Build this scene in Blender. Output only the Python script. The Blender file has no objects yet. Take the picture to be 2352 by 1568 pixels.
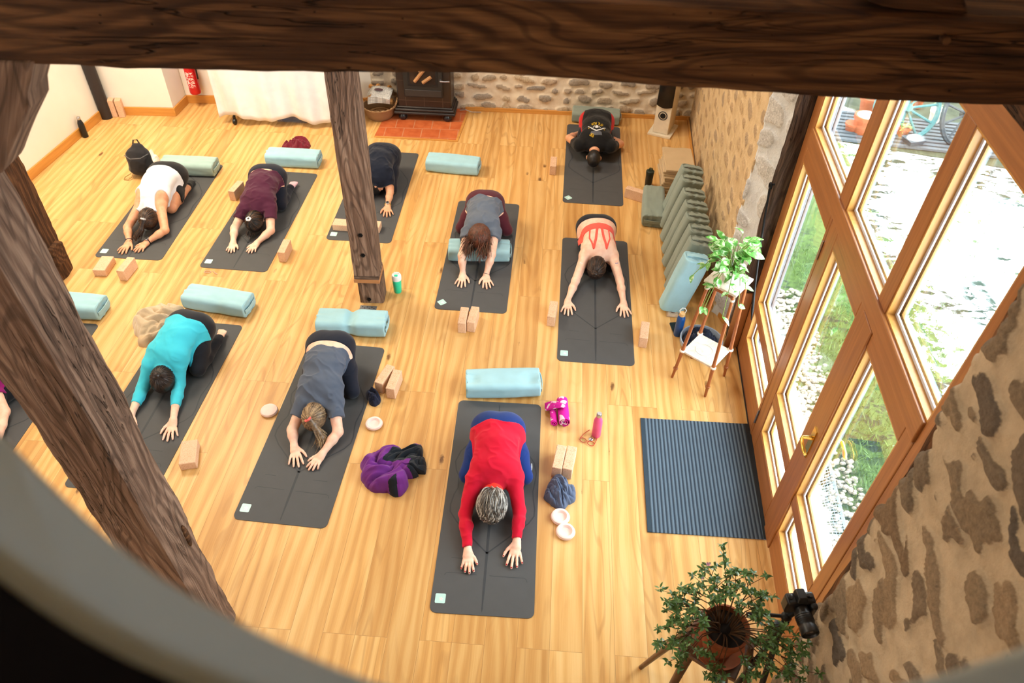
import bpy, math, random
import numpy as np
from mathutils import Vector, Matrix
random.seed(7)
RNG = np.random.default_rng(7)
SC = bpy.context.scene
COL = SC.collection

# ---------------------------------------------------------------- camera
FOC, PITCH, ROLL, CAMZ = 1721.3, 0.75735, 0.03406, 4.6218      # focal length in pixels of a 2352 wide frame
_cp, _sp, _cr, _sr = math.cos(PITCH), math.sin(PITCH), math.cos(ROLL), math.sin(ROLL)
FWD = np.array([0, _cp, -_sp]); _up = np.array([0, _sp, _cp]); _rt = np.array([1.0, 0, 0])
RGT = _cr * _rt + _sr * _up
UPV = -_sr * _rt + _cr * _up
CAM = np.array([0, 0, CAMZ])
cam_data = bpy.data.cameras.new('camera')
cam_data.sensor_width = 36.0
cam_data.lens = 36.0 * FOC / 2352.0
cam_data.clip_start = 0.02
cam_data.dof.use_dof = True
cam_data.dof.focus_distance = 5.3
cam_data.dof.aperture_fstop = 3.2
cam = bpy.data.objects.new('camera', cam_data)
COL.objects.link(cam)
_m = Matrix(((RGT[0], UPV[0], -FWD[0], 0), (RGT[1], UPV[1], -FWD[1], 0), (RGT[2], UPV[2], -FWD[2], CAMZ), (0, 0, 0, 1)))
cam.matrix_world = _m
SC.camera = cam

# ---------------------------------------------------------------- view, world, lights
SC.view_settings.view_transform = 'Standard'
SC.view_settings.look = 'None'
SC.view_settings.gamma = 1.0
SC.view_settings.use_curve_mapping = False
SC.view_settings.exposure = 0.4
SC.cycles.use_denoising = True
SC.cycles.use_adaptive_sampling = True
SC.cycles.adaptive_threshold = 0.02
SC.cycles.max_bounces = 8
SC.cycles.diffuse_bounces = 4
SC.cycles.glossy_bounces = 3
SC.cycles.transmission_bounces = 4
SC.cycles.transparent_max_bounces = 12
SC.cycles.sample_clamp_indirect = 6.0
SC.cycles.caustics_reflective = False
SC.cycles.caustics_refractive = False

world = bpy.data.worlds.new('overcast_sky')
SC.world = world
world.use_nodes = True
_bg = world.node_tree.nodes['Background']
_bg.inputs['Color'].default_value = (0.86, 0.94, 1.0, 1)
_bg.inputs['Strength'].default_value = 12.0

def area_light(name, loc, rot, sx, sy, power, color, portal=False):
    d = bpy.data.lights.new(name, 'AREA')
    d.shape = 'RECTANGLE'; d.size = sx; d.size_y = sy; d.energy = power; d.color = color
    if portal: d.cycles.is_portal = True
    o = bpy.data.objects.new(name, d); COL.objects.link(o)
    o.location = loc; o.rotation_euler = rot
    return o
WARM = (1.0, 0.86, 0.64)
area_light('ceiling_lamp', (-4.2, 7.2, 4.6), (0, 0, 0), 1.4, 1.4, 195, WARM)
area_light('ceiling_lamp', (-3.4, 3.6, 4.6), (0, 0, 0), 1.4, 1.4, 60, (1.0, 0.93, 0.82))
area_light('skylight', (-1.0, -0.9, 5.2), (0, 0, 0), 0.6, 0.6, 9, (0.78, 0.91, 1.0))
area_light('ceiling_lamp', (0.2, 7.4, 4.9), (0, 0, 0), 1.4, 1.4, 75, (1.0, 0.96, 0.90))

# ---------------------------------------------------------------- pixel / world helpers
def ray(px):
    return (px[0] - 1176.0) / FOC * RGT - (px[1] - 784.0) / FOC * UPV + FWD
def B(px, z=0.0):            # point of the photo on the level z
    d = ray(px); return CAM + d * ((z - CAMZ) / d[2])
def BY(px, y):               # point of the photo on the vertical plane at depth y
    d = ray(px); return CAM + d * (y / d[1])
WA = np.array([2.04, 4.57]); _wa = math.radians(-95.1)
WD = np.array([math.cos(_wa), math.sin(_wa)]); WN = np.array([-WD[1], WD[0]])
def WP(u, off, z):           # point in the window wall's own frame
    q = WA + WD * u + WN * off; return np.array([q[0], q[1], z])
def BW(px, off=0.0):         # point of the photo on a plane parallel to the window wall -> (u, z)
    d = ray(px); t = ((WA + WN * off) @ WN - CAM[:2] @ WN) / (d[:2] @ WN); q = CAM + d * t
    return float((q[:2] - WA) @ WD), float(q[2])
def lin(c):
    c = np.array(c, float) / 255.0
    return tuple(np.where(c <= 0.04045, c / 12.92, ((c + 0.055) / 1.055) ** 2.4)) + (1.0,)
def nrm(v):
    v = np.array(v, float); return v / (np.linalg.norm(v) + 1e-12)

# ---------------------------------------------------------------- objects
def tag(o, label=None, cat=None, group=None, kind=None):
    if label: o['label'] = label
    if cat: o['category'] = cat
    if group: o['group'] = group
    if kind: o['kind'] = kind
    return o
def thing(name, label, cat, loc, rz=0.0, group=None, kind=None):
    o = bpy.data.objects.new(name, None); COL.objects.link(o)
    o.empty_display_size = 0.1
    o.location = tuple(float(v) for v in loc); o.rotation_euler = (0, 0, rz)
    return tag(o, label, cat, group, kind)
def put_mesh(name, me, mats, parent=None, smooth=True):
    for m in (mats if isinstance(mats, (list, tuple)) else [mats]):
        me.materials.append(m)
    if smooth and len(me.polygons):
        me.polygons.foreach_set('use_smooth', np.ones(len(me.polygons), bool))
    o = bpy.data.objects.new(name, me); COL.objects.link(o)
    if parent is not None: o.parent = parent
    return o
def raw_mesh(name, v, q, tris=None):
    me = bpy.data.meshes.new(name)
    v = np.asarray(v, np.float32); q = np.asarray(q, np.int32)
    n = q.shape[1] if len(q) else 4
    me.vertices.add(len(v)); me.vertices.foreach_set('co', v.ravel())
    me.loops.add(q.size); me.loops.foreach_set('vertex_index', q.ravel())
    me.polygons.add(len(q))
    me.polygons.foreach_set('loop_start', np.arange(0, q.size, n, dtype=np.int32))
    me.update(calc_edges=True); me.validate()
    return me
class MB:
    """collects shapes that become one mesh"""
    def __init__(self): self.v = []; self.f = []; self.mi = []; self.cur = 0
    def add(self, v, f):
        o = len(self.v); self.v += [tuple(map(float, p)) for p in v]
        self.f += [tuple(i + o for i in q) for q in f]; self.mi += [self.cur] * len(f)
        return self
    def box(self, lo, hi, M=None):
        (x0, y0, z0), (x1, y1, z1) = lo, hi
        v = [(x0, y0, z0), (x1, y0, z0), (x1, y1, z0), (x0, y1, z0), (x0, y0, z1), (x1, y0, z1), (x1, y1, z1), (x0, y1, z1)]
        if M is not None: v = [tuple(M @ Vector(p)) for p in v]
        return self.add(v, [(0, 3, 2, 1), (4, 5, 6, 7), (0, 1, 5, 4), (1, 2, 6, 5), (2, 3, 7, 6), (3, 0, 4, 7)])
    def tube(self, pts, rad, n=10, closed=False, caps=True):
        pts = [np.array(p, float) for p in pts]; k = len(pts)
        rad = [rad] * k if np.isscalar(rad) else rad
        up = None; V = []
        for i in range(k):
            if closed: t = nrm(pts[(i + 1) % k] - pts[i - 1])
            else: t = nrm(pts[min(i + 1, k - 1)] - pts[max(i - 1, 0)])
            if up is None:
                up = np.array([0, 0, 1.0]) if abs(t[2]) < 0.9 else np.array([1.0, 0, 0])
            s = nrm(np.cross(t, up)); up = nrm(np.cross(s, t))
            for j in range(n):
                a = 2 * math.pi * j / n
                V.append(pts[i] + rad[i] * (math.cos(a) * s + math.sin(a) * up))
        F = []
        for i in range(k if closed else k - 1):
            i2 = (i + 1) % k
            for j in range(n):
                j2 = (j + 1) % n
                F.append((i * n + j, i * n + j2, i2 * n + j2, i2 * n + j))
        if caps and not closed:
            F.append(tuple(range(n - 1, -1, -1))); F.append(tuple((k - 1) * n + j for j in range(n)))
        return self.add(V, F)
    def lathe(self, prof, n=28, M=None, c=(0, 0, 0)):
        V = []; k = len(prof)
        for r, z in prof:
            for j in range(n):
                a = 2 * math.pi * j / n
                p = (c[0] + r * math.cos(a), c[1] + r * math.sin(a), c[2] + z)
                V.append(tuple(M @ Vector(p)) if M is not None else p)
        F = []
        for i in range(k - 1):
            for j in range(n):
                j2 = (j + 1) % n
                F.append((i * n + j, i * n + j2, (i + 1) * n + j2, (i + 1) * n + j))
        F.append(tuple(range(n - 1, -1, -1))); F.append(tuple((k - 1) * n + j for j in range(n)))
        return self.add(V, F)
    def prism(self, poly, z0, z1, M=None):
        n = len(poly)
        V = [(p[0], p[1], z0) for p in poly] + [(p[0], p[1], z1) for p in poly]
        if M is not None: V = [tuple(M @ Vector(p)) for p in V]
        F = [tuple(range(n - 1, -1, -1)), tuple(range(n, 2 * n))]
        F += [(i, (i + 1) % n, n + (i + 1) % n, n + i) for i in range(n)]
        return self.add(V, F)
    def ball(self, c, r, n=12, m=8, M=None):
        r = (r, r, r) if np.isscalar(r) else r
        V = []; F = []
        for i in range(1, m):
            b = math.pi * i / m
            for j in range(n):
                a = 2 * math.pi * j / n
                V.append((c[0] + r[0] * math.sin(b) * math.cos(a), c[1] + r[1] * math.sin(b) * math.sin(a), c[2] + r[2] * math.cos(b)))
        V += [(c[0], c[1], c[2] + r[2]), (c[0], c[1], c[2] - r[2])]
        for i in range(m - 2):
            for j in range(n):
                j2 = (j + 1) % n
                F.append((i * n + j, (i + 1) * n + j, (i + 1) * n + j2, i * n + j2))
        t, bt = len(V) - 2, len(V) - 1
        for j in range(n):
            j2 = (j + 1) % n
            F.append((t, j, j2)); F.append((bt, (m - 2) * n + j2, (m - 2) * n + j))
        if M is not None: V = [tuple(M @ Vector(p)) for p in V]
        return self.add(V, F)
    def build(self, name, mat, parent=None, smooth=False, bevel=0.0, seg=2, subs=0):
        me = bpy.data.meshes.new(name); me.from_pydata(self.v, [], self.f); me.update()
        o = put_mesh(name, me, mat, parent, smooth)
        if max(self.mi, default=0) > 0: me.polygons.foreach_set('material_index', np.array(self.mi, np.int32))
        if bevel > 0:
            b = o.modifiers.new('bevel', 'BEVEL'); b.width = bevel; b.segments = seg; b.limit_method = 'ANGLE'; b.angle_limit = 0.6
        if subs:
            s = o.modifiers.new('subsurf', 'SUBSURF'); s.levels = subs; s.render_levels = subs
        if smooth or bevel > 0:
            me.polygons.foreach_set('use_smooth', np.ones(len(me.polygons), bool))
            try: me.set_sharp_from_angle(angle=0.7)
            except Exception: pass
        return o
def dup(root, loc, rz, label=None, group=None):
    r = root.copy(); COL.objects.link(r); r.location = tuple(map(float, loc)); r.rotation_euler = (0, 0, rz)
    if label: r['label'] = label
    if group: r['group'] = group
    for ch in list(root.children):
        c = ch.copy(); COL.objects.link(c); c.parent = r
        for g in ch.children:
            e = g.copy(); COL.objects.link(e); e.parent = c
    return r

# ---------------------------------------------------------------- signed distance modelling
def pnoise(X, Y, Z, seed=0, octs=3):
    """cheap smooth pseudo noise from summed sines, about -1..1"""
    r = np.random.default_rng(seed); out = 0; amp = 1.0; tot = 0; f = 1.0
    for o in range(octs):
        acc = 0
        for k in range(3):
            w = r.normal(size=3); w /= np.linalg.norm(w); w *= f * 6.28
            w2 = r.normal(size=3); w2 /= np.linalg.norm(w2); w2 *= f * 3.7
            acc = acc + np.sin(w[0] * X + w[1] * Y + w[2] * Z + r.uniform(0, 6.28) + 1.3 * np.sin(w2[0] * X + w2[1] * Y + w2[2] * Z + r.uniform(0, 6.28)))
        out = out + amp * acc / 3; tot += amp; amp *= 0.55; f *= 2.03
    return out / tot
class Field:
    def __init__(self, lo, hi, h):
        self.lo = np.array(lo, float); self.h = h
        self.n = np.maximum(np.ceil((np.array(hi) - self.lo) / h).astype(int) + 1, 4)
        self.d = np.full(self.n, 0.3, np.float32)
    def twin(self):
        t = Field(self.lo, self.lo + self.h, self.h); t.n = self.n.copy(); t.d = np.full(self.n, 0.3, np.float32); return t
    def axes(self, sl=None):
        sl = sl or tuple(slice(0, n) for n in self.n)
        ax = [self.lo[i] + self.h * np.arange(sl[i].start, sl[i].stop) for i in range(3)]
        return (ax[0][:, None, None].astype(np.float32), ax[1][None, :, None].astype(np.float32), ax[2][None, None, :].astype(np.float32))
    def region(self, lo, hi):
        a = np.clip(np.floor((np.array(lo) - self.lo) / self.h).astype(int), 0, self.n)
        b = np.clip(np.ceil((np.array(hi) - self.lo) / self.h).astype(int) + 1, 0, self.n)
        return tuple(slice(int(a[i]), int(max(b[i], a[i]))) for i in range(3))
    def cone(self, a, b, ra, rb, k=0.02, side=None, wa=None, wb=None, cut=None):
        """tapered limb from a to b; with side given the section is an ellipse wa/wb wide along side"""
        a = np.array(a, float); b = np.array(b, float)
        R = max(ra, rb, wa or 0, wb or 0) + k + 2 * self.h
        sl = self.region(np.minimum(a, b) - R, np.maximum(a, b) + R)
        if any(s.stop - s.start < 1 for s in sl): return
        X, Y, Z = self.axes(sl); ab = b - a; L2 = float(ab @ ab) + 1e-12
        t = np.clip(((X - a[0]) * ab[0] + (Y - a[1]) * ab[1] + (Z - a[2]) * ab[2]) / L2, 0, 1)
        qx, qy, qz = X - a[0] - t * ab[0], Y - a[1] - t * ab[1], Z - a[2] - t * ab[2]
        r = ra + (rb - ra) * t
        if side is None:
            d = np.sqrt(qx * qx + qy * qy + qz * qz) - r
        else:
            s = nrm(side); w = wa + (wb - wa) * t
            u = qx * s[0] + qy * s[1] + qz * s[2]; q2 = np.maximum(qx * qx + qy * qy + qz * qz - u * u, 0)
            k0 = np.sqrt((u / w) ** 2 + q2 / r ** 2); k1 = np.sqrt((u / w ** 2) ** 2 + q2 / r ** 4) + 1e-9
            d = np.where(k0 < 1e-3, -np.minimum(r, w), k0 * (k0 - 1) / k1)
        if cut is not None:
            for pt, n in cut:
                n = nrm(n); d = np.maximum(d, (X - pt[0]) * n[0] + (Y - pt[1]) * n[1] + (Z - pt[2]) * n[2])
        self.merge(sl, d, k)
    def merge(self, sl, d, k):
        o = self.d[sl]
        if k <= 0: self.d[sl] = np.minimum(o, d)
        else:
            h = np.maximum(k - np.abs(o - d), 0) / k
            self.d[sl] = (np.minimum(o, d) - h * h * k * 0.25).astype(np.float32)
    def ell(self, c, r, axes=None, k=0.02):
        """ellipsoid, axes: 3 unit vectors"""
        c = np.array(c, float); r = np.array(r, float); R = r.max() + k + 2 * self.h
        sl = self.region(c - R, c + R)
        if any(s.stop - s.start < 1 for s in sl): return
        X, Y, Z = self.axes(sl); E = np.eye(3) if axes is None else np.array(axes)
        q = [(X - c[0]) * e[0] + (Y - c[1]) * e[1] + (Z - c[2]) * e[2] for e in E]
        k0 = np.sqrt(sum((q[i] / r[i]) ** 2 for i in range(3))); k1 = np.sqrt(sum((q[i] / r[i] ** 2) ** 2 for i in range(3))) + 1e-9
        self.merge(sl, np.where(k0 < 1e-3, -r.min(), k0 * (k0 - 1) / k1), k)
    def mesh(self):
        return surface_nets(self.d, self.lo, self.h)
def surface_nets(d, lo, h):
    s = d < 0
    nx, ny, nz = d.shape
    cnt = np.zeros((nx - 1, ny - 1, nz - 1), np.int8)
    offs = [(i, j, k) for i in (0, 1) for j in (0, 1) for k in (0, 1)]
    for i, j, k in offs: cnt += s[i:nx - 1 + i, j:ny - 1 + j, k:nz - 1 + k]
    mask = (cnt > 0) & (cnt < 8)
    I = np.argwhere(mask)
    if len(I) == 0: return np.zeros((0, 3)), np.zeros((0, 4), int)
    idx = np.full(mask.shape, -1, np.int32); idx[mask] = np.arange(len(I))
    val = {o: d[I[:, 0] + o[0], I[:, 1] + o[1], I[:, 2] + o[2]] for o in offs}
    acc = np.zeros((len(I), 3)); num = np.zeros(len(I))
    for o in offs:
        for ax in range(3):
            if o[ax] == 0:
                p = list(o); p[ax] = 1; p = tuple(p)
                a, b = val[o], val[p]; c = (a < 0) != (b < 0)
                t = a[c] / (a[c] - b[c])
                q = np.tile(np.array(o, float), (c.sum(), 1)); q[:, ax] += t
                acc[c] += q; num[c] += 1
    V = lo + h * (I + acc / num[:, None])
    Q = []
    for ax in range(3):
        a1, a2 = [(1, 2), (2, 0), (0, 1)][ax]
        sl0 = [slice(None)] * 3; sl1 = [slice(None)] * 3
        sl0[ax] = slice(0, -1); sl1[ax] = slice(1, None)
        A, Bb = s[tuple(sl0)], s[tuple(sl1)]
        E = np.argwhere(A != Bb)
        E = E[(E[:, a1] > 0) & (E[:, a2] > 0) & (E[:, a1] < d.shape[a1] - 1) & (E[:, a2] < d.shape[a2] - 1)]
        if len(E) == 0: continue
        def cell(o1, o2):
            c = E.copy(); c[:, a1] -= o1; c[:, a2] -= o2
            return idx[c[:, 0], c[:, 1], c[:, 2]]
        q = np.stack([cell(1, 1), cell(0, 1), cell(0, 0), cell(1, 0)], 1)
        flip = ~A[E[:, 0], E[:, 1], E[:, 2]]
        q[flip] = q[flip][:, ::-1]
        Q.append(q)
    return V, np.concatenate(Q)
def sdf_obj(name, F, mat, parent=None, base=(0, 0, 0)):
    v, q = F.mesh()
    return put_mesh(name, raw_mesh(name, v - np.array(base), q), mat, parent, True)
_p = WP(1.1, 0.25, 1.75)
area_light('window_portal', tuple(_p), (math.radians(90), 0, math.atan2(WN[1], WN[0]) + math.radians(90)), 3.0, 3.5, 1, (1, 1, 1), True)
# ---------------------------------------------------------------- materials
_M = {}
class NT:
    def __init__(self, name):
        self.m = bpy.data.materials.new(name); self.m.use_nodes = True
        self.t = self.m.node_tree; self.b = self.t.nodes['Principled BSDF']
    def n(self, typ, **kw):
        x = self.t.nodes.new('ShaderNode' + typ)
        for k, v in kw.items():
            if k in x.inputs: x.inputs[k].default_value = v
            else: setattr(x, k, v)
        return x
    def l(self, a, b): self.t.links.new(a, b)
    def ramp(self, fac, stops, interp='LINEAR'):
        r = self.n('ValToRGB'); r.color_ramp.interpolation = interp
        e = r.color_ramp.elements
        while len(e) < len(stops): e.new(0.5)
        for i, (p, c) in enumerate(stops):
            e[i].position = p; e[i].color = c if len(c) == 4 else tuple(c) + (1,)
        self.l(fac, r.inputs['Fac']); return r.outputs['Color']
    def mix(self, fac, a, b, mode='MIX'):
        x = self.t.nodes.new('ShaderNodeMix'); x.data_type = 'RGBA'; x.blend_type = mode
        for s, v in ((x.inputs[0], fac), (x.inputs[6], a), (x.inputs[7], b)):
            if isinstance(v, bpy.types.NodeSocket): self.l(v, s)
            else: s.default_value = v
        return x.outputs[2]
    def math(self, op, a, b=0.0, c=0.0):
        x = self.n('Math'); x.operation = op
        for s, v in zip(x.inputs, (a, b, c)):
            if isinstance(v, bpy.types.NodeSocket): self.l(v, s)
            else: s.default_value = v
        return x.outputs[0]
    def coord(self, kind='Object', scale=(1, 1, 1), rot=(0, 0, 0), loc=(0, 0, 0)):
        c = self.n('TexCoord'); mp = self.n('Mapping')
        mp.inputs['Scale'].default_value = scale; mp.inputs['Rotation'].default_value = rot; mp.inputs['Location'].default_value = loc
        self.l(c.outputs[kind], mp.inputs['Vector']); return mp.outputs['Vector']
    def noise(self, vec, scale, detail=3.0, rough=0.5, dist=0.0):
        x = self.n('TexNoise', Scale=scale, Detail=detail, Roughness=rough, Distortion=dist)
        if vec is not None: self.l(vec, x.inputs['Vector'])
        return x.outputs['Fac']
    def bump(self, h, strength=0.3, dist=0.01):
        x = self.n('Bump', Strength=strength, Distance=dist); self.l(h, x.inputs['Height']); self.l(x.outputs['Normal'], self.b.inputs['Normal'])
    def base(self, col):
        if isinstance(col, bpy.types.NodeSocket): self.l(col, self.b.inputs['Base Color'])
        else: self.b.inputs['Base Color'].default_value = col
    def set(self, rough=0.6, spec=0.4, metal=0.0, sheen=0.0):
        self.b.inputs['Roughness'].default_value = rough; self.b.inputs['Specular IOR Level'].default_value = spec
        self.b.inputs['Metallic'].default_value = metal
        if sheen: self.b.inputs['Sheen Weight'].default_value = sheen
        return self.m
def plain(name, rgb, rough=0.55, spec=0.4, metal=0.0, var=0.06, scale=14.0):
    key = ('p', name)
    if key in _M: return _M[key]
    t = NT(name); c = lin(rgb)
    f = t.noise(t.coord(), scale, 2.0)
    a = tuple(max(0, x * (1 - var)) for x in c[:3]) + (1,); b = tuple(min(1, x * (1 + var)) for x in c[:3]) + (1,)
    t.base(t.ramp(f, [(0.3, a), (0.7, b)]))
    _M[key] = t.set(rough, spec, metal); return _M[key]
def fabric(name, rgb, weave=420.0, bump=0.25, sheen=0.15, rough=0.85, var=0.07):
    key = ('f', name)
    if key in _M: return _M[key]
    t = NT(name); c = lin(rgb); v = t.coord()
    f = t.noise(v, 9.0, 3.0); w = t.noise(v, weave, 2.0)
    g = t.math('ADD', t.math('MULTIPLY', f, 0.6), t.math('MULTIPLY', w, 0.4))
    a = tuple(max(0, x * (1 - var)) for x in c[:3]) + (1,); b = tuple(min(1, x * (1 + var)) for x in c[:3]) + (1,)
    t.base(t.ramp(g, [(0.3, a), (0.7, b)])); t.bump(w, bump, 0.002)
    _M[key] = t.set(rough, 0.2, 0, sheen); return _M[key]
def skin(name, rgb):
    key = ('s', name)
    if key in _M: return _M[key]
    t = NT(name); c = lin(rgb); v = t.coord()
    f = t.noise(v, 22.0, 3.0); g = t.noise(v, 260.0, 2.0)
    red = (min(1, c[0] * 0.98), c[1] * 0.80, c[2] * 0.74, 1); lt = tuple(min(1, x * 1.06) for x in c[:3]) + (1,)
    t.base(t.ramp(f, [(0.28, red), (0.62, lt)])); t.bump(g, 0.08, 0.001)
    t.b.inputs['Subsurface Weight'].default_value = 0.12
    t.b.inputs['Subsurface Radius'].default_value = (0.01, 0.004, 0.002)
    _M[key] = t.set(0.5, 0.35); return _M[key]
def hair_mat(name, dark, light):
    key = ('h', name)
    if key in _M: return _M[key]
    t = NT(name); f = t.noise(t.coord(), 60.0, 4.0, 0.6, 0.6)
    t.base(t.ramp(f, [(0.32, lin(dark)), (0.68, lin(light))]))
    t.bump(t.noise(t.coord(), 240.0, 2.0), 0.3, 0.002)
    _M[key] = t.set(0.42, 0.5); return _M[key]
def timber_mat(name, cols, scale=1.0, crack=0.85):
    """rough sawn old oak, grain along the object's own X axis"""
    t = NT(name)
    v = t.coord('Object', (0.35 * scale, 6 * scale, 6 * scale))
    warp = t.noise(t.coord('Object', (0.8, 2.0, 2.0)), 1.3, 1.5)
    vv = t.n('VectorMath', operation='ADD'); cm = t.n('CombineXYZ')
    w8 = t.math('MULTIPLY', warp, 1.5)
    t.l(w8, cm.inputs['Y']); t.l(w8, cm.inputs['Z']); t.l(v, vv.inputs[0]); t.l(cm.outputs[0], vv.inputs[1])
    wave = t.n('TexWave', Scale=1.5, Distortion=2.6, Detail=2.0); wave.inputs['Detail Scale'].default_value = 1.3
    wave.wave_type = 'BANDS'; wave.bands_direction = 'DIAGONAL'
    t.l(vv.outputs[0], wave.inputs['Vector'])
    fine = t.noise(t.coord('Object', (2.2, 64, 64)), 1.0, 5.0, 0.65, 0.6)
    big = t.noise(t.coord('Object', (0.7, 1.6, 1.6)), 1.7, 3.0)
    g = t.math('ADD', t.math('MULTIPLY', wave.outputs['Fac'], 0.15), t.math('MULTIPLY', fine, 0.55))
    g = t.math('ADD', g, t.math('MULTIPLY', big, 0.36))
    col = t.ramp(g, [(0.22, lin(cols[0])), (0.5, lin(cols[1])), (0.64, lin(cols[2])), (0.85, lin(cols[3]))])
    rn = t.noise(t.coord('Object', (0.5 * scale, 3.2 * scale, 3.2 * scale)), 1.0, 2.0, 0.5, 0.5)
    rl = t.ramp(t.math('SINE', t.math('MULTIPLY', rn, 130.0)), [(0.35, (0, 0, 0)), (0.95, (1, 1, 1))])
    col = t.mix(t.math('MULTIPLY', rl, 0.5), col, lin(cols[0]))
    ck = t.noise(t.coord('Object', (0.55, 9, 9)), 1.9, 3.0, 0.5, 1.2)
    ln = t.math('ABSOLUTE', t.math('SUBTRACT', ck, 0.5))
    ckm = t.ramp(ln, [(0.0, (1, 1, 1)), (0.016, (0, 0, 0))])
    zone = t.ramp(t.noise(t.coord('Object', (1, 1.5, 1.5), loc=(3, 1, 2)), 1.3, 1.0), [(0.44, (0, 0, 0)), (0.54, (1, 1, 1))])
    cf = t.math('MULTIPLY', t.math('MULTIPLY', ckm, zone), crack)
    worm = t.n('TexVoronoi', Scale=26.0); t.l(t.coord('Object', (0.6, 1, 1)), worm.inputs['Vector'])
    wm = t.ramp(worm.outputs['Distance'], [(0.05, (1, 1, 1)), (0.075, (0, 0, 0))])
    wz = t.math('MULTIPLY', wm, zone)
    cf = t.math('MAXIMUM', cf, t.math('MULTIPLY', wz, 0.8))
    t.base(t.mix(cf, col, lin((14, 9, 6))))
    hh = t.math('SUBTRACT', t.math('ADD', t.math('MULTIPLY', wave.outputs['Fac'], 0.2), t.math('MULTIPLY', fine, 0.7)), t.math('MULTIPLY', cf, 2.0))
    t.bump(hh, 0.75, 0.012)
    return t.set(0.78, 0.22)
def joinery(name, c0, c1, axis=2, scale=1.0):
    """varnished pine, grain along one axis of the object"""
    key = ('j', name)
    if key in _M: return _M[key]
    t = NT(name); s = [34 * scale] * 3; s[axis] = 1.5 * scale
    f = t.noise(t.coord('Object', tuple(s)), 1.0, 5.0, 0.6, 0.5)
    t.base(t.ramp(f, [(0.3, lin(c0)), (0.7, lin(c1))])); t.bump(f, 0.12, 0.003)
    _M[key] = t.set(0.34, 0.5); return _M[key]
def floor_mat():
    t = NT('oak_floorboards')
    v = t.coord('Object', (1, 1, 1), (0, 0, math.radians(-87.4)))
    br = t.n('TexBrick', Scale=1.0); br.offset = 0.37; br.offset_frequency = 3; br.squash = 1.0
    br.inputs['Color1'].default_value = (0, 0, 0, 1); br.inputs['Color2'].default_value = (1, 1, 1, 1)
    br.inputs['Mortar'].default_value = (0.5, 0.5, 0.5, 1)
    br.inputs['Mortar Size'].default_value = 0.0011; br.inputs['Mortar Smooth'].default_value = 0.2
    br.inputs['Brick Width'].default_value = 2.1; br.inputs['Row Height'].default_value = 0.205; br.inputs['Bias'].default_value = 0.0
    t.l(v, br.inputs['Vector'])
    rnd = br.outputs['Color']
    off = t.n('VectorMath', operation='MULTIPLY'); t.l(rnd, off.inputs[0]); off.inputs[1].default_value = (37, 11, 5)
    av = t.n('VectorMath', operation='ADD'); t.l(v, av.inputs[0]); t.l(off.outputs[0], av.inputs[1])
    def mp(sc):
        m = t.n('VectorMath', operation='MULTIPLY'); t.l(av.outputs[0], m.inputs[0]); m.inputs[1].default_value = sc; return m.outputs[0]
    wave = t.n('TexWave', Scale=1.0, Distortion=11.0, Detail=2.5); wave.inputs['Detail Scale'].default_value = 0.8; wave.bands_direction = 'Y'
    t.l(mp((0.55, 3.6, 1)), wave.inputs['Vector'])
    fine = t.noise(mp((3, 150, 1)), 1.0, 4.0, 0.6, 0.2)
    tone = t.noise(mp((0.5, 1.2, 1)), 1.5, 2.0)
    g = t.math('ADD', t.math('MULTIPLY', wave.outputs['Fac'], 0.20), t.math('MULTIPLY', fine, 0.28))
    g = t.math('ADD', g, t.math('MULTIPLY', tone, 0.52))
    col = t.ramp(g, [(0.2, lin((186, 132, 68))), (0.44, lin((212, 162, 96))), (0.6, lin((224, 180, 116))), (0.85, lin((234, 198, 140)))])
    pl = t.ramp(rnd, [(0.0, (0.80, 0.74, 0.66)), (0.35, (1, 1, 1)), (0.7, (0.97, 0.95, 0.92)), (1.0, (1.06, 1.07, 1.08))])
    col = t.mix(1.0, col, pl, 'MULTIPLY')
    gn = t.noise(mp((0.42, 3.0, 1)), 1.0, 2.0, 0.5, 0.3)
    gl = t.math('SINE', t.math('MULTIPLY', gn, 95.0)); gz = t.noise(mp((0.6, 1.6, 1)), 1.1, 1.0)
    gm = t.math('MULTIPLY', t.ramp(gl, [(0.45, (0, 0, 0)), (0.98, (1, 1, 1))]), t.ramp(gz, [(0.40, (0.12, 0.12, 0.12)), (0.60, (1, 1, 1))]))
    gm = t.math('MULTIPLY', gm, t.math('ADD', 0.35, t.math('MULTIPLY', t.noise(mp((5, 110, 1)), 1.0, 3.0, .6), 0.9)))
    col = t.mix(t.math('MULTIPLY', gm, 0.36), col, lin((150, 98, 46)))
    kn = t.n('TexVoronoi', Scale=1.0); t.l(mp((1.5, 4.2, 1)), kn.inputs['Vector'])
    kd = t.math('ADD', kn.outputs['Distance'], t.math('MULTIPLY', t.noise(v, 60.0, 2.0), 0.07))
    km = t.ramp(kd, [(0.085, (1, 1, 1)), (0.13, (0, 0, 0))])
    kz = t.ramp(t.noise(mp((0.7, 1.4, 1)), 1.9, 1.0), [(0.47, (0, 0, 0)), (0.51, (1, 1, 1))])
    col = t.mix(t.math('MULTIPLY', t.math('MULTIPLY', km, kz), 0.85), col, lin((92, 52, 22)))
    col = t.mix(t.math('MULTIPLY', br.outputs['Fac'], 0.65), col, lin((120, 74, 34)))
    t.base(col)
    t.bump(t.math('SUBTRACT', t.math('MULTIPLY', fine, 0.25), br.outputs['Fac']), 0.2, 0.002)
    return t.set(0.42, 0.35)
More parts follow.
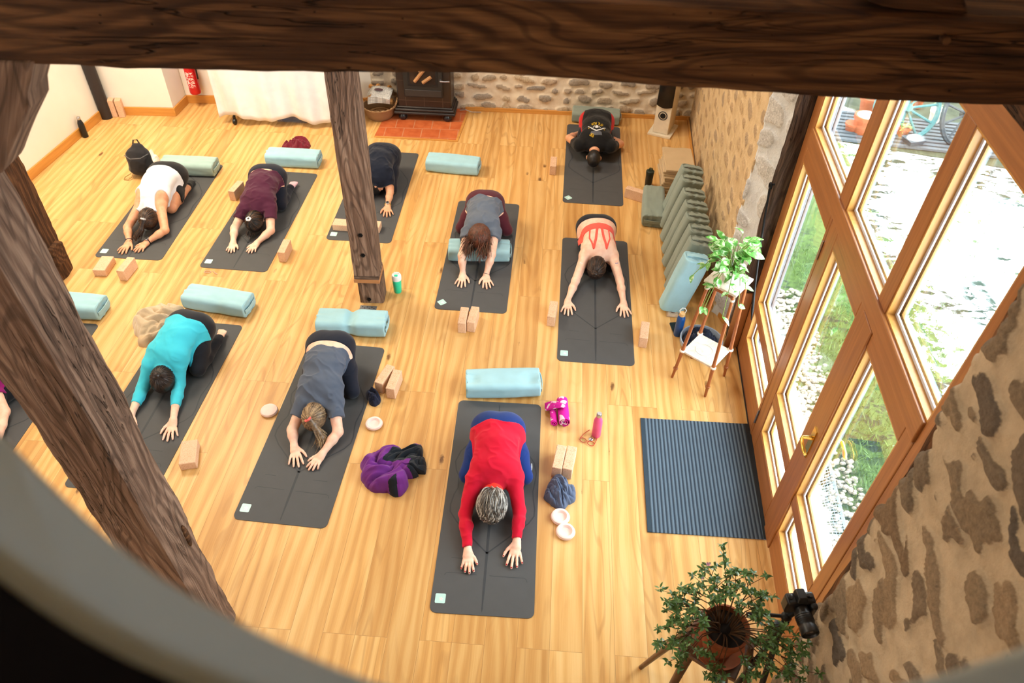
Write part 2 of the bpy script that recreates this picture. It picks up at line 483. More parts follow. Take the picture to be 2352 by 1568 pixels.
def stone_mat(name, mortar0, mortar1, stones, bump=0.6):
    t = NT(name)
    a = t.n('Attribute', attribute_name='stone'); b = t.n('Attribute', attribute_name='tone')
    v = t.coord('Object')
    n1 = t.noise(v, 11.0, 5.0, 0.65); n2 = t.noise(v, 55.0, 4.0, 0.7); n3 = t.noise(v, 3.0, 3.0)
    mcol = t.ramp(t.math('ADD', t.math('MULTIPLY', n1, 0.6), t.math('MULTIPLY', n3, 0.4)), [(0.3, lin(mortar0)), (0.65, lin(mortar1))])
    k = len(stones)
    scol = t.ramp(b.outputs['Fac'], [(i / (k - 1), lin(c)) for i, c in enumerate(stones)])
    scol = t.mix(1.0, scol, t.ramp(n2, [(0.25, (0.6, 0.58, 0.55)), (0.7, (1.18, 1.15, 1.12))]), 'MULTIPLY')
    fac = t.ramp(t.math('ADD', a.outputs['Fac'], t.math('MULTIPLY', t.math('SUBTRACT', n2, 0.5), 0.7)), [(0.38, (0, 0, 0)), (0.62, (1, 1, 1))])
    t.base(t.mix(fac, mcol, scol))
    t.bump(t.math('ADD', t.math('MULTIPLY', n2, 0.5), t.math('MULTIPLY', n1, 0.6)), bump, 0.02)
    return t.set(0.92, 0.15)
def glass_mat():
    t = NT('window_glass')
    tr = t.n('BsdfTransparent'); gl = t.n('BsdfGlossy'); gl.inputs['Roughness'].default_value = 0.01
    tr.inputs['Color'].default_value = (0.94, 0.97, 0.96, 1)
    lw = t.n('LayerWeight', Blend=0.12); mx = t.n('MixShader')
    t.l(t.math('MULTIPLY', lw.outputs['Fresnel'], 0.45), mx.inputs[0]); t.l(tr.outputs[0], mx.inputs[1]); t.l(gl.outputs[0], mx.inputs[2])
    t.l(mx.outputs[0], t.t.nodes['Material Output'].inputs['Surface'])
    return t.m
OAK_DARK = timber_mat('old_oak_dark', [(36, 21, 13), (80, 51, 31), (114, 76, 47), (160, 114, 74)])
OAK_POST = timber_mat('old_oak_weathered', [(56, 41, 33), (116, 90, 74), (146, 118, 100), (184, 156, 134)], 1.25)
FLOORM = floor_mat()
WHITEW = plain('white_plaster', (236, 230, 220), 0.9, 0.1, var=0.03, scale=3.0)
PINE = joinery('varnished_pine', (144, 88, 46), (174, 114, 64), 2)
PINE_H = joinery('varnished_pine_rail', (144, 88, 46), (174, 114, 64), 0)
BEADY = joinery('pine_glazing_bead', (186, 134, 66), (206, 154, 84), 2)
SPACER = plain('grey_spacer', (206, 208, 222), 0.4)
OAKTRIM = joinery('oak_trim', (190, 128, 56), (212, 152, 76), 0)
GLASS = glass_mat()
BLACKM = plain('black_plastic', (20, 20, 22), 0.4, 0.5)
IRON = plain('black_iron', (24, 22, 22), 0.5, 0.5, 0.6)
STEEL = plain('brushed_steel', (180, 180, 182), 0.3, 0.5, 0.9)
# ---------------------------------------------------------------- room shell
def struct(name, mb, mat, **kw):
    o = mb.build(name, mat, None, **kw); o['kind'] = 'structure'; return o
def wp2(u, off): return tuple(WP(u, off, 0)[:2])
# floor: the right edge follows the window wall
mb = MB(); mb.prism([(-6.3, -3.2), wp2(7.8, 0.05), wp2(-5.3, 0.05), (2.5, 9.75), (-6.3, 9.75)], -0.12, 0.0)
struct('floor', mb, FLOORM)
CEILM = plain('ceiling_boards', (196, 182, 160), 0.8, 0.2)
mb = MB(); mb.prism([(-6.3, -3.2), wp2(7.8, 0.4), wp2(-5.3, 0.4), (2.6, 9.9), (-6.3, 9.9)], 5.3, 5.42)
struct('ceiling', mb, CEILM)
# white walls on the left and the back, with the chimney pier
LW0, LW1 = np.array([-5.303, 8.877]), np.array([-5.5, 7.21])
_ld = nrm(LW1 - LW0)
LWE = LW0 + _ld * 12.2
mb = MB(); mb.prism([tuple(LW0), tuple(LWE), tuple(LWE + [-0.25, 0]), tuple(LW0 + [-0.25, 0.3])], 0, 5.3)
struct('wall_left', mb, WHITEW)
mb = MB(); mb.prism([(-5.56, 8.877), (-4.428, 8.905), (-4.394, 9.27), (-4.39, 9.6), (-5.56, 9.6)], 0, 5.3)
struct('wall_pier', mb, WHITEW)
mb = MB(); mb.prism([(-4.39, 9.27), (-1.95, 9.37), (-1.95, 9.7), (-4.39, 9.6)], 0, 5.3)
struct('wall_back_plaster', mb, WHITEW)
mb = MB(); mb.prism([(-6.2, -3.0), (-6.2, -3.2), (1.9, -3.2), (1.9, -3.0)], 0, 5.3)
struct('wall_front', mb, WHITEW)

def stone_wall(name, org, du, n, length, height, res, mat, ssize=(0.26, 0.15), cover=1.0, depth=0.03, seed=1, ragged=None, z0=0.0, thick=0.3, warp=0.05):
    """rubble wall: a dense grid with the stones standing proud of the mortar; org is the foot of its first edge"""
    r = np.random.default_rng(seed)
    nu, nz = int(length / res) + 1, int(height / res) + 1
    U, Zg = np.meshgrid(np.linspace(0, length, nu), np.linspace(0, height, nz), indexing='ij')
    wu = U + warp * pnoise(U * 2.2, Zg * 2.2, 0 * U, seed + 1); wz = Zg + warp * pnoise(U * 2.2, Zg * 2.2, 0 * U + 5, seed + 2)
    best = np.full(U.shape, 9.0); tone = np.zeros(U.shape); hgt = np.zeros(U.shape)
    sx, sz = ssize
    row = 0; z = -sz
    while z < height + sz:
        u = -sx + r.uniform(0, sx)
        rowh = sz * r.uniform(0.7, 1.3)
        while u < length + sx:
            w = sx * r.uniform(0.5, 1.5); hh = rowh * r.uniform(0.7, 1.1)
            cu, cz = u + w / 2, z + rowh / 2 + r.uniform(-.02, .02)
            ang = r.uniform(-0.25, 0.25); au, az = w * 0.47 * cover * r.uniform(.75, 1), hh * 0.47 * cover * r.uniform(.75, 1)
            tn = r.uniform(); ht = r.uniform(0.4, 1)
            m = 1.5 * max(au, az)
            i0, i1 = np.searchsorted(U[:, 0], [cu - m, cu + m]); j0, j1 = np.searchsorted(Zg[0], [cz - m, cz + m])
            if i1 > i0 and j1 > j0:
                a = wu[i0:i1, j0:j1] - cu; b = wz[i0:i1, j0:j1] - cz
                p = np.abs((a * math.cos(ang) + b * math.sin(ang)) / au) ** 2.6 + np.abs((-a * math.sin(ang) + b * math.cos(ang)) / az) ** 2.6
                p = p ** (1 / 2.6)
                sub = best[i0:i1, j0:j1]; c = p < sub
                sub[c] = p[c]; tone[i0:i1, j0:j1][c] = tn; hgt[i0:i1, j0:j1][c] = ht
            u += w * r.uniform(0.95, 1.2)
        z += rowh
    best = best + 0.10 * pnoise(U * 6, Zg * 6, 0 * U, seed + 3)
    best = best + 0.06 * pnoise(U * 16, Zg * 16, 0 * U, seed + 13)
    mask = np.clip((1.08 - best) / 0.26, 0, 1)
    mask = mask * mask * (3 - 2 * mask)
    d = depth * (mask * (0.35 + 0.65 * hgt) + 0.5 * pnoise(U * 3, Zg * 3, 0 * U, seed + 4) + 0.18 * pnoise(U * 14, Zg * 14, 0 * U, seed + 5))
    uu = U.copy()
    if ragged is not None:      # uneven outline of the first edge
        e = ragged * (0.6 * pnoise(Zg * 1.3, 0 * U, 0 * U, seed + 6) + 0.5 * pnoise(Zg * 5, 0 * U, 0 * U, seed + 7))
        f = np.clip(1 - U / 0.5, 0, 1)
        uu = U + (e + 0.0) * f
        d = d - depth * 1.2 * np.clip(1 - U / 0.06, 0, 1) ** 2
    P = np.zeros(U.shape + (3,))
    P[..., 0] = org[0] + du[0] * uu + n[0] * d; P[..., 1] = org[1] + du[1] * uu + n[1] * d; P[..., 2] = z0 + Zg
    nb = np.array([n[0], n[1], 0]) * -thick
    ids = np.arange(nu * nz).reshape(nu, nz)
    q = np.stack([ids[:-1, :-1], ids[1:, :-1], ids[1:, 1:], ids[:-1, 1:]], -1).reshape(-1, 4)
    V = P.reshape(-1, 3); k = len(V)
    # back sheet so that the wall has thickness
    e0, e1 = ids[0], ids[-1]
    Bk = np.concatenate([V[e0] + nb, V[e1] + nb]); b0 = k + np.arange(nz); b1 = k + nz + np.arange(nz)
    s0 = np.stack([e0[:-1], e0[1:], b0[1:], b0[:-1]], -1); s1 = np.stack([e1[1:], e1[:-1], b1[:-1], b1[1:]], -1)
    bk = np.stack([b0[:-1], b0[1:], b1[1:], b1[:-1]], -1)
    me = raw_mesh(name, np.concatenate([V, Bk]), np.concatenate([q, s0, s1, bk]))
    for nm, arr in (('stone', mask), ('tone', tone)):
        at = me.attributes.new(nm, 'FLOAT', 'POINT')
        at.data.foreach_set('value', np.concatenate([arr.ravel(), np.zeros(2 * nz)]).astype(np.float32))
    o = put_mesh(name, me, mat); o['kind'] = 'structure'
    return o
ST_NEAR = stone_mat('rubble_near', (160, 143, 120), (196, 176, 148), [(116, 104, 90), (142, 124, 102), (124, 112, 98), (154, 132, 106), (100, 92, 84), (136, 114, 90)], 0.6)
ST_BACK = stone_mat('rubble_back', (206, 190, 166), (226, 212, 190), [(160, 150, 138), (184, 166, 144), (146, 142, 138), (192, 174, 148), (170, 158, 144)], 0.6)
ST_SAND = stone_mat('rubble_sand', (198, 168, 126), (220, 192, 150), [(184, 156, 122), (198, 170, 132), (174, 152, 126), (206, 178, 140)], 0.8)
LIMEW = stone_mat('limewashed_edge', (206, 208, 210), (228, 228, 226), [(188, 192, 198), (214, 212, 208), (196, 200, 206)], 0.8)
stone_wall('wall_back', (-1.95, 9.37), nrm([4.2, -0.09]), nrm([-0.09, -4.2]), 4.25, 5.3, 0.02, ST_BACK, (0.24, 0.14), 0.92, 0.03, 3)
# right wall beyond the window, from the far corner to the window reveal
_o = WP(-0.80, -0.215, 0)
stone_wall('wall_right_far', _o[:2], -WD, -WN, 4.1, 5.3, 0.02, ST_SAND, (0.27, 0.19), 0.74, 0.014, 5, None)
# limewashed splay between that wall and the timber beside the window
_o = WP(-0.45, -0.03, 0)
_e = WP(-0.80, -0.215, 0)
stone_wall('wall_right_reveal', _o[:2], nrm((_e - _o)[:2]), nrm([-(_e - _o)[1], (_e - _o)[0]]) if ((_e - _o)[0] * 0 + 1) else None, float(np.linalg.norm((_e - _o)[:2])) + 0.02, 5.3, 0.015, LIMEW, (0.3, 0.24), 1.04, 0.022, 8, None, 0, 0.2)
# right wall on the near side of the window
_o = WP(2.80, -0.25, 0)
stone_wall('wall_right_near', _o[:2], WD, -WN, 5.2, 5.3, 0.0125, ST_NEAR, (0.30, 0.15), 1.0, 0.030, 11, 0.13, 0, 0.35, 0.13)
mb = MB(); mb.prism([wp2(-5.3, 0.05), wp2(-5.3, 0.17), wp2(-0.45, 0.17), wp2(-0.45, 0.05)], 0, 5.3); struct('wall_outer_far', mb, WHITEW)
mb = MB(); mb.prism([wp2(2.70, 0.06), wp2(2.70, 0.45), wp2(7.8, 0.45), wp2(7.8, 0.06)], 0, 5.3); struct('wall_outer_near', mb, WHITEW)
mb = MB(); mb.prism([wp2(-0.46, 0.06), wp2(-0.46, 0.45), wp2(2.71, 0.45), wp2(2.71, 0.06)], 3.42, 5.3); struct('wall_above_window', mb, WHITEW)

def timber(name, p0, p1, w, h, mat, parent=None, seg=60, rough=0.012, seed=0, ref=(0, 0, 1), prof=None, as_local=True):
    """hewn timber from p0 to p1, w along the side axis, h along the up axis; the object's X runs along the grain"""
    p0, p1 = np.array(p0, float), np.array(p1, float); L = np.linalg.norm(p1 - p0)
    ex = nrm(p1 - p0); ey = nrm(np.cross(ref, ex)); ez = np.cross(ex, ey)
    # ring of a rounded rectangle
    ring = []
    m = 7
    for (sx, sy) in ((1, -1), (1, 1), (-1, 1), (-1, -1)):
        for i in range(m):
            t = i / m
            a = np.array({(1, -1): (0.5, -0.5 + t), (1, 1): (0.5 - t, 0.5), (-1, 1): (-0.5, 0.5 - t), (-1, -1): (-0.5 + t, -0.5)}[(sx, sy)])
            ring.append(a)
    ring = np.array(ring); R = np.abs(ring); mx = R.max(1); mn = R.min(1)
    corner = np.clip((mn - 0.40) / 0.10, 0, 1)
    k = len(ring); X = np.linspace(0, L, seg)
    V = np.zeros((seg, k, 3))
    for i, x in enumerate(X):
        ys, zs = ring[:, 0] * w, ring[:, 1] * h
        if prof is not None: ys, zs = prof(x, ring[:, 0], ring[:, 1])
        xx = np.full(k, x)
        c = 1 - corner * (0.05 + 0.035 * pnoise(xx * 1.5, ring[:, 0] * 2, ring[:, 1] * 2, seed + 9))
        dn = rough * (pnoise(xx * 0.9, ring[:, 0] * 1.5, ring[:, 1] * 1.5, seed) + 0.45 * pnoise(xx * 6, ring[:, 0] * 5, ring[:, 1] * 5, seed + 1))
        rr = np.sqrt(ring[:, 0] ** 2 + ring[:, 1] ** 2) + 1e-9
        cy, cz = (ys.max() + ys.min()) / 2, (zs.max() + zs.min()) / 2
        V[i, :, 0] = x; V[i, :, 1] = cy + (ys - cy) * c + dn * ring[:, 0] / rr; V[i, :, 2] = cz + (zs - cz) * c + dn * ring[:, 1] / rr
    ids = np.arange(seg * k).reshape(seg, k)
    q = np.stack([ids[:-1], ids[1:], np.roll(ids[1:], -1, 1), np.roll(ids[:-1], -1, 1)], -1).reshape(-1, 4)
    me = bpy.data.meshes.new(name)
    faces = [tuple(int(a) for a in f) for f in q] + [tuple(int(a) for a in ids[0]), tuple(int(a) for a in ids[-1][::-1])]
    me.from_pydata([tuple(map(float, p)) for p in V.reshape(-1, 3)], [], faces); me.update()
    o = put_mesh(name, me, mat, parent, True)
    try: me.set_sharp_from_angle(angle=0.75)
    except Exception: pass
    Mx = Matrix(((ex[0], ey[0], ez[0], p0[0]), (ex[1], ey[1], ez[1], p0[1]), (ex[2], ey[2], ez[2], p0[2]), (0, 0, 0, 1)))
    if parent is not None: Mx = parent.matrix_basis.inverted() @ Mx if False else Matrix.Translation(-parent.location) @ Mx
    o.matrix_local = Mx
    return o

# ---------------------------------------------------------------- big tie beam across the picture
YB = 2.0
edge = [(-260, 140), (0, 150), (120, 156), (240, 163), (480, 170), (745, 175), (900, 173), (1000, 170), (1100, 172), (1200, 178), (1400, 196), (1560, 207), (1700, 215), (1900, 227), (2100, 238), (2352, 248), (2620, 256)]
bx = [BY(p, YB) for p in edge]; bxx = np.array([p[0] for p in bx]); bzz = np.array([p[2] for p in bx])
tp = [BY(p, YB) for p in ((1700, 22), (2033, 36), (2241, 47), (2352, 52))]
tpx = np.array([p[0] for p in tp]); tpz = np.array([p[2] for p in tp])
tc = np.polyfit(tpx, tpz, 1)
bo = thing('tie_beam', 'huge dark hewn oak beam crossing the top of the view', 'beam', (-2.6, YB + 0.14, 3.85))
def beam_prof(x, a, b):
    X = x - 2.6
    zb = np.interp(X, bxx, bzz) - 3.85; zt = tc[0] * X + tc[1] - 3.85
    return a * 0.28 + 0.0 * b, zb + (b + 0.5) * (zt - zb)
timber('beam_timber', (-2.6, YB + 0.14, 3.85), (1.62, YB + 0.14, 3.85), 0.28, 0.3, OAK_DARK, bo, 130, 0.006, 3, prof=beam_prof)
mb = MB(); p = BY((2165, 85), YB)
mb.tube([(p[0] + 2.6, -0.17, p[2] - 3.85), (p[0] + 2.6, -0.135, p[2] - 3.85)], [0.010, 0.012], 10); mb.build('peg', OAK_DARK, bo, True)
# ---------------------------------------------------------------- posts
pa = thing('timber_post', 'massive leaning-looking oak post close by on the left', 'post', (-1.84, 2.13, 0))
timber('post_shaft', (-1.838, 2.127, 0), (-1.926, 2.150, 3.66), 0.268, 0.262, OAK_POST, pa, 120, 0.016, 21, ref=(0, 1, 0))
mb = MB(); mb.ball((0.112, 0.06, 1.02), (0.012, 0.022, 0.10), 12, 9); mb.build('knot', OAK_DARK, pa, True)  # flattened dark ball painted in for the dark inside of a hole
pb = thing('timber_post', 'dark oak post with a split notched foot behind the left post', 'post', (-4.47, 5.62, 0))
timber('post_shaft', (-4.47, 5.62, 0.27), (-4.47, 5.62, 3.2), 0.27, 0.27, OAK_DARK, pb, 60, 0.018, 31, ref=(0, 1, 0))
timber('post_foot', (-4.46, 5.63, 0), (-4.46, 5.63, 0.30), 0.30, 0.24, OAK_DARK, pb, 14, 0.02, 33, ref=(0, 1, 0))
mb = MB(); mb.box((0.10, -0.10, 0.16), (0.18, 0.06, 0.36)); mb.build('wedge', OAK_DARK, pb, bevel=0.008)
C0 = np.array([-1.345, 5.44])
pc = thing('timber_post', 'free-standing brown oak post with three black bolts in the room', 'post', (C0[0], C0[1], 0))
timber('post_shaft', (C0[0], C0[1], 0.335), (C0[0], C0[1], 3.4), 0.228, 0.225, OAK_POST, pc, 90, 0.006, 41, ref=(0, 1, 0))
timber('post_foot', (C0[0] + 0.012, C0[1] + 0.01, 0), (C0[0] + 0.012, C0[1] + 0.01, 0.27), 0.226, 0.2, OAK_POST, pc, 20, 0.004, 43, ref=(0, 1, 0))
mb = MB(); mb.box((-0.118, -0.125, 0.265), (0.118, 0.115, 0.30)); mb.build('wedge', plain('fresh_oak', (176, 120, 74), 0.7), pc, bevel=0.004)
mb = MB(); mb.box((-0.114, -0.114, 0.298), (0.114, 0.11, 0.338)); mb.build('packing_block', OAK_POST, pc, bevel=0.004)
for px in ((827, 542), (833, 588), (847, 689)):
    p = BY(px, C0[1] - 0.125); mb = MB()
    mb.lathe([(0.0, 0), (0.022, 0), (0.022, 0.006), (0.013, 0.007), (0.013, 0.018), (0.0, 0.02)], 6, Matrix.Translation((p[0] - C0[0], -0.112, p[2])) @ Matrix.Rotation(math.pi / 2, 4, 'X'))
    mb.build('bolt', IRON, pc)
# brace from the near post up to the beam
def poly_y(pts, y0, y1):
    m = MB(); n = len(pts)
    V = []
    for y in (y0, y1): V += [tuple(BY(p, YB) * [1, 0, 1] + [0, y, 0]) for p in pts]
    m.add(V, [tuple(range(n)), tuple(range(2 * n - 1, n - 1, -1))] + [(i, n + i, n + (i + 1) % n, (i + 1) % n) for i in range(n)]); return m
br = thing('knee_brace', 'curved oak knee brace between left post and beam', 'brace', (-1.6, 2.0, 3.3))
m = poly_y([(78, 140), (70, 180), (62, 215), (66, 250), (38, 310), (22, 350), (10, 385), (2, 400), (-36, 392), (-50, 300), (-40, 200), (-30, 140)], 2.0, 2.13)
_an = math.atan2(0.87, 0.48); _ca, _sa = math.cos(_an), math.sin(_an)
m.v = [((a + 1.6) * _ca + (c - 3.3) * _sa, b - 2.0, -(a + 1.6) * _sa + (c - 3.3) * _ca) for a, b, c in m.v]
o = m.build('brace_timber', OAK_POST, br, bevel=0.006); o.rotation_euler = (0, -_an, 0)
# what shows above the beam at the upper right: a strut foot, the pale loft lining and a cable duct
ls = thing('roof_strut', 'rough dark strut foot standing on the big beam at upper right', 'strut', (1.2, YB + 0.15, 3.95))
m = poly_y([(1975, -40), (1990, 2), (2008, 17), (2042, 28), (2075, 34), (2240, 46), (2232, 16), (2214, -40)], YB + 0.03, YB + 0.24)
m.v = [(a - 1.2, b - YB - 0.15, c - 3.95) for a, b, c in m.v]; m.build('strut_timber', OAK_DARK, ls, bevel=0.012)
def poly_at(pts, y0, y1):
    m = MB(); n = len(pts); V = [tuple(BY(p, y0)) for p in pts] + [tuple(BY(p, y0) + np.array([0, y1 - y0, 0])) for p in pts]
    return m.add(V, [tuple(range(n)), tuple(range(2 * n - 1, n - 1, -1))] + [(i, n + i, n + (i + 1) % n, (i + 1) % n) for i in range(n)])
o = poly_at([(2200, -60), (2200, 60), (2420, 70), (2420, -60)], 2.6, 2.64).build('trim_loft_lining', plain('cream_lining', (226, 208, 176), .8), None); o['kind'] = 'structure'
du = thing('cable_duct', 'thin white cable duct lying along the top of the beam', 'cable duct', (0.7, YB + 0.2, 3.93))
m = poly_at([(1640, -8), (1640, 2), (1878, 3), (1878, -8)], YB + 0.16, YB + 0.2); m.v = [(a - .7, b - YB - .2, c - 3.93) for a, b, c in m.v]; m.build('duct_cover', plain('duct_white', (220, 214, 200), .6), du)

# ---------------------------------------------------------------- trims
def base_run(name, a, b, h=0.11, t=0.022, mat=OAKTRIM):
    a, b = np.array(a), np.array(b); d = nrm(b - a); L = float(np.linalg.norm(b - a))
    m = MB(); m.box((0, 0, 0), (L, t, h)); o = m.build(name, mat, bevel=0.004); o['kind'] = 'structure'
    o.location = (a[0], a[1], 0); o.rotation_euler = (0, 0, math.atan2(d[1], d[0])); return o
base_run('baseboard_left', LWE, LW0, t=-0.022)
base_run('baseboard_back', (-5.28, 8.88), (-4.415, 8.902), t=-0.022)
base_run('trim_1', (-4.428, 8.88), (-4.392, 9.27), t=-0.022)
base_run('trim_2', (-4.392, 9.27), (-1.95, 9.37), t=-0.022)
base_run('trim_3', (-0.72, 9.335), (2.25, 9.272), 0.055, -0.03)
base_run('trim_4', WP(-4.7, -0.25, 0)[:2], WP(-1.0, -0.25, 0)[:2], 0.05, 0.02)
base_run('trim_5', WP(-0.78, -0.20, 0)[:2], WP(-0.34, -0.02, 0)[:2], 0.06, 0.02)

# ---------------------------------------------------------------- window wall joinery (x along the wall, y outwards, z up)
def wthing(name, label=None, cat=None):
    o = thing(name, label, cat, (WA[0], WA[1], 0), _wa); o['kind'] = 'structure'; return o
def bar(m, u0, u1, z0, z1, y0=-0.045, y1=0.045): m.box((u0, y0, z0), (u1, y1, z1))
def pane(parent, u0, u1, z0, z1):
    m = MB(); m.box((u0 - 0.005, 0.004, z0 - 0.005), (u1 + 0.005, 0.026, z1 + 0.005)); m.build('glass', GLASS, parent)
    for nm, mat, y0, y1, w in (('glazing_bead', BEADY, -0.040, 0.0, 0.010), ('spacer', SPACER, 0.0, 0.008, 0.028), ('outer_bead', BEADY, 0.026, 0.045, 0.022)):
        m = MB()
        m.box((u0, y0, z0), (u0 + w, y1, z1)); m.box((u1 - w, y0, z0), (u1, y1, z1))
        m.box((u0 + w, y0, z0), (u1 - w, y1, z0 + w)); m.box((u0 + w, y0, z1 - w), (u1 - w, y1, z1))
        m.build(nm, mat, parent)
win = wthing('window_1')
m = MB(); bar(m, -0.335, -0.195, 0, 3.42); bar(m, 2.46, 2.66, 0, 3.42)
bar(m, 0.665, 0.82, 2.21, 3.23); bar(m, 1.62, 1.745, 2.21, 3.23); bar(m, 0.645, 0.685, 0.0, 2.08); m.build('frame', PINE, win, bevel=0.006)
m = MB(); bar(m, -0.195, 2.46, 2.085, 2.215, -0.06, 0.05); bar(m, -0.195, 0.645, 1.955, 2.08); bar(m, -0.195, 2.46, 3.225, 3.42); bar(m, -0.195, 0.645, 0.56, 0.655); bar(m, -0.195, 0.645, 0.0, 0.255); m.build('rail', PINE_H, win, bevel=0.006)
pane(win, -0.195, 0.665, 2.215, 3.225); pane(win, 0.82, 1.62, 2.215, 3.225); pane(win, 1.745, 2.46, 2.215, 3.225)
pane(win, -0.195, 0.645, 0.655, 1.955); pane(win, -0.195, 0.645, 0.255, 0.56)
m = MB(); m.box((-0.36, -0.16, 0.0), (-0.335, -0.045, 0.62)); m.build('reveal_board', PINE, win, bevel=0.003)
m = MB(); m.box((-0.33, -0.055, 0.003), (0.62, -0.046, 0.012)); m.build('floor_gap', BLACKM, win)
d1 = wthing('door_1')
m = MB(); bar(m, 0.69, 0.845, 0.02, 2.07); bar(m, 1.475, 1.545, 0.02, 2.07); m.build('stile', PINE, d1, bevel=0.006)
m = MB(); bar(m, 0.845, 1.475, 1.955, 2.07); bar(m, 0.845, 1.475, 0.57, 0.67); bar(m, 0.845, 1.475, 0.02, 0.245); m.build('rail', PINE_H, d1, bevel=0.006)
pane(d1, 0.845, 1.475, 0.67, 1.955); pane(d1, 0.845, 1.475, 0.245, 0.57)
m = MB(); m.tube([(0.688, -0.052, 0.16), (0.688, -0.052, 0.30)], 0.008, 8); m.build('hinge', STEEL, d1, True)
m = MB(); m.tube([(0.688, -0.052, 1.76), (0.688, -0.052, 1.90)], 0.008, 8); m.build('hinge', STEEL, d1, True)
d2 = wthing('door_2')
m = MB(); bar(m, 1.55, 1.725, 0.02, 2.07, -0.055, 0.045); bar(m, 2.355, 2.455, 0.02, 2.07); m.build('stile', PINE, d2, bevel=0.006)
m = MB(); bar(m, 1.725, 2.355, 1.965, 2.07); bar(m, 1.725, 2.355, 0.565, 0.665); bar(m, 1.725, 2.355, 0.02, 0.245); m.build('rail', PINE_H, d2, bevel=0.006)
pane(d2, 1.725, 2.355, 0.665, 1.965); pane(d2, 1.725, 2.355, 0.245, 0.565)
BRASS = plain('polished_brass', (226, 186, 92), 0.18, 0.6, 0.95)
for sgn, nm in ((-1, 'handle'), (1, 'outer_handle')):
    y = -0.055 if sgn < 0 else 0.045; m = MB()
    m.prism([(1.622, 0.97), (1.672, 0.97), (1.676, 1.09), (1.672, 1.21), (1.622, 1.21), (1.618, 1.09)], -0.004, 0.004, Matrix.Translation((0, y + sgn * 0.004, 0)) @ Matrix.Rotation(math.pi / 2, 4, 'X'))
    m.tube([(1.647, y, 1.13), (1.647, y + sgn * 0.03, 1.13), (1.647, y + sgn * 0.062, 1.13), (1.66, y + sgn * 0.07, 1.13), (1.70, y + sgn * 0.072, 1.128), (1.745, y + sgn * 0.07, 1.124), (1.775, y + sgn * 0.066, 1.12)], [0.016, 0.012, 0.011, 0.012, 0.010, 0.014, 0.009], 12)
    m.build(nm, BRASS, d2, True)
mb = MB(); mb.box((-0.45, -0.12, 3.42), (2.75, 0.12, 3.72)); o = mb.build('trim_lintel', OAK_DARK, None, bevel=0.01); o['kind'] = 'structure'
o.location = (WA[0], WA[1], 0); o.rotation_euler = (0, 0, _wa)
# dark timber standing between the limewashed splay and the window
jp = thing('jamb_post', 'crooked dark timber jamb between whitewashed stone and window', 'post', WP(-0.40, -0.05, 0))
timber('jamb_timber', WP(-0.415, -0.06, 0), WP(-0.415, -0.06, 3.5), 0.13, 0.15, timber_mat('jamb_oak', [(40, 30, 26), (78, 60, 50), (98, 78, 66), (124, 102, 88)]), jp, 60, 0.02, 51, ref=(WN[0], WN[1], 0))
np_ = thing('jamb_post', 'dark timber jamb between near stone wall and window', 'post', WP(2.72, -0.08, 0))
timber('jamb_timber', WP(2.73, -0.07, 0), WP(2.73, -0.07, 3.45), 0.14, 0.16, OAK_DARK, np_, 60, 0.014, 52, ref=(WN[0], WN[1], 0))

# ---------------------------------------------------------------- curved ledge at the loft edge, close to the camera
ZL = 4.22
outer = [(-420, 560), (-200, 800), (0, 985), (60, 1050), (150, 1140), (260, 1245), (400, 1345), (560, 1430), (700, 1500), (870, 1568), (1050, 1620), (1300, 1660), (1600, 1655), (1850, 1612), (2050, 1568), (2200, 1528), (2352, 1478), (2700, 1330)]
inner = [(-420, 1000), (-200, 1190), (0, 1342), (70, 1395), (150, 1452), (240, 1508), (330, 1550), (420, 1590), (520, 1630), (640, 1670), (800, 1710), (1000, 1760), (1400, 1800), (1800, 1780), (2100, 1730), (2300, 1690), (2500, 1640), (2900, 1520)]
def smooth_poly(pts, n):
    P_ = np.array(pts, float); t = np.r_[0, np.cumsum(np.linalg.norm(np.diff(P_, axis=0), axis=1))]; s = np.linspace(0, t[-1], n)
    Q = np.stack([np.interp(s, t, P_[:, i]) for i in range(P_.shape[1])], 1)
    for _ in range(6): Q[1:-1] = (Q[:-2] + 2 * Q[1:-1] + Q[2:]) / 4
    return Q
O2 = smooth_poly([B(p, ZL) for p in outer], 70); I2 = smooth_poly([B(p, ZL) for p in inner], 70)
lg = thing('loft_ledge', 'blurred curved grey ledge at the very edge of the loft', 'ledge', (0, 0.5, ZL))
m = MB(); V = []; n = 70
for a, b in zip(O2, I2):
    w = nrm(b - a)
    for p, z in ((a, -0.22), (a, -0.01), (a + w * 0.006, -0.002), (a + w * 0.016, 0), (b, 0), (b, -0.22)):
        V.append((p[0], p[1] - 0.5, z))
F_ = []
for i in range(n - 1):
    for j in range(6):
        j2 = (j + 1) % 6; F_.append((i * 6 + j, i * 6 + j2, (i + 1) * 6 + j2, (i + 1) * 6 + j))
F_ += [tuple(range(6)), tuple((n - 1) * 6 + 5 - j for j in range(6))]
m.add(V, F_); m.build('ledge_top', plain('grey_ledge_paint', (176, 190, 196), 0.7, 0.2, var=0.02), lg, True)
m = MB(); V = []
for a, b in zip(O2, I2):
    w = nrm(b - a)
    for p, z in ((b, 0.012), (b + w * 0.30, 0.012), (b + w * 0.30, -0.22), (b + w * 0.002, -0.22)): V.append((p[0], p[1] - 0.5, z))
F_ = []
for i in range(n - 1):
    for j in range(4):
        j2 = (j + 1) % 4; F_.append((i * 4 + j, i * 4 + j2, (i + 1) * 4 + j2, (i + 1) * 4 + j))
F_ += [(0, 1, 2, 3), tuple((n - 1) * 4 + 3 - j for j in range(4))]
m.add(V, F_); m.build('inner_lining', plain('black_inside', (14, 9, 8), 0.9, 0.1), lg)  # black band put in for the darkness inside the ledge
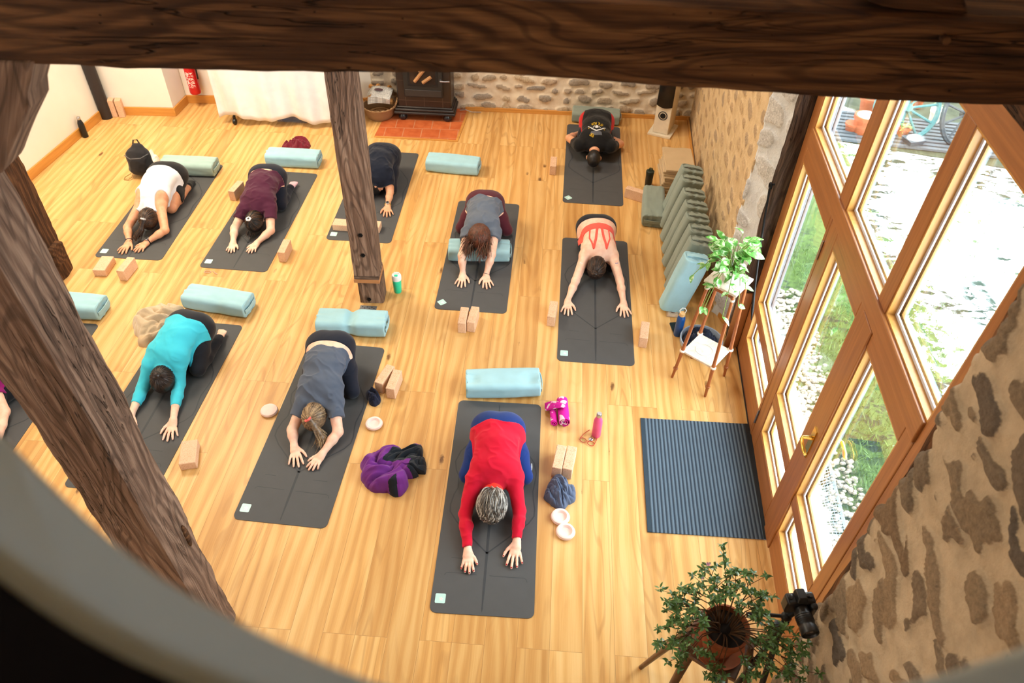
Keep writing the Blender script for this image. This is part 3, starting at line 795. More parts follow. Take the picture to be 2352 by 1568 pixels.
# ---------------------------------------------------------------- yoga mats
MATM = fabric('mat_rubber', (80, 80, 81), 600, 0.1, 0.0, 0.62, 0.05); MATL = plain('mat_line', (50, 53, 58), 0.6)
PATCH = plain('mint_patch', (188, 226, 220), 0.35); PATCHW = plain('patch_mark', (246, 250, 250), 0.3)
MW, ML, MT = 0.68, 1.85, 0.0042
def rrect(w, l, r, n=6):
    pts = []
    for cx, cy, a0 in ((w / 2 - r, r, -90), (w / 2 - r, l - r, 0), (-w / 2 + r, l - r, 90), (-w / 2 + r, r, 180)):
        for i in range(n + 1):
            a = math.radians(a0 + 90 * i / n); pts.append((cx + r * math.cos(a), cy + r * math.sin(a)))
    return pts
def ribbon(m, pts, w, z=MT + 0.0006):
    pts = [np.array(p, float) for p in pts]; w = [w] * len(pts) if np.isscalar(w) else w; V = []
    for i, p in enumerate(pts):
        t = nrm(np.append(pts[min(i + 1, len(pts) - 1)] - pts[max(i - 1, 0)], 0)); s = np.array([-t[1], t[0]])
        for sg in (-1, 1): q = p + s * sg * w[i] / 2; V.append((q[0], q[1], z))
    m.add(V, [(2 * i, 2 * i + 1, 2 * i + 3, 2 * i + 2) for i in range(len(pts) - 1)])
def make_mat(label, x, y, t, patch='square'):
    r = thing('yoga_mat', label, 'yoga mat', (x, y, 0), t, 'yoga mats')
    m = MB(); m.prism(rrect(MW, ML, 0.045), 0, MT); m.build('mat_sheet', MATM, r)
    m = MB(); ribbon(m, [(0, 0.02), (0, 0.05), (0, 0.055), (0, 0.2), (0, 0.45), (0, 1.4), (0, 1.8), (0, 1.83)], [0.001, 0.012, 0.008, 0.017, 0.018, 0.018, 0.008, 0.001]); m.build('centre_line', MATL, r)
    for sg, pts in ((-1, [(0, .45), (-.12, .57), (-.235, .69), (-.29, .77), (-.295, .83), (-.278, .92), (-.255, .98), (-.262, 1.09), (-.285, 1.14), (-.30, 1.22), (-.27, 1.32), (-.2, 1.42), (0, 1.6)]),
                    (1, [(0, .45), (.16, .6), (.278, .708), (.315, .77), (.318, .83), (.305, .92), (.30, .98), (.315, 1.09), (.32, 1.15), (.30, 1.25), (.2, 1.42), (0, 1.6)])):
        m = MB(); ribbon(m, pts, 0.010); m.build('guide_line', MATL, r)
    for pts in ([(-.272, .268), (-.268, .28), (-.256, .289), (-.16, .288), (-.055, .283)], [(.03, .283), (.15, .281), (.262, .28), (.278, .272), (.286, .25)], [(-.24, .403), (-.155, .399)], [(.13, .395), (.237, .393)]):
        m = MB(); ribbon(m, pts, 0.0035); m.build('guide_mark', MATL, r)
    c, s = -0.279, 0.10
    m = MB(); P_ = rrect(0.068, 0.068, 0.008, 3)
    if patch == 'diamond':
        a = math.radians(40); P_ = [(math.cos(a) * px - math.sin(a) * (py - .034), math.sin(a) * px + math.cos(a) * (py - .034) + .034) for px, py in P_]
    m.prism([(c + px, s - 0.034 + py) for px, py in P_], MT, MT + 0.0008); pt = m.build('logo_patch', PATCH, r)
    m = MB()
    for i in range(5):
        a = math.radians(90 + 72 * i); d = np.array([math.cos(a), math.sin(a)]); q = np.array([c + 0.006, s - 0.003])
        m.add([(q[0], q[1], MT + .0012), tuple(q + 0.006 * np.array([d[0] - d[1], d[1] + d[0]])) + (MT + .0012,), tuple(q + 0.016 * d) + (MT + .0012,), tuple(q + 0.006 * np.array([d[0] + d[1], d[1] - d[0]])) + (MT + .0012,)], [(0, 3, 2, 1)])
    m.build('logo_mark', PATCHW, pt)
    return r
make_mat('dark grey yoga mat under the person in the white tank top', -3.852, 5.895, -0.033)
make_mat('dark grey yoga mat under the person in the plum tee', -2.771, 5.777, -0.064)
make_mat('dark grey yoga mat passing behind the free-standing post', -1.629, 6.314, -0.046)
make_mat('dark grey yoga mat under the person in burgundy leggings', -0.402, 5.277, -0.051, 'diamond')
make_mat('dark grey yoga mat under the person in the printed black tee', 0.852, 7.161, -0.059, 'diamond')
make_mat('dark grey yoga mat under the bare-backed person in the coral bra', 0.738, 4.643, -0.052)
def mat_from_edge(label, far, near):
    a, b = B(far), B(near); d = nrm(a - b); t = math.atan2(-d[0], d[1]); l = np.array([d[1], -d[0], 0])
    o = a - d * ML - l * MW / 2; make_mat(label, o[0], o[1], t)
mat_from_edge('dark grey yoga mat under the person in the turquoise top', (559, 748), (377, 1090))
mat_from_edge('dark grey yoga mat cut off by the left picture edge', (229, 745), (45, 1012))
make_mat('dark grey yoga mat under the person in the slate tee', -1.604, 2.928, -0.080)
make_mat('dark grey yoga mat under the person in red, nearest of all', -0.137, 2.300, -0.030)

# ---------------------------------------------------------------- bolsters
LBLUE = fabric('bolster_light_blue', (160, 200, 210), 520, 0.25, 0.2); SAGE = fabric('bolster_sage', (138, 148, 136), 520, 0.25, 0.2); PALEG = fabric('bolster_pale_green', (160, 186, 182), 520, 0.25, 0.2)
LABELM = plain('care_label', (226, 230, 232), 0.6)
BL, BW_, BH = 0.62, 0.245, 0.155
def bolster_parts(r, mat, dents=(), seed=0, L=BL, W=BW_, H=BH):
    F = Field((-L / 2 - .03, -W / 2 - .03, -.02), (L / 2 + .03, W / 2 + .03, H + .03), 0.007)
    X, Y, Z = F.axes(); zc = Z - H / 2
    pf = 1 - (2 * X / L) ** 2 * 0.25
    hx, hy, hz = L / 2 - 0.03, (W / 2) * (0.88 + 0.12 * pf) - 0.045, (H / 2) * (0.86 + 0.14 * pf) - 0.045
    qx, qy, qz = np.abs(X) - hx - 0.015, np.abs(Y) - hy, np.abs(zc) - hz
    d = np.sqrt(np.maximum(qx, 0) ** 2 + np.maximum(qy, 0) ** 2 + np.maximum(qz, 0) ** 2) + np.minimum(np.maximum(np.maximum(qx, qy), qz), 0) - 0.045
    d = np.maximum(d, np.abs(X) - L / 2 + 0.004)
    wr = pnoise(X * 2.2, Y * 5, Z * 5, seed, 3); edge = np.clip((np.abs(X) - L * 0.25) / (L * 0.25), 0, 1)
    d = d + 0.005 * wr + 0.005 * edge * np.sin(Y * 75 + 3 * wr) * np.clip(1.6 - np.abs(Y) / 0.06, 0, 1)
    for dx, dy, rx, ry, dp in dents:
        d = d + dp * np.exp(-((X - dx) / rx) ** 2 - ((Y - dy) / ry) ** 2) * np.clip(Z / H + 0.2, 0, 1)
    d = np.maximum(d, 0.001 - Z)
    F.d = d.astype(np.float32); sdf_obj('cover', F, mat, r)
    for sx in (-1, 1):      # piping round each end panel
        m = MB(); pts = []
        for i in range(40):
            a = 2 * math.pi * i / 40; ca, sa = math.cos(a), math.sin(a); e = 0.45
            pts.append((sx * (L / 2 - 0.006), math.copysign(abs(ca) ** e, ca) * (W / 2 - 0.016), max(0.006, H / 2 + math.copysign(abs(sa) ** e, sa) * (H / 2 - 0.013))))
        m.tube(pts, 0.0045, 6, True); m.build('piping', mat, r, True)
    m = MB(); V = []
    for i in range(13):
        t = i / 12; y = (t - 0.5) * (W - 0.05); x = L / 2 + 0.002 + 0.012 * math.sin(math.pi * t) ** 0.7
        for z in (H / 2 + 0.018, H / 2 - 0.018): V += [(x, y, z), (x + 0.005, y, z)]
    F_ = []
    for i in range(12):
        a, b = i * 4, i * 4 + 4
        F_ += [(a, b, b + 1, a + 1), (a + 2, a + 3, b + 3, b + 2), (a, a + 2, b + 2, b), (a + 1, b + 1, b + 3, a + 3)]
    m.add(V, F_); m.build('handle', mat, r, True)
    m = MB(); m.box((L / 2 - 0.001, W / 2 - 0.085, H * 0.35), (L / 2 + 0.003, W / 2 - 0.05, H * 0.35 + 0.03)); m.build('care_label', LABELM, r)
def bolster(label, fl, fr, mat=LBLUE, dents=(), seed=0, z=0.0045):
    a, b = B(fl), B(fr); d = nrm((b - a) * [1, 1, 0]); mid = (a + b) / 2; n = np.array([-d[1], d[0], 0])
    if np.linalg.norm(b - a) < 0.55: mid = b - d * BL / 2
    c = mid + n * BW_ / 2
    r = thing('bolster', label, 'bolster', (c[0], c[1], z), math.atan2(d[1], d[0]), 'bolsters on the floor'); bolster_parts(r, mat, dents, seed); return r
bolster('light blue bolster behind the person in red, at the head of the nearest mat', (1069, 921), (1243, 917), LBLUE, [(-.25, -.02, .05, .05, .022), (.22, -.03, .06, .05, .022)], 1)
bolster('light blue bolster with a pinched middle behind the person in the slate tee', (725, 773), (887, 780), LBLUE, [(-0.01, -.03, .04, .2, .045)], 2)
bolster('light blue bolster behind the turquoise top, lying askew on bare floor', (421, 712), (563, 735), LBLUE, [(0.05, -.1, .05, .05, .012)], 3, 0)
bolster('light blue bolster partly hidden by the close left post', (112, 733), (229.6, 741.7), LBLUE, [], 4)
bolster('light blue bolster in front of the maroon bag', (612, 384), (729, 391), LBLUE, [], 5, 0)
bolster('pale grey-green bolster beside the black backpack', (372, 405), (490, 410), PALEG, [], 6)
bolster('light blue bolster lying alone on the floor in front of the stove hearth', (976, 396), (1098, 407.5), LBLUE, [], 7, 0)
bolster('sage green bolster against the stone back wall behind the black tee', (1313, 283), (1420, 292), SAGE, [], 8, 0)
bolster('light blue bolster lying under the chest of the person in burgundy leggings', (1028, 604), (1172, 607), LBLUE, [(0, 0, .14, .2, .02)], 9)
# loose sage bolster lying lengthwise and the row leaning on the right wall
lo = thing('bolster', 'sage green bolster lying loose before the row of leaning bolsters', 'bolster', B((1500, 474), 0.07) * [1, 1, 0], math.radians(-97), 'bolsters on the floor'); bolster_parts(lo, SAGE, [], 10)
lean = thing('bolster', '', 'bolster', (0, 0, 0), 0, 'bolsters leaning on the wall'); bolster_parts(lean, SAGE, [], 11)
LT = [((1590, 392), 'sage bolster leaning on the wall, farthest of the leaning row'), ((1590, 416), 'sage bolster leaning on the wall, second from the far end of the row'), ((1594, 447), 'sage bolster leaning on the wall, third from the far end of the row'), ((1599, 475), 'sage bolster leaning on the wall, fourth from the far end of the row'),
      ((1602, 503), 'sage bolster leaning on the wall, fifth from the far end of the row'), ((1609, 531), 'sage bolster leaning on the wall, sixth from the far end of the row'), ((1611, 559), 'sage bolster leaning on the wall right behind the light blue one'), ((1600, 597), 'light blue bolster leaning on the wall, nearest the plant stand')]
for i, (px, lb) in enumerate(LT):
    if i == 7:
        o = thing('bolster', lb, 'bolster', (0, 0, 0), 0, 'bolsters leaning on the wall'); bolster_parts(o, LBLUE, [], 12)
    else:
        o = lean if i == 0 else dup(lean, (0, 0, 0), 0); o['label'] = lb
    top = B(px, 0.60); ex = nrm([0.21, -0.03, 0.97]); ey = nrm(np.cross([0.05, -1, 0], ex)); ey = nrm(np.cross(np.cross(ex, [0.0, -1, 0.05]), ex)) if False else ey
    ez = nrm(np.cross(ex, ey)); ey = np.cross(ez, ex)
    if ez[1] > 0: ez, ey = -ez, -ey
    org = top - ex * (BL / 2) - ez * BH / 2
    org[2] = (BL / 2) * ex[2] + (BW_ / 2) * abs(ey[2]) * 0.92 + 0.004
    Mx = Matrix(((ex[0], ey[0], ez[0], org[0]), (ex[1], ey[1], ez[1], org[1]), (ex[2], ey[2], ez[2], org[2]), (0, 0, 0, 1)))
    o.matrix_world = Mx

# ---------------------------------------------------------------- cork blocks
def cork_mat():
    t = NT('cork'); v = t.coord()
    n = t.noise(v, 130.0, 3.0, 0.7); n2 = t.noise(v, 10.0, 2.0)
    t.base(t.ramp(t.math('ADD', t.math('MULTIPLY', n, 0.75), t.math('MULTIPLY', n2, 0.25)), [(0.28, lin((180, 132, 98))), (0.45, lin((218, 178, 146))), (0.7, lin((232, 198, 168)))]))
    t.bump(n, 0.2, 0.002); return t.set(0.85, 0.15)
CORK = cork_mat()
_bk = {}
def block(label, far, near, kind='edge', z=0.0, group='cork yoga blocks'):
    """far / near: middle of the top face's two short ends in the photo"""
    dims = {'edge': (0.075, 0.225, 0.12), 'flat': (0.12, 0.225, 0.075), 'up': (0.075, 0.12, 0.225)}[kind]
    a, b = B(far, dims[2] + z), B(near, dims[2] + z); c = (a + b) / 2; d = nrm((a - b) * [1, 1, 0])
    m = MB(); m.box((-dims[0] / 2, -dims[1] / 2, 0), (dims[0] / 2, dims[1] / 2, dims[2])); o = m.build('cork_block', CORK, None, bevel=0.006, seg=3)
    o.location = (c[0], c[1], z); o.rotation_euler = (0, 0, math.atan2(-d[0], d[1])); tag(o, label, 'yoga block', group); return o
block('cork block beside the red person, left one of a touching pair', (1291, 1021), (1279, 1075)); block('cork block beside the red person, right one of a touching pair', (1315, 1023), (1303, 1078))
block('cork block in front of the mat with burgundy leggings, left of two', (1067.5, 706), (1060.5, 741)); block('cork block in front of the mat with burgundy leggings, right of two', (1092, 703.5), (1081, 740))
block('cork block left of the coral bra person\'s outstretched hand', (1272.5, 692), (1266.5, 726)); block('cork block right of the coral bra person\'s mat', (1483, 739), (1479, 775))
block('cork block right of the slate tee mat, the farther of two', (896, 840), (870, 877)); block('cork block right of the slate tee mat, the nearer of two', (912.5, 850), (896, 891))
block('cork block lying flat in front of the turquoise person\'s hand', (435, 1011), (429, 1063), 'flat')
block('cork block lying flat before the white tank top person\'s mat', (246, 590), (227, 618), 'flat'); block('cork block on its edge before the white tank top person\'s mat', (299, 592), (276, 620))
block('cork block left of the plum tee person\'s hips', (551, 416), (531, 438)); block('cork block by the plum tee mat\'s front right corner', (659, 550), (645, 579))
block('cork block on the mat left of the free-standing post', (762, 508), (818, 512), 'flat', 0.0045); block('cork block on the mat right behind the free-standing post', (822, 511), (876, 515), 'flat', 0.0045)
block('cork block left of the black tee person\'s mat', (1273, 355), (1270, 386)); block('cork block near the dark shaker on the right', (1480, 441), (1441, 429))
block('cork block standing upright in the far corner, left of two', (255, 222.5), (251, 230), 'up'); block('cork block standing upright in the far corner, right of two', (271, 222.5), (268, 231), 'up')
# pink foam discs
PINKF = plain('pink_foam', (242, 214, 206), 0.6, 0.2)
def disc(label, px, up=True, z=0.0):
    c = B(px, 0.02 + z); o = thing('foam_disc', label, 'foam disc', (c[0], c[1], z), 0, 'pink foam knee discs'); m = MB()
    pr = [(0.0, 0.0), (0.055, 0.0), (0.066, 0.008), (0.069, 0.018), (0.064, 0.030), (0.054, 0.035)] + ([(0.047, 0.034), (0.041, 0.026), (0.036, 0.017), (0.0, 0.015)] if up else [(0.03, 0.038), (0.0, 0.039)])
    m.lathe(pr, 36); m.build('disc_body', PINKF, o, True)
    m = MB(); m.tube([(0.0665 * math.cos(a), 0.0665 * math.sin(a), 0.017) for a in np.linspace(0, 2 * math.pi, 49)[:-1]], 0.003, 6, True); m.build('rim', PINKF, o, True); return o
disc('smooth pink foam disc left of the slate tee mat', (618, 942), False); disc('dished pink foam disc right of the slate tee mat', (859, 972))
disc('dished pink foam disc touching the grey-blue scarf', (1287, 1186)); disc('dished pink foam disc nearest the camera', (1299, 1220))
# ---------------------------------------------------------------- people in child's pose
SK = skin('skin_fair', (236, 186, 158)); SKT = skin('skin_warm', (222, 166, 130)); SKP = skin('skin_pale', (240, 198, 174))
def hand_prims(W, M, side, l_hint=None):
    """palm-down hand: wrist W, middle finger tip M, side=+1 when the thumb lies towards +lateral. returns cones (a,b,ra,rb)"""
    W = np.array(W, float); M = np.array(M, float)
    f = nrm([M[0] - W[0], M[1] - W[1], 0]); l = np.array([-f[1], f[0], 0]) * side; u = np.array([0, 0, 1.0])
    s = float(np.clip(np.linalg.norm((M - W)[:2]) / 0.178, 0.9, 1.12))
    z0 = 0.006
    def pt(a, b, c): return np.array([W[0], W[1], z0]) + s * (f * a + l * b) + u * c
    out = []
    out.append((W, pt(0.035, 0.0, 0.022), 0.024, 0.022, 0.02, 0.028, 0.034))            # heel of the hand
    out.append((pt(0.02, 0.002, 0.020), pt(0.082, 0.0, 0.019), 0.017, 0.013, 0.014, 0.032, 0.040))
    fingers = [((0.086, 0.029), 11, 0.074, .0088), ((0.092, 0.009), 1, 0.083, .0090), ((0.087, -0.012), -8, 0.077, .0086), ((0.077, -0.031), -20, 0.060, .0076)]
    tips = []
    for (a, b), ang, L, r in fingers:
        t = math.radians(ang); d = (math.cos(t), math.sin(t)); r *= 1.06
        p0 = pt(a - 0.012, b * 0.96, 0.017); p1 = pt(a + d[0] * L * 0.42, b + d[1] * L * 0.42, 0.021)
        p2 = pt(a + d[0] * L * 0.72, b + d[1] * L * 0.72, 0.015); p3 = pt(a + d[0] * L * 0.97, b + d[1] * L * 0.97, 0.0095)
        out += [(p0, p1, r * 1.12, r, 0.006), (p1, p2, r, r * 0.93, 0.004), (p2, p3, r * 0.93, r * 0.80, 0.004)]
        tips.append((p3, nrm(p3 - p2)))
    t0, t1, t2, t3 = pt(0.022, 0.024, 0.020), pt(0.052, 0.049, 0.019), pt(0.078, 0.062, 0.016), pt(0.100, 0.069, 0.010)
    out += [(t0, t1, .015, .0115, 0.01), (t1, t2, .0112, .0100, 0.004), (t2, t3, .0100, .0078, 0.004)]
    tips.append((t3, nrm(t3 - t2)))
    return out, tips
class Body: pass
def skeleton(S):
    """joints of one kneeling, folded figure from where the photo shows them"""
    b = Body(); g = S.get
    b.P = B(S['pelvis'], g('pz', 0.27)); b.sL = B(S['sL'], g('sz', 0.17)); b.sR = B(S['sR'], g('sz', 0.17))
    b.H = B(S['head'], g('hz', 0.125))
    b.eL = B(S['eL'], g('ez', 0.075)); b.eR = B(S['eR'], g('ez', 0.075))
    b.wL = B(S['wL'], 0.034); b.wR = B(S['wR'], 0.034)
    b.mL = B(S['mL'], 0.015) if 'mL' in S else None; b.mR = B(S['mR'], 0.015) if 'mR' in S else None
    M = (b.sL + b.sR) / 2; b.M = M
    f = nrm((M - b.P) * [1, 1, 0]); b.f = f; b.l = np.array([-f[1], f[0], 0])
    b.len = float(np.linalg.norm((M - b.P)))
    sc = g('sc', 1.0); b.sc = sc
    kw = g('kw', 0.155)
    kf = g('kf', 0.36)
    b.hL = b.P - b.l * 0.085 * sc + [0, 0, -0.05]; b.hR = b.P + b.l * 0.085 * sc + [0, 0, -0.05]
    b.kL = B(S['kL'], 0.07) if 'kL' in S else b.P * [1, 1, 0] + f * kf - b.l * kw + [0, 0, 0.068]
    b.kR = B(S['kR'], 0.07) if 'kR' in S else b.P * [1, 1, 0] + f * kf + b.l * kw + [0, 0, 0.068]
    b.aL = b.P * [1, 1, 0] - f * g('ab', 0.02) - b.l * 0.085 + [0, 0, 0.045]; b.aR = b.P * [1, 1, 0] - f * g('ab', 0.02) + b.l * 0.085 + [0, 0, 0.045]
    if 'aR' in S: b.aR = B(S['aR'], 0.05)
    b.tL = b.aL - f * 0.15 + b.l * 0.02 + [0, 0, -0.018]; b.tR = b.aR - f * 0.15 - b.l * 0.02 + [0, 0, -0.018]
    if 'tR' in S: b.tR = B(S['tR'], 0.045)
    return b
def limbs(b, S):
    """every primitive of the body with a tag: (tag, kind, args)"""
    sc = b.sc; P, M, f, l = b.P, b.M, b.f, b.l; up = np.array([0, 0, 1.0]); g = S.get
    bz = g('back', 0.06)
    def sp(t, dz=0.0): q = P + (M - P) * t; return q + up * (bz * 4 * t * (1 - t) + dz)
    L = []
    a = L.append
    w = g('fat', 1.0)
    a(('pelvis', P - l * 0.03, P + l * 0.03, 0.128 * sc, 0.128 * sc, 0.05, l, 0.165 * sc * w, 0.165 * sc * w))
    a(('glute', P - l * 0.078 * sc - f * 0.035 - up * 0.03, P - l * 0.085 * sc + f * 0.03 - up * 0.05, 0.112 * sc, 0.10 * sc, 0.05))
    a(('glute', P + l * 0.078 * sc - f * 0.035 - up * 0.03, P + l * 0.085 * sc + f * 0.03 - up * 0.05, 0.112 * sc, 0.10 * sc, 0.05))
    a(('waist', sp(0.12), sp(0.45), 0.112 * sc, 0.098 * sc, 0.05, l, 0.158 * sc * w, 0.134 * sc * w))
    a(('chest', sp(0.42), sp(0.80), 0.100 * sc, 0.098 * sc, 0.05, l, 0.138 * sc * w, 0.158 * sc * w))
    a(('chest', sp(0.78), sp(0.97), 0.095 * sc, 0.072 * sc, 0.05, l, 0.156 * sc * w, 0.140 * sc))
    for s, e, wv in ((b.sL, b.eL, b.wL), (b.sR, b.eR, b.wR)):
        sg = 1 if (s - M) @ l > 0 else -1
        a(('blade', sp(0.84) + l * sg * 0.07, s - f * 0.02, 0.066 * sc, 0.058 * sc, 0.05))
    for nm, s, e, wv in (('L', b.sL, b.eL, b.wL), ('R', b.sR, b.eR, b.wR)):
        a(('uarm' + nm, s, e, 0.053 * sc * g('arm', 1), 0.039 * sc * g('arm', 1), 0.03))
        a(('farm' + nm, e, e + (wv - e) * 0.35, 0.038 * sc * g('arm', 1), 0.037 * sc * g('arm', 1), 0.02))
        a(('farm' + nm, e + (wv - e) * 0.35, wv, 0.037 * sc * g('arm', 1), 0.024 * sc, 0.02))
    for nm, h, k, an, to in (('L', b.hL, b.kL, b.aL, b.tL), ('R', b.hR, b.kR, b.aR, b.tR)):
        a(('thigh', h, h + (k - h) * 0.5, 0.094 * sc * w, 0.080 * sc * w, 0.04)); a(('thigh', h + (k - h) * 0.5, k, 0.080 * sc * w, 0.058 * sc, 0.04))
        a(('shin', k, k + (an - k) * 0.4, 0.055 * sc, 0.054 * sc, 0.02)); a(('shin', k + (an - k) * 0.4, an, 0.054 * sc, 0.034 * sc, 0.02))
        a(('foot', an, an + (to - an) * 0.3 + up * 0.004, 0.034 * sc, 0.031 * sc, 0.02))
        a(('foot', an + (to - an) * 0.25, to, 0.031 * sc, 0.017, 0.02, l, 0.034 * sc, 0.040 * sc))
        for i in range(5):
            q = to + l * (i - 2) * 0.016 + nrm(to - an) * (0.002 - 0.004 * abs(i - 2)); a(('foot', q, q + nrm(to - an) * (0.026), 0.0095, 0.008, 0.006))
    hd = nrm(b.H - (M + up * 0.02)); hd = nrm(hd * [1, 1, 0.4]); b.hd = hd
    b.hl = nrm(np.cross(up, hd)); b.hu = np.cross(hd, b.hl)
    a(('neck', sp(0.93) - up * 0.01, b.H - hd * 0.06, 0.058 * sc, 0.050 * sc, 0.04))
    return L
def head_field(F, b, S):
    H, hd, hl, hu = b.H, b.hd, b.hl, b.hu; s = S.get('hs', 1.0)
    E = [hd, hl, hu]
    F.ell(H + hd * 0.012 + hu * 0.012, (0.104 * s, 0.077 * s, 0.094 * s), E, 0.03)           # cranium
    F.ell(H - hd * 0.045 - hu * 0.040, (0.062 * s, 0.056 * s, 0.058 * s), E, 0.03)           # jaw and cheeks
    F.cone(H - hd * 0.010 - hu * 0.088, H - hd * 0.035 - hu * 0.104, 0.009, 0.013, 0.01)      # nose
    F.cone(H - hd * 0.060 - hu * 0.090 - hl * 0.018, H - hd * 0.060 - hu * 0.090 + hl * 0.018, 0.009, 0.009, 0.008)   # lips
    F.ell(H - hd * 0.090 - hu * 0.078, (0.018, 0.024, 0.018), E, 0.02)                         # chin
    for sg in (-1, 1):
        F.ell(H + hd * 0.008 - hu * 0.080 + hl * sg * 0.031, (0.012, 0.015, 0.010), E, 0.006)  # closed eyes
        F.cone(H + hd * 0.028 - hu * 0.080 + hl * sg * 0.018, H + hd * 0.026 - hu * 0.076 + hl * sg * 0.045, 0.009, 0.008, 0.012)  # brow
        F.ell(H - hd * 0.012 + hu * 0.0 + hl * sg * 0.080 * s, (0.031, 0.010, 0.019), E, 0.006)  # ears
def add_limb(F, p, infl=0.0, k=None, cut=None):
    tg, a, c, ra, rb = p[:5]; kk = p[5] if k is None else k
    if len(p) > 6: F.cone(a, c, ra + infl, rb + infl, kk, p[6], p[7] + infl, p[8] + infl, cut)
    else: F.cone(a, c, ra + infl, rb + infl, kk, cut=cut)
def bounds(b):
    pts = np.array([b.P, b.sL, b.sR, b.H, b.eL, b.eR, b.wL, b.wR, b.kL, b.kR, b.aL, b.aR, b.tL, b.tR] + [q for q in (b.mL, b.mR) if q is not None])
    lo, hi = pts.min(0) - 0.2, pts.max(0) + 0.2; lo[2] = -0.02; hi[2] = pts[:, 2].max() + 0.22
    return lo, hi
def floor_clip(F, z=0.005):
    X, Y, Z = F.axes(); F.d = np.maximum(F.d, (z - Z)).astype(np.float32)
def local(F, b):
    X, Y, Z = F.axes(); A = (X - b.P[0]) * b.f[0] + (Y - b.P[1]) * b.f[1]; Bc = (X - b.P[0]) * b.l[0] + (Y - b.P[1]) * b.l[1]
    return X, Y, Z, A, Bc
def crease(X, Y, Z, seed, fx=17.0):
    n = pnoise(X * fx / 6, Y * fx / 6, Z * fx / 6, seed, 2)
    return np.abs(np.sin(3.0 * n + 1.2 * pnoise(X * fx / 2.5, Y * fx / 2.5, Z * fx / 2.5, seed + 1, 2))) - 0.5
def person(label, S, garments, hair, sk=SK, h=0.005, group=None):
    b = skeleton(S); L = limbs(b, S); lo, hi = bounds(b)
    root = thing('person', label, 'person', (b.P[0], b.P[1], 0), 0, group)
    base = np.array([b.P[0], b.P[1], 0])
    F = Field(lo, hi, h)
    for p in L: add_limb(F, p)
    head_field(F, b, S)
    tips = []
    for w, m, sd in ((b.wL, b.mL, 1), (b.wR, b.mR, -1)):
        if m is None: continue
        hp, tp_ = hand_prims(w, m, sd * S.get('thumb', 1)); tips += tp_
        for q in hp:
            if len(q) > 5: 
                ax = nrm(np.cross(nrm((m - w) * [1, 1, 0]), [0, 0, 1])); F.cone(q[0], q[1], q[2], q[3], q[4], ax, q[5], q[6])
            else: F.cone(q[0], q[1], q[2], q[3], q[4])
    floor_clip(F)
    sdf_obj('body', F, sk, root, base)
    bodyd = F
    for gm in garments:
        nm, mat, fn = gm
        G = Field(lo, hi, h)
        fn(G, L, b, bodyd)
        floor_clip(G, 0.0055)
        sdf_obj(nm, G, mat, root, base)
    if hair: hair(root, b, S, base)
    return root, b, tips, base
# garments -----------------------------------------------------------------
def shirt(hem=-0.02, sleeve=0.6, off=0.012, amp=0.005, seed=1, neck=True, long=False, drape=0.0, top=None):
    def fn(G, L, b, F):
        for p in L:
            tg = p[0]
            if tg in ('pelvis', 'waist', 'chest', 'blade'): add_limb(G, p, off + drape * (tg in ('waist', 'pelvis')))
            elif tg.startswith('uarm'):
                a, c = p[1], p[2]; n = nrm(c - a)
                if sleeve >= 1: add_limb(G, p, off)
                elif sleeve > 0:
                    q = a + (c - a) * sleeve
                    add_limb(G, p, off + 0.006, 0.03, [(q, n)])
            elif tg.startswith('farm') and sleeve > 1:
                s = sleeve - 1; e, w = (b.eL, b.wL) if tg.endswith('L') else (b.eR, b.wR)
                add_limb(G, p, off - 0.002, 0.02, [(e + (w - e) * s, nrm(w - e))])
            elif tg == 'neck' and neck:
                a, c = p[1], p[2]; add_limb(G, p, off - 0.002, 0.03, [(a + (c - a) * (0.5 if neck is True else neck), nrm(c - a))])
        X, Y, Z, A, Bc = local(G, b)
        d = G.d + 1.7 * amp * crease(X, Y, Z, seed) * np.clip(1.2 - np.abs(G.d) * 10, 0, 1)
        T = G.twin()
        for p in L:
            if p[0] in ('pelvis', 'waist', 'chest', 'blade'): add_limb(T, p, 0.0)
        d = np.minimum(d, np.maximum(F.d - 0.007, T.d - 0.035))
        if top is not None: d = np.maximum(d, A - top)
        if not long: d = np.maximum(d, np.where(A < 0.42 * b.len, hem + 0.012 * np.sin(Bc * 30) - A, -1))
        G.d = d.astype(np.float32)
    return fn
def leggings(waist=0.06, leg=0.97, off=0.0045, seed=3, amp=0.0012):
    def fn(G, L, b, F):
        for p in L:
            tg = p[0]
            if tg in ('pelvis', 'glute'): add_limb(G, p, off)
            elif tg == 'waist': add_limb(G, p, off)
        X, Y, Z, A, Bc = local(G, b)
        G.d = np.maximum(G.d, A - waist - 0.25 * np.clip(0.22 - Z, 0, 1)).astype(np.float32)
        for p in L:
            if p[0] == 'thigh': add_limb(G, p, off, 0.03) if leg > 0.6 else add_limb(G, p, off + 0.004, 0.03, [(b.P + b.f * leg, b.f)])
            elif p[0] == 'shin' and leg > 0.6:
                add_limb(G, p, off, 0.02, [(b.aL * 0 + (b.P * [1, 1, 0] + b.f * (1 - leg) - b.f * 0.02), -b.f)] if leg < 1 else None)
        T = G.twin()
        for p in L:
            if p[0] in ('thigh', 'glute', 'pelvis') or (p[0] == 'shin' and leg > 0.6): add_limb(T, p, 0.0)
        lim = waist + 0.02 + (9 if leg > 0.6 else 0) * (Z < 0.20) if leg > 0.6 else waist + 0.02
        G.d = np.minimum(G.d, np.maximum(np.maximum(F.d - off, T.d - 0.03), A - np.where(Z < 0.19 + 0 * A, 0.34 if leg > .6 else leg, waist)))
        G.d = (G.d + amp * crease(X, Y, Z, seed, 14)).astype(np.float32)
    return fn
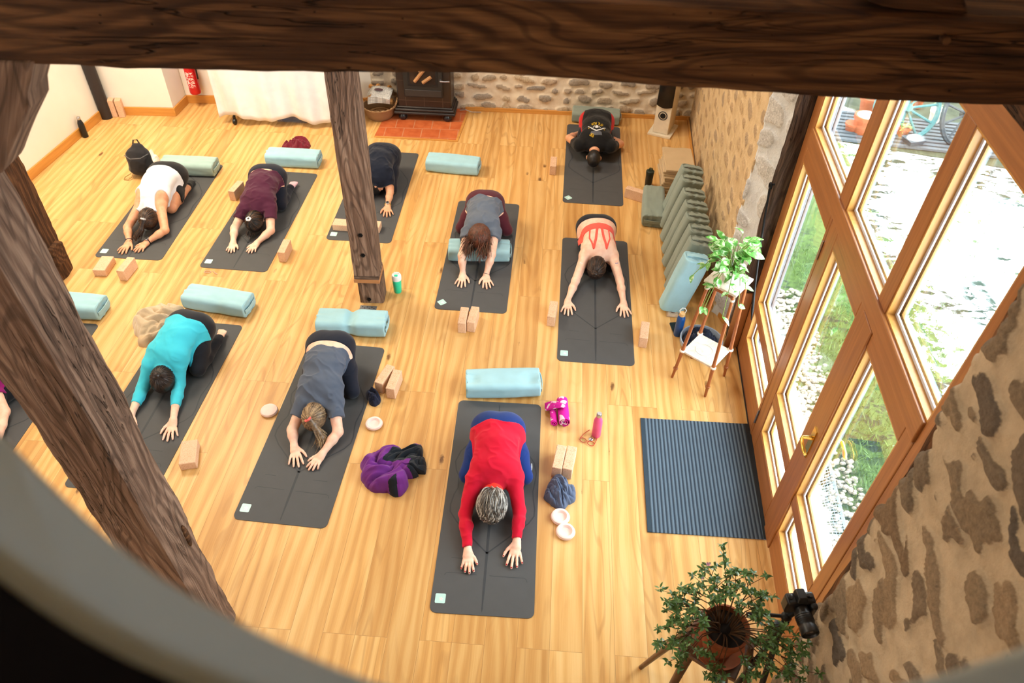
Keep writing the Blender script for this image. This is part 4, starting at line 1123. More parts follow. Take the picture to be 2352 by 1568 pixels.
def tank(hem=0.0, seed=5):
    def fn(G, L, b, F):
        for p in L:
            if p[0] in ('pelvis', 'waist'): add_limb(G, p, 0.016)
            elif p[0] in ('chest', 'blade'): add_limb(G, p, 0.010)
        T = G.twin()
        for p in L:
            if p[0] in ('pelvis', 'waist', 'chest', 'blade'): add_limb(T, p, 0.0)
        X, Y, Z, A, Bc = local(G, b)
        d = np.minimum(G.d, np.maximum(F.d - 0.010, T.d - 0.05))
        d = d + 0.004 * crease(X, Y, Z, seed) * np.clip(1.2 - np.abs(d) * 10, 0, 1)
        d = np.maximum(d, hem + 0.05 * np.abs(Bc) - A)
        for sg, s in ((-1, b.sL), (1, b.sR)):
            sa, sb = float((s - b.P) @ b.f), float((s - b.P) @ b.l)
            d = np.maximum(d, 0.078 - np.sqrt(((A - sa - 0.015) * 0.75) ** 2 + (Bc - sb - sg * 0.050) ** 2))
        d = np.maximum(d, A - b.len - 0.105 + 0.5 * np.clip(0.05 - np.abs(Bc - float((b.M - b.P) @ b.l)), 0, 1))
        G.d = d.astype(np.float32)
    return fn
def bra(seed=7):
    def fn(G, L, b, F):
        X, Y, Z, A, Bc = local(G, b); bl = b.len
        inner = F.d - 0.005
        band = np.maximum(0.30 * bl - A + 0.0, A - 0.52 * bl)
        m = band
        def strap(pts, w):
            out = 9.0
            for (a0, b0), (a1, b1) in zip(pts[:-1], pts[1:]):
                da, db = a1 - a0, b1 - b0; t = np.clip(((A - a0) * da + (Bc - b0) * db) / (da * da + db * db), 0, 1)
                out = np.minimum(out, np.sqrt((A - a0 - t * da) ** 2 + (Bc - b0 - t * db) ** 2) - w)
            return out
        tops = np.where(Z > 0.11, 0.0, 0.3)
        for sg in (-1, 1):
            m = np.minimum(m, strap([(0.50 * bl, sg * 0.022), (0.80 * bl, sg * 0.040), (0.99 * bl, sg * 0.062)], 0.0125) + tops)
            m = np.minimum(m, strap([(0.50 * bl, sg * 0.092), (0.74 * bl, sg * 0.100), (0.99 * bl, sg * 0.068)], 0.007) + tops)
        X2 = np.maximum(inner, m)
        lim = np.minimum.reduce([np.sqrt((A - 0.3) ** 2 + 0 * Bc + 0 * Z) * 0 - 1])
        arm = np.maximum(np.abs(Bc) - 0.19, -1)
        G.d = np.maximum(X2, arm).astype(np.float32)
    return fn
def socks(off=0.004):
    def fn(G, L, b, F):
        for p in L:
            if p[0] == 'foot': add_limb(G, p, off)
    return fn
def collar():
    def fn(G, L, b, F):
        for p in L:
            if p[0] == 'neck':
                a, c = p[1], p[2]; n = nrm(c - a); add_limb(G, p, 0.017, 0.0, [(a + (c - a) * 0.80, n), (a + (c - a) * 0.32, -n)])
    return fn
# hair ---------------------------------------------------------------------
def strands_mesh(paths, r0, name, mat, root, base, n=5):
    V = []; Q = []
    for P_, r in zip(paths, r0):
        k = len(P_); o = len(V)
        T = np.gradient(P_, axis=0); T /= np.linalg.norm(T, axis=1)[:, None] + 1e-9
        s = np.cross(T, [0.12, 0.2, 1.0]); s /= np.linalg.norm(s, axis=1)[:, None] + 1e-9
        u = np.cross(s, T)
        w = r * np.sin(np.linspace(0.35, math.pi - 0.2, k)) ** 0.5
        for i in range(k):
            for j in range(n):
                a = 2 * math.pi * j / n; V.append(P_[i] + w[i] * (math.cos(a) * s[i] + math.sin(a) * u[i]))
        for i in range(k - 1):
            for j in range(n): Q.append((o + i * n + j, o + i * n + (j + 1) % n, o + (i + 1) * n + (j + 1) % n, o + (i + 1) * n + j))
    return np.array(V) - base, np.array(Q)
def hair_style(style, mat, tie=None, path=None, tie_mat=None, seed=0, light=None, n=170, vol=0.014):
    def fn(root, b, S, base):
        r = np.random.default_rng(seed); H, hd, hl, hu = b.H, b.hd, b.hl, b.hu; s = S.get('hs', 1.0)
        ctr = H + hd * 0.012 + hu * 0.012; R = np.array([0.104, 0.077, 0.094]) * s + vol
        def surf(a, e, k=1.0):      # a: direction in head axes (hd, hl, hu)
            q = np.array([a, e, 0.0]); return q
        def on(v, k=1.0):
            v = np.array(v, float); v = v / np.linalg.norm(v); q = v * R * k
            return ctr + hd * q[0] + hl * q[1] + hu * q[2]
        pts_all = []
        lo, hi = ctr - 0.16, ctr + 0.16
        if path is not None:
            pp = [on(tie, 1.0)] + [B(p, z) for p, z in path]
            lo = np.minimum(lo, np.min(pp, 0) - 0.08); hi = np.maximum(hi, np.max(pp, 0) + 0.08)
        F = Field(lo, hi, 0.004)
        F.ell(ctr, R, [hd, hl, hu], 0.0)
        X, Y, Z = F.axes()
        hx = (X - H[0]) * hd[0] + (Y - H[1]) * hd[1] + (Z - H[2]) * hd[2]; hz = (X - H[0]) * hu[0] + (Y - H[1]) * hu[1] + (Z - H[2]) * hu[2]
        F.d = np.maximum(F.d, -(hz + 0.030 + 0.55 * np.clip(hx, -0.2, 0.06)))
        F.d = (np.maximum(F.d, -(hx + 0.078)) + 0.003 * pnoise(X * 14, Y * 14, Z * 14, seed)).astype(np.float32)
        if style == 'bun': F.ell(on(tie, 1.12), (0.036, 0.036, 0.032), None, 0.012)
        if path is not None and style in ('pony', 'loose'):
            ww = 0.024 if style == 'pony' else 0.03
            for i in range(len(pp) - 1): F.cone(pp[i], pp[i + 1], ww * (0.8 if i == 0 else 1), ww if i < len(pp) - 2 else ww * 0.5, 0.02)
        floor_clip(F, 0.006)
        v, q = F.mesh(); v = v - base
        paths = []; rad = []
        if style in ('pony', 'bun'):
            T = np.array(tie, float) / np.linalg.norm(tie)
            for i in range(n):
                d = r.normal(size=3); d /= np.linalg.norm(d)
                if d[2] < -0.25 or d[0] < -0.75: d[2] = abs(d[2]); d[0] = max(d[0], -0.7)
                pa = [on(d * (1 - t) + T * t + 1e-3, 1.015 + 0.03 * math.sin(t * 3.1) * r.uniform(.3, 1)) for t in np.linspace(0, 1, 8)]
                paths.append(np.array(pa)); rad.append(r.uniform(0.0016, 0.0034))
        if style == 'pony':
            pc_ = np.array(pp); tt = np.linspace(0, 1, len(pp))
            for i in range(int(n * 0.8)):
                a = r.normal(size=3) * [1, 1, 0.6] * 0.014; a2 = r.normal(size=3) * [1, 1, 0.35] * 0.022
                e = r.uniform(0.75, 1.08); u = np.linspace(0, e, 10)
                pa = np.stack([np.interp(np.minimum(u, 1), tt, pc_[:, j]) for j in range(3)], 1)
                pa += np.outer(np.sin(np.clip(u, 0, 1) * 2.6) * 1.0, a) + np.outer(u ** 2, a2); pa[:, 2] = np.maximum(pa[:, 2], 0.012)
                paths.append(pa); rad.append(r.uniform(0.0018, 0.0036))
        if style == 'bun':
            c0 = on(tie, 1.12)
            for i in range(40):
                e1 = nrm(r.normal(size=3)); e2 = nrm(np.cross(e1, r.normal(size=3))); rr = r.uniform(0.028, 0.038); ph = r.uniform(0, 6)
                th = np.linspace(ph, ph + 3.4, 9); paths.append(np.array([c0 + rr * (math.cos(x) * e1 + math.sin(x) * e2) for x in th])); rad.append(0.0026)
        if style == 'short':
            for i in range(n * 2):
                d = r.normal(size=3); d /= np.linalg.norm(d)
                if d[2] < -0.2 or d[0] < -0.8: d[2] = abs(d[2]); d[0] = max(d[0], -0.7)
                fl = np.array([0.95, d[1] * 0.7 + 0.18 * r.normal(), -0.25 + 0.15 * r.normal()]); Ls = r.uniform(0.7, 1.2); wv = r.uniform(0, 6); lift = r.uniform(.5, 1.3)
                pa = [on(d + fl * t * Ls + np.array([0, 0.10 * math.sin(wv + 4 * t), 0]), 0.98 + 0.09 * math.sin(t * 2.4) * lift) for t in np.linspace(0, 1, 8)]
                paths.append(np.array(pa)); rad.append(r.uniform(0.0030, 0.0062))
        if style == 'loose':
            for i in range(int(n * 2.2)):
                d = np.array([r.uniform(-0.75, 0.45), r.normal() * 0.10, 1.0]); sg = r.choice([-1, 1])
                e = np.array([r.uniform(-0.2, 0.95), sg * r.uniform(0.15, 0.95), r.uniform(-0.5, 0.1)])
                e /= np.linalg.norm(e); st = nrm(d)
                pa = [on(st * (1 - t) + e * t, 1.01 + 0.05 * t * r.uniform(0, 1)) for t in np.linspace(0, 1, 8)]
                tail = pa[-1] + (hd * r.uniform(0.05, 0.19) + hl * sg * r.uniform(-0.02, 0.06) - np.array([0, 0, 1]) * r.uniform(0.0, 0.06))
                mid = (pa[-1] + tail) / 2 + hu * 0.01 + hl * sg * 0.006
                paths.append(np.array(pa + [mid, tail])); rad.append(r.uniform(0.0018, 0.0036))
        if style == 'crop':
            paths = []
        if paths:
            sv, sq = strands_mesh(paths, rad, 'hair', mat, root, base)
            mats = [mat] + ([light] if light else [])
            o1 = len(v); me = raw_mesh('hair', np.concatenate([v, sv]), np.concatenate([q, sq + o1]))
            o = put_mesh('hair', me, mats, root, True)
            if light:
                mi = np.zeros(len(me.polygons), np.int32); per = []
                for pth in paths: per += [1 if r.uniform() < 0.42 else 0] * (5 * (len(pth) - 1))
                mi[len(q):len(q) + len(per)] = per; me.polygons.foreach_set('material_index', mi)
        else: put_mesh('hair', raw_mesh('hair', v, q), mat, root, True)
        if tie_mat is not None:
            m = MB(); c = on(tie, 1.12 if style == 'pony' else 1.0) - base; ax = nrm((pp[1] - pp[0]) if path is not None else hu)
            e1 = nrm(np.cross(ax, [0.3, 0.2, 1])); e2 = np.cross(ax, e1); rr = 0.019
            m.tube([c + rr * (1 + 0.12 * math.sin(5 * a)) * (math.cos(a) * e1 + math.sin(a) * e2) for a in np.linspace(0, 2 * math.pi, 22)[:-1]], 0.009, 8, True)
            m.build('hair_tie', tie_mat, root, True)
    return fn
DARKB = hair_mat('hair_dark_brown', (16, 10, 8), (58, 38, 28)); BLK = hair_mat('hair_black', (8, 7, 7), (34, 28, 26))
AUB = hair_mat('hair_auburn', (58, 26, 16), (128, 64, 38)); BRN = hair_mat('hair_brown', (44, 28, 18), (104, 70, 46))
ASH = hair_mat('hair_ash_blonde', (74, 56, 40), (150, 122, 92)); BLO = hair_mat('hair_blonde_streak', (140, 112, 80), (196, 166, 124))
GRYD = hair_mat('hair_grey_dark', (52, 48, 46), (110, 102, 94)); GRYL = hair_mat('hair_silver', (136, 130, 122), (196, 190, 182))
def c_(x0, y0, s): return lambda x, y: (x0 + x / s, y0 + y / s)
NAVYL = fabric('navy_leggings', (14, 46, 112)); BLKL = fabric('black_leggings', (24, 26, 34)); BURG = fabric('burgundy_leggings', (84, 30, 42)); NAVYD = fabric('dark_navy_leggings', (22, 26, 40))
def band_ring(root, base, name, w, e, rad, t, mat, face=None):
    ax = nrm(w - e); e1 = nrm(np.cross(ax, [0, 0, 1])); e2 = np.cross(e1, ax); c = w - ax * 0.012 - base; m = MB()
    m.tube([c + rad * (math.cos(a) * e1 + 0.95 * math.sin(a) * e2) for a in np.linspace(0, 2 * math.pi, 25)[:-1]], t, 8, True)
    o = m.build(name, mat, root, True)
    if face:
        m = MB(); q = c + e2 * (rad + 0.002); Mx = Matrix(((e1[0], ax[0], e2[0], q[0]), (e1[1], ax[1], e2[1], q[1]), (e1[2], ax[2], e2[2], q[2]), (0, 0, 0, 1)))
        m.lathe([(0, 0), (0.019, 0), (0.021, 0.004), (0.018, 0.008), (0, 0.0085)], 20, Mx); f = m.build('watch_face', face, root, True)
        m = MB(); m.lathe([(0.0, 0.0085), (0.015, 0.0085), (0.014, 0.0095), (0, 0.0095)], 20, Mx); d = m.build('watch_dial', BLACKM, root, True)
# P9 ------------------------------------------------------------------------
k = c_(900, 820, 2.613); j = c_(940, 1180, 6.533)
RED = fabric('red_knit', (204, 8, 46))
rt, b9, tips, bs = person('person in a red long-sleeved top and royal blue leggings folded on the nearest mat', dict(
    pelvis=k(638, 432), pz=0.25, sL=k(498, 738), sR=k(735, 732), head=k(602, 882), hz=0.14, hs=1.08, eL=k(443, 935), eR=k(765, 925), wL=j(880, 560), wR=j(1612, 420),
    mL=j(882, 880), mR=j(1545, 905), kL=k(455, 705), kR=k(795, 715), fat=1.03, sz=0.185, back=0.05),
    [('leggings', NAVYL, leggings(0.16, 1.0)), ('long_sleeved_top', RED, shirt(0.03, 1.90, 0.010, 0.0045, 11, 0.55)), ('collar', fabric('coral_collar', (232, 52, 40)), collar())],
    hair_style('short', GRYD, seed=3, light=GRYL, n=190, vol=0.018), SKP, 0.0045)
m = MB()
for p, d in tips: m.ball(p - bs + np.array([0, 0, 0.0055]) - d * 0.002, (0.0062, 0.0062, 0.0035), 8, 6)
m.build('painted_nails', plain('red_nail_polish', (176, 20, 44), 0.2), rt, True)
m = MB(); q = B(k(838, 660), 0.075) - bs
m.ball(q, (0.006, 0.035, 0.022)); m.build('side_patch', plain('white_print', (232, 234, 236)), rt, True)
# P8 ------------------------------------------------------------------------
k = c_(500, 640, 3.357); j = c_(520, 960, 4.519)
SLATE = fabric('slate_tee', (82, 90, 106))
person('person in a slate short-sleeved tee with ash blonde ponytail and bare lower back', dict(
    pelvis=k(868, 520), pz=0.27, sL=k(665, 960), sR=k(895, 960), head=k(752, 1055), hz=0.15, eL=k(575, 1165), eR=k(928, 1180), wL=k(590, 1290), wR=k(805, 1350),
    mL=j(738, 530), mR=j(862, 545), kL=k(690, 850), kR=k(1035, 865), sz=0.19, back=0.06),
    [('leggings', NAVYD, leggings(0.07, 1.0)), ('short_sleeved_tee', SLATE, shirt(0.13, 0.52, 0.013, 0.007, 12, 0.55, drape=0.006))],
    hair_style('pony', ASH, (0.55, -0.02, 0.75), [(k(770, 1175), 0.13), (k(800, 1225), 0.09), (k(790, 1275), 0.05)], plain('coral_scrunchie', (226, 96, 88)), 4, BLO, 200), SKP, 0.0045)
# P7 ------------------------------------------------------------------------
k = c_(0, 600, 3.357)
TURQ = fabric('turquoise_top', (66, 196, 218))
rt, b7, tips, bs = person('person in a turquoise long-sleeved top with bun beside the beige fleece jacket', dict(
    pelvis=k(1462, 500), pz=0.27, sL=k(1160, 800), sR=k(1372, 790), head=k(1258, 905), hz=0.15, eL=k(1105, 960), eR=k(1378, 950), wL=k(1010, 1185), wR=k(1335, 1225),
    mL=(276, 1010), mR=k(1300, 1395), kR=k(1525, 830), aR=k(1680, 615), tR=k(1712, 545), sz=0.19, back=0.06),
    [('leggings', BLKL, leggings(0.10, 1.0)), ('long_sleeved_top', TURQ, shirt(0.03, 1.62, 0.010, 0.004, 13, 0.6))],
    hair_style('bun', DARKB, (0.30, -0.10, 1.0), None, None, 5, None, 150), SKP, 0.005)
# P1 ------------------------------------------------------------------------
k = c_(180, 340, 5.228)
WTANK = fabric('white_tank', (236, 236, 240))
rt, b1, tips, bs = person('person in a white tank top and black shorts next to the black backpack', dict(
    pelvis=k(1065, 315), pz=0.27, sL=k(752, 672), sR=k(985, 690), head=k(845, 850), hz=0.15, eL=k(590, 955), eR=k(1040, 985), wL=k(610, 1120), wR=k(830, 1125),
    mL=k(505, 1275), mR=k(685, 1255), kR=k(1115, 715), aR=k(1310, 480), sz=0.2, back=0.07),
    [('shorts', fabric('black_shorts', (26, 25, 28)), leggings(0.07, 0.20, 0.010)), ('tank_top', WTANK, tank(0.06)), ('socks', fabric('black_socks', (20, 20, 22)), socks())],
    hair_style('pony', DARKB, (0.75, -0.1, 0.75), [(k(755, 985), 0.13), (k(715, 1040), 0.09), (k(690, 1100), 0.05)], plain('pale_band', (190, 190, 196)), 6, BRN, 150), SKT, 0.005)
band_ring(rt, bs, 'watch_strap', b1.wR, b1.eR, 0.032, 0.005, BLACKM, STEEL)
band_ring(rt, bs, 'bracelet', b1.wL, b1.eL, 0.032, 0.004, plain('navy_bracelet', (34, 40, 70)))
# P2 ------------------------------------------------------------------------
k = c_(0, 100, 2.94)
PLUM = fabric('plum_tee', (76, 28, 52))
rt, b2, tips, bs = person('person in a plum short-sleeved tee with white scrunchie and pink socks', dict(
    pelvis=k(1805, 895), pz=0.27, sL=k(1650, 1125), sR=k(1822, 1115), head=k(1722, 1200), hz=0.14, eL=k(1583, 1250), eR=k(1828, 1262), wL=k(1575, 1340), wR=k(1735, 1345),
    mL=k(1555, 1408), mR=k(1682, 1415), kR=k(1895, 1090), aR=k(1955, 985), tR=k(1982, 945), sz=0.2, back=0.06),
    [('leggings', NAVYD, leggings(0.07, 1.0)), ('short_sleeved_tee', PLUM, shirt(0.085, 0.5, 0.014, 0.006, 14, 0.55)), ('socks', fabric('pink_socks', (226, 180, 190)), socks())],
    hair_style('pony', BLK, (0.45, -0.2, 0.85), [(k(1700, 1235), 0.12), (k(1690, 1270), 0.08), (k(1690, 1298), 0.05)], plain('white_scrunchie', (232, 228, 230)), 7, BRN, 140), SKP, 0.0055)
# P3 ------------------------------------------------------------------------
k = c_(700, 120, 2.94)
NAVT = fabric('midnight_tee', (18, 24, 40))
rt, b3, tips, bs = person('person in a dark navy tee half hidden behind the free-standing post', dict(
    pelvis=k(528, 690), pz=0.27, sL=k(402, 868), sR=k(556, 848), head=k(478, 890), hz=0.14, eL=k(365, 980), eR=k(576, 945), wL=k(395, 1060), wR=k(560, 1035),
    mL=k(400, 1115), mR=k(562, 1118), sz=0.2, back=0.06),
    [('leggings', NAVYD, leggings(0.09, 1.0)), ('short_sleeved_tee', NAVT, shirt(0.04, 0.55, 0.014, 0.006, 15, 0.5))],
    hair_style('bun', BLK, (0.6, 0.0, 0.7), None, None, 8, None, 120), SKT, 0.0055)
band_ring(rt, bs, 'watch_strap', b3.wR, b3.eR, 0.031, 0.005, plain('yellow_strap', (206, 170, 60)), STEEL)
# P4 ------------------------------------------------------------------------
k = c_(700, 120, 2.94)
GREYT = fabric('grey_blue_tee', (98, 106, 120))
rt, b4, tips, bs = person('person in a grey tee and burgundy leggings draped over a light blue bolster', dict(
    pelvis=k(1218, 1015), pz=0.29, sL=k(1105, 1225), sR=k(1278, 1225), head=k(1180, 1245), hz=0.27, eL=k(1062, 1372), eR=k(1262, 1365), wL=(1063, 628), wR=(1116.5, 631), ez=0.19, sz=0.25,
    mL=(1056.5, 661), mR=(1121, 664), kL=k(1060, 1185), kR=k(1362, 1200), back=0.05),
    [('leggings', BURG, leggings(0.07, 1.0)), ('short_sleeved_tee', GREYT, shirt(0.075, 0.30, 0.014, 0.006, 16, 0.5))],
    hair_style('loose', AUB, None, None, None, 9, BRN, 210, 0.030), SKP, 0.005)
band_ring(rt, bs, 'bracelet', b4.wR, b4.eR, 0.029, 0.003, plain('dark_bracelet', (60, 50, 50)))
# P5 ------------------------------------------------------------------------
k = c_(1280, 240, 9.8)
BLKT = fabric('black_tee', (17, 16, 17)); REDP = fabric('red_layer', (196, 28, 30))
S5 = dict(pelvis=k(890, 370), pz=0.235, sL=k(500, 930), sR=k(1190, 955), head=k(820, 1215), hz=0.14, eL=k(265, 755), eR=k(1420, 890), wL=k(490, 640), wR=k(1255, 760), ez=0.09, sz=0.19,
    sc=1.04, fat=1.06, back=0.05, arm=1.05)
rt, b5, tips, bs = person('person in a black tee with printed crossed sabres lying folded by the back wall', S5,
    [('red_undershirt', REDP, shirt(-0.09, 0.34, 0.006, 0.003, 17, False, top=0.36)), ('trousers', BLKL, leggings(0.02, 1.0))],
    hair_style('crop', BLK, seed=10, vol=0.004), SKT, 0.0055)
# black back panel of the tee, its sleeves and the print on it
def black_back(G, L, b, F):
    for p in L:
        if p[0] in ('pelvis', 'waist', 'chest', 'blade'): add_limb(G, p, 0.014)
        elif p[0].startswith('uarm'):
            a, c = p[1], p[2]; add_limb(G, p, 0.014, 0.03, [(a + (c - a) * 0.42, nrm(c - a))])
        elif p[0] == 'neck': add_limb(G, p, 0.008, 0.03, [(p[1] + (p[2] - p[1]) * 0.5, nrm(p[2] - p[1]))])
    X, Y, Z, A, Bc = local(G, b)
    d = G.d + 0.005 * crease(X, Y, Z, 18) * np.clip(1.2 - np.abs(G.d) * 10, 0, 1)
    side = np.where(A < 0.72 * b.len, np.abs(Bc) - 0.165 - 0.02 * np.sin(A * 9), -1)
    d = np.maximum(np.maximum(d, side), -0.055 - A)
    G.d = d.astype(np.float32)
G5 = Field(*bounds(b5), 0.0055); black_back(G5, limbs(b5, S5), b5, None); floor_clip(G5)
tee5 = sdf_obj('black_tee', G5, BLKT, rt, bs)
def on_back(F, A, Bc, b, lift=0.002):
    """height of the garment above a point given in the figure's own forward / lateral metres"""
    q = b.P + b.f * A + b.l * Bc
    i = int(round((q[0] - F.lo[0]) / F.h)); jx = int(round((q[1] - F.lo[1]) / F.h))
    col = F.d[np.clip(i, 0, F.n[0] - 1), np.clip(jx, 0, F.n[1] - 1)]; z = np.nonzero(col < 0)[0]
    zz = F.lo[2] + F.h * (z[-1] + col[z[-1]] / (col[z[-1]] - col[z[-1] + 1])) if len(z) else 0.2
    return np.array([q[0], q[1], zz + lift])
def back_patch(name, poly, F, b, root, base, mat, lift=0.0025, step=0.012):
    """a flat printed shape (polygon in forward / lateral metres) wrapped on the garment"""
    P_ = np.array(poly, float); n = len(P_)
    pts = []
    for i in range(n):
        a, c = P_[i], P_[(i + 1) % n]; k_ = max(1, int(np.linalg.norm(c - a) / step))
        for t in range(k_): pts.append(a + (c - a) * t / k_)
    c0 = np.mean(pts, 0)
    m = MB(); V = [on_back(F, c0[0], c0[1], b, lift) - base] + [on_back(F, p[0], p[1], b, lift) - base for p in pts]
    rings = [[V[0]]]
    m.add(V, [(0, 1 + i, 1 + (i + 1) % len(pts)) for i in range(len(pts))])
    return m
def print_group(name, polys, F, b, root, base, mat, lift):
    mm = MB()
    for pl in polys:
        t = back_patch(name, pl, F, b, root, base, mat, lift); mm.add(t.v, t.f)
    return mm.build(name, mat, root)
PRW = plain('print_white', (226, 224, 222)); PRY = plain('print_yellow', (226, 184, 30)); PRG = plain('print_grey', (84, 86, 94))
def quadbar(p, q, w0, w1):
    p, q = np.array(p), np.array(q); d = (q - p) / np.linalg.norm(q - p); n = np.array([-d[1], d[0]])
    return [p - n * w0, q - n * w1, q + n * w1, p + n * w0]
A0 = 0.43
sab = [quadbar((A0 + 0.05, 0.0), (A0 + 0.02, 0.05), .007, .009), quadbar((A0 + 0.02, 0.05), (A0 - 0.045, 0.105), .008, .004),
       quadbar((A0 + 0.05, 0.0), (A0 + 0.02, -0.05), .007, .009), quadbar((A0 + 0.02, -0.05), (A0 - 0.045, -0.105), .008, .004),
       [(A0 - 0.055, -0.012), (A0 - 0.06, 0.0), (A0 - 0.055, 0.012), (A0 - 0.01, 0.022), (A0 + 0.005, 0.0), (A0 - 0.01, -0.022)],
       quadbar((A0 - 0.045, 0.022), (A0 - 0.005, 0.045), .004, .005), quadbar((A0 - 0.045, -0.022), (A0 - 0.005, -0.045), .004, .005)]
print_group('sabre_print', sab, G5, b5, rt, bs, PRW, 0.004)
gr = [[(A0 + 0.06, -0.06), (A0 + 0.05, -0.02), (A0 + 0.05, 0.02), (A0 + 0.06, 0.06), (A0 + 0.095, 0.07), (A0 + 0.105, 0.0), (A0 + 0.095, -0.07)]]
print_group('emblem_print', gr, G5, b5, rt, bs, PRG, 0.003)
def arc_text(txt, ctrA, rad, a0, a1, size, flip, name):
    """block lettering along an arc; letters are drawn as strokes on a 3 x 5 grid"""
    GL = {'Y': [((0, 4), (1, 2)), ((2, 4), (1, 2)), ((1, 2), (1, 0))], 'O': [((0, 0), (0, 4)), ((0, 4), (2, 4)), ((2, 4), (2, 0)), ((2, 0), (0, 0))], 'U': [((0, 4), (0, 0)), ((0, 0), (2, 0)), ((2, 0), (2, 4))],
          'R': [((0, 0), (0, 4)), ((0, 4), (2, 4)), ((2, 4), (2, 2)), ((2, 2), (0, 2)), ((1, 2), (2, 0))], 'L': [((0, 4), (0, 0)), ((0, 0), (2, 0))], 'I': [((1, 0), (1, 4))], 'F': [((0, 0), (0, 4)), ((0, 4), (2, 4)), ((0, 2), (1.6, 2))],
          'E': [((0, 0), (0, 4)), ((0, 4), (2, 4)), ((0, 2), (1.6, 2)), ((0, 0), (2, 0))], 'D': [((0, 0), (0, 4)), ((0, 4), (1.4, 4)), ((1.4, 4), (2, 2)), ((2, 2), (1.4, 0)), ((1.4, 0), (0, 0))], 'A': [((0, 0), (1, 4)), ((1, 4), (2, 0)), ((0.5, 1.6), (1.5, 1.6))], 'T': [((1, 0), (1, 4)), ((0, 4), (2, 4))]}
    polys = []
    for i, ch in enumerate(txt):
        if ch == ' ': continue
        t = a0 + (a1 - a0) * (i + 0.5) / len(txt)
        for (x0, y0), (x1, y1) in GL[ch]:
            def tr(x, y):
                # letter axes: x to the wearer's right, y towards the collar
                lx = (x - 1) * size * 0.22; ly = (y - 2) * size * 0.25
                rr = rad + ly * (1 if not flip else -1)
                ang = t + lx / rad * (1 if not flip else -1)
                return (ctrA + math.cos(ang) * rr, -math.sin(ang) * rr)
            polys.append(quadbar(tr(x0, y0), tr(x1, y1), size * 0.06, size * 0.06))
    print_group(name, polys, G5, b5, rt, bs, PRY, 0.004)
# lettering below and above the emblem (the wearer faces away, so it reads upside down in the view)
arc_text('YOUR LIFE', A0 + 0.035, 0.125, math.pi - 0.55, math.pi + 0.55, 0.034, True, 'lower_lettering')
arc_text('RIDE', A0 + 0.0, 0.115, 0.62, 0.25, 0.030, False, 'upper_lettering')
print_group('star_print', [[(A0 - 0.005, 0.092), (A0 + 0.005, 0.1), (A0 + 0.015, 0.092), (A0 + 0.005, 0.084)], [(A0 - 0.005, -0.092), (A0 + 0.005, -0.1), (A0 + 0.015, -0.092), (A0 + 0.005, -0.084)]], G5, b5, rt, bs, PRY, 0.004)
# P6 ------------------------------------------------------------------------
k = c_(1200, 160, 3.357)
CORAL = fabric('coral_bra', (240, 92, 78))
rt, b6, tips, bs = person('person with bare back in a coral strappy sports bra and black leggings', dict(
    pelvis=k(570, 1215), pz=0.28, sL=k(482, 1440), sR=k(697, 1440), head=k(572, 1525), hz=0.14, eL=(1322, 645), eR=(1424, 645), wL=(1304, 690), wR=(1432, 694),
    mL=(1302, 726), mR=(1438, 732), sz=0.19, back=0.06, kw=0.13),
    [('leggings', BLKL, leggings(0.035, 1.0)), ('sports_bra', CORAL, bra())],
    hair_style('bun', DARKB, (0.85, 0.0, 0.45), None, None, 11, BRN, 150, 0.016), SKP, 0.005)
WHITEP = plain('white_patch', (232, 234, 236))
for q, nm in (((1338, 604), 'arm_patch'), ((1419, 604), 'arm_tattoo')):
    e_ = b6.eL if nm == 'arm_patch' else b6.eR; s_ = b6.sL if nm == 'arm_patch' else b6.sR
    c = s_ + (e_ - s_) * 0.4 + np.array([0, 0, 0.047]) - bs; d = nrm((e_ - s_) * [1, 1, 0.2])
    m = MB(); l_ = nrm(np.cross(d, [0, 0, 1])); off = l_ * (-0.006 if nm == 'arm_patch' else 0.03) * 0
    V = [c + d * x + l_ * y + np.array([0, 0, -0.05 * abs(y) ** 1.0 * 6 * abs(y)]) for x, y in ((-.016, -.014), (.016, -.014), (.016, .014), (-.016, .014))]
    V2 = [v + np.array([0, 0, 0.002]) for v in V]
    m.add(V + V2, [(3, 2, 1, 0), (4, 5, 6, 7), (0, 1, 5, 4), (1, 2, 6, 5), (2, 3, 7, 6), (3, 0, 4, 7)])
    m.build(nm, WHITEP if nm == 'arm_patch' else plain('blue_ink', (70, 90, 150)), rt)
# P10, mostly outside the frame on the left ---------------------------------------
MAG = fabric('magenta_top', (150, 20, 110))
person('person in a magenta top cut off by the left picture edge behind the post', dict(
    pelvis=(60, 800), pz=0.27, sL=(-120, 890), sR=(-22, 880), head=(-90, 930), hz=0.14, eL=(-160, 990), eR=(10, 945), wL=(-170, 1050), wR=(-12, 1035),
    mL=(-185, 1075), mR=(-35, 1075), sz=0.2, back=0.06),
    [('leggings', BLKL, leggings(0.09, 1.0)), ('short_sleeved_tee', MAG, shirt(0.03, 0.45, 0.012, 0.005, 19, 0.5))],
    hair_style('bun', DARKB, (0.5, 0.0, 0.8), None, None, 12, None, 60), SKP, 0.006)
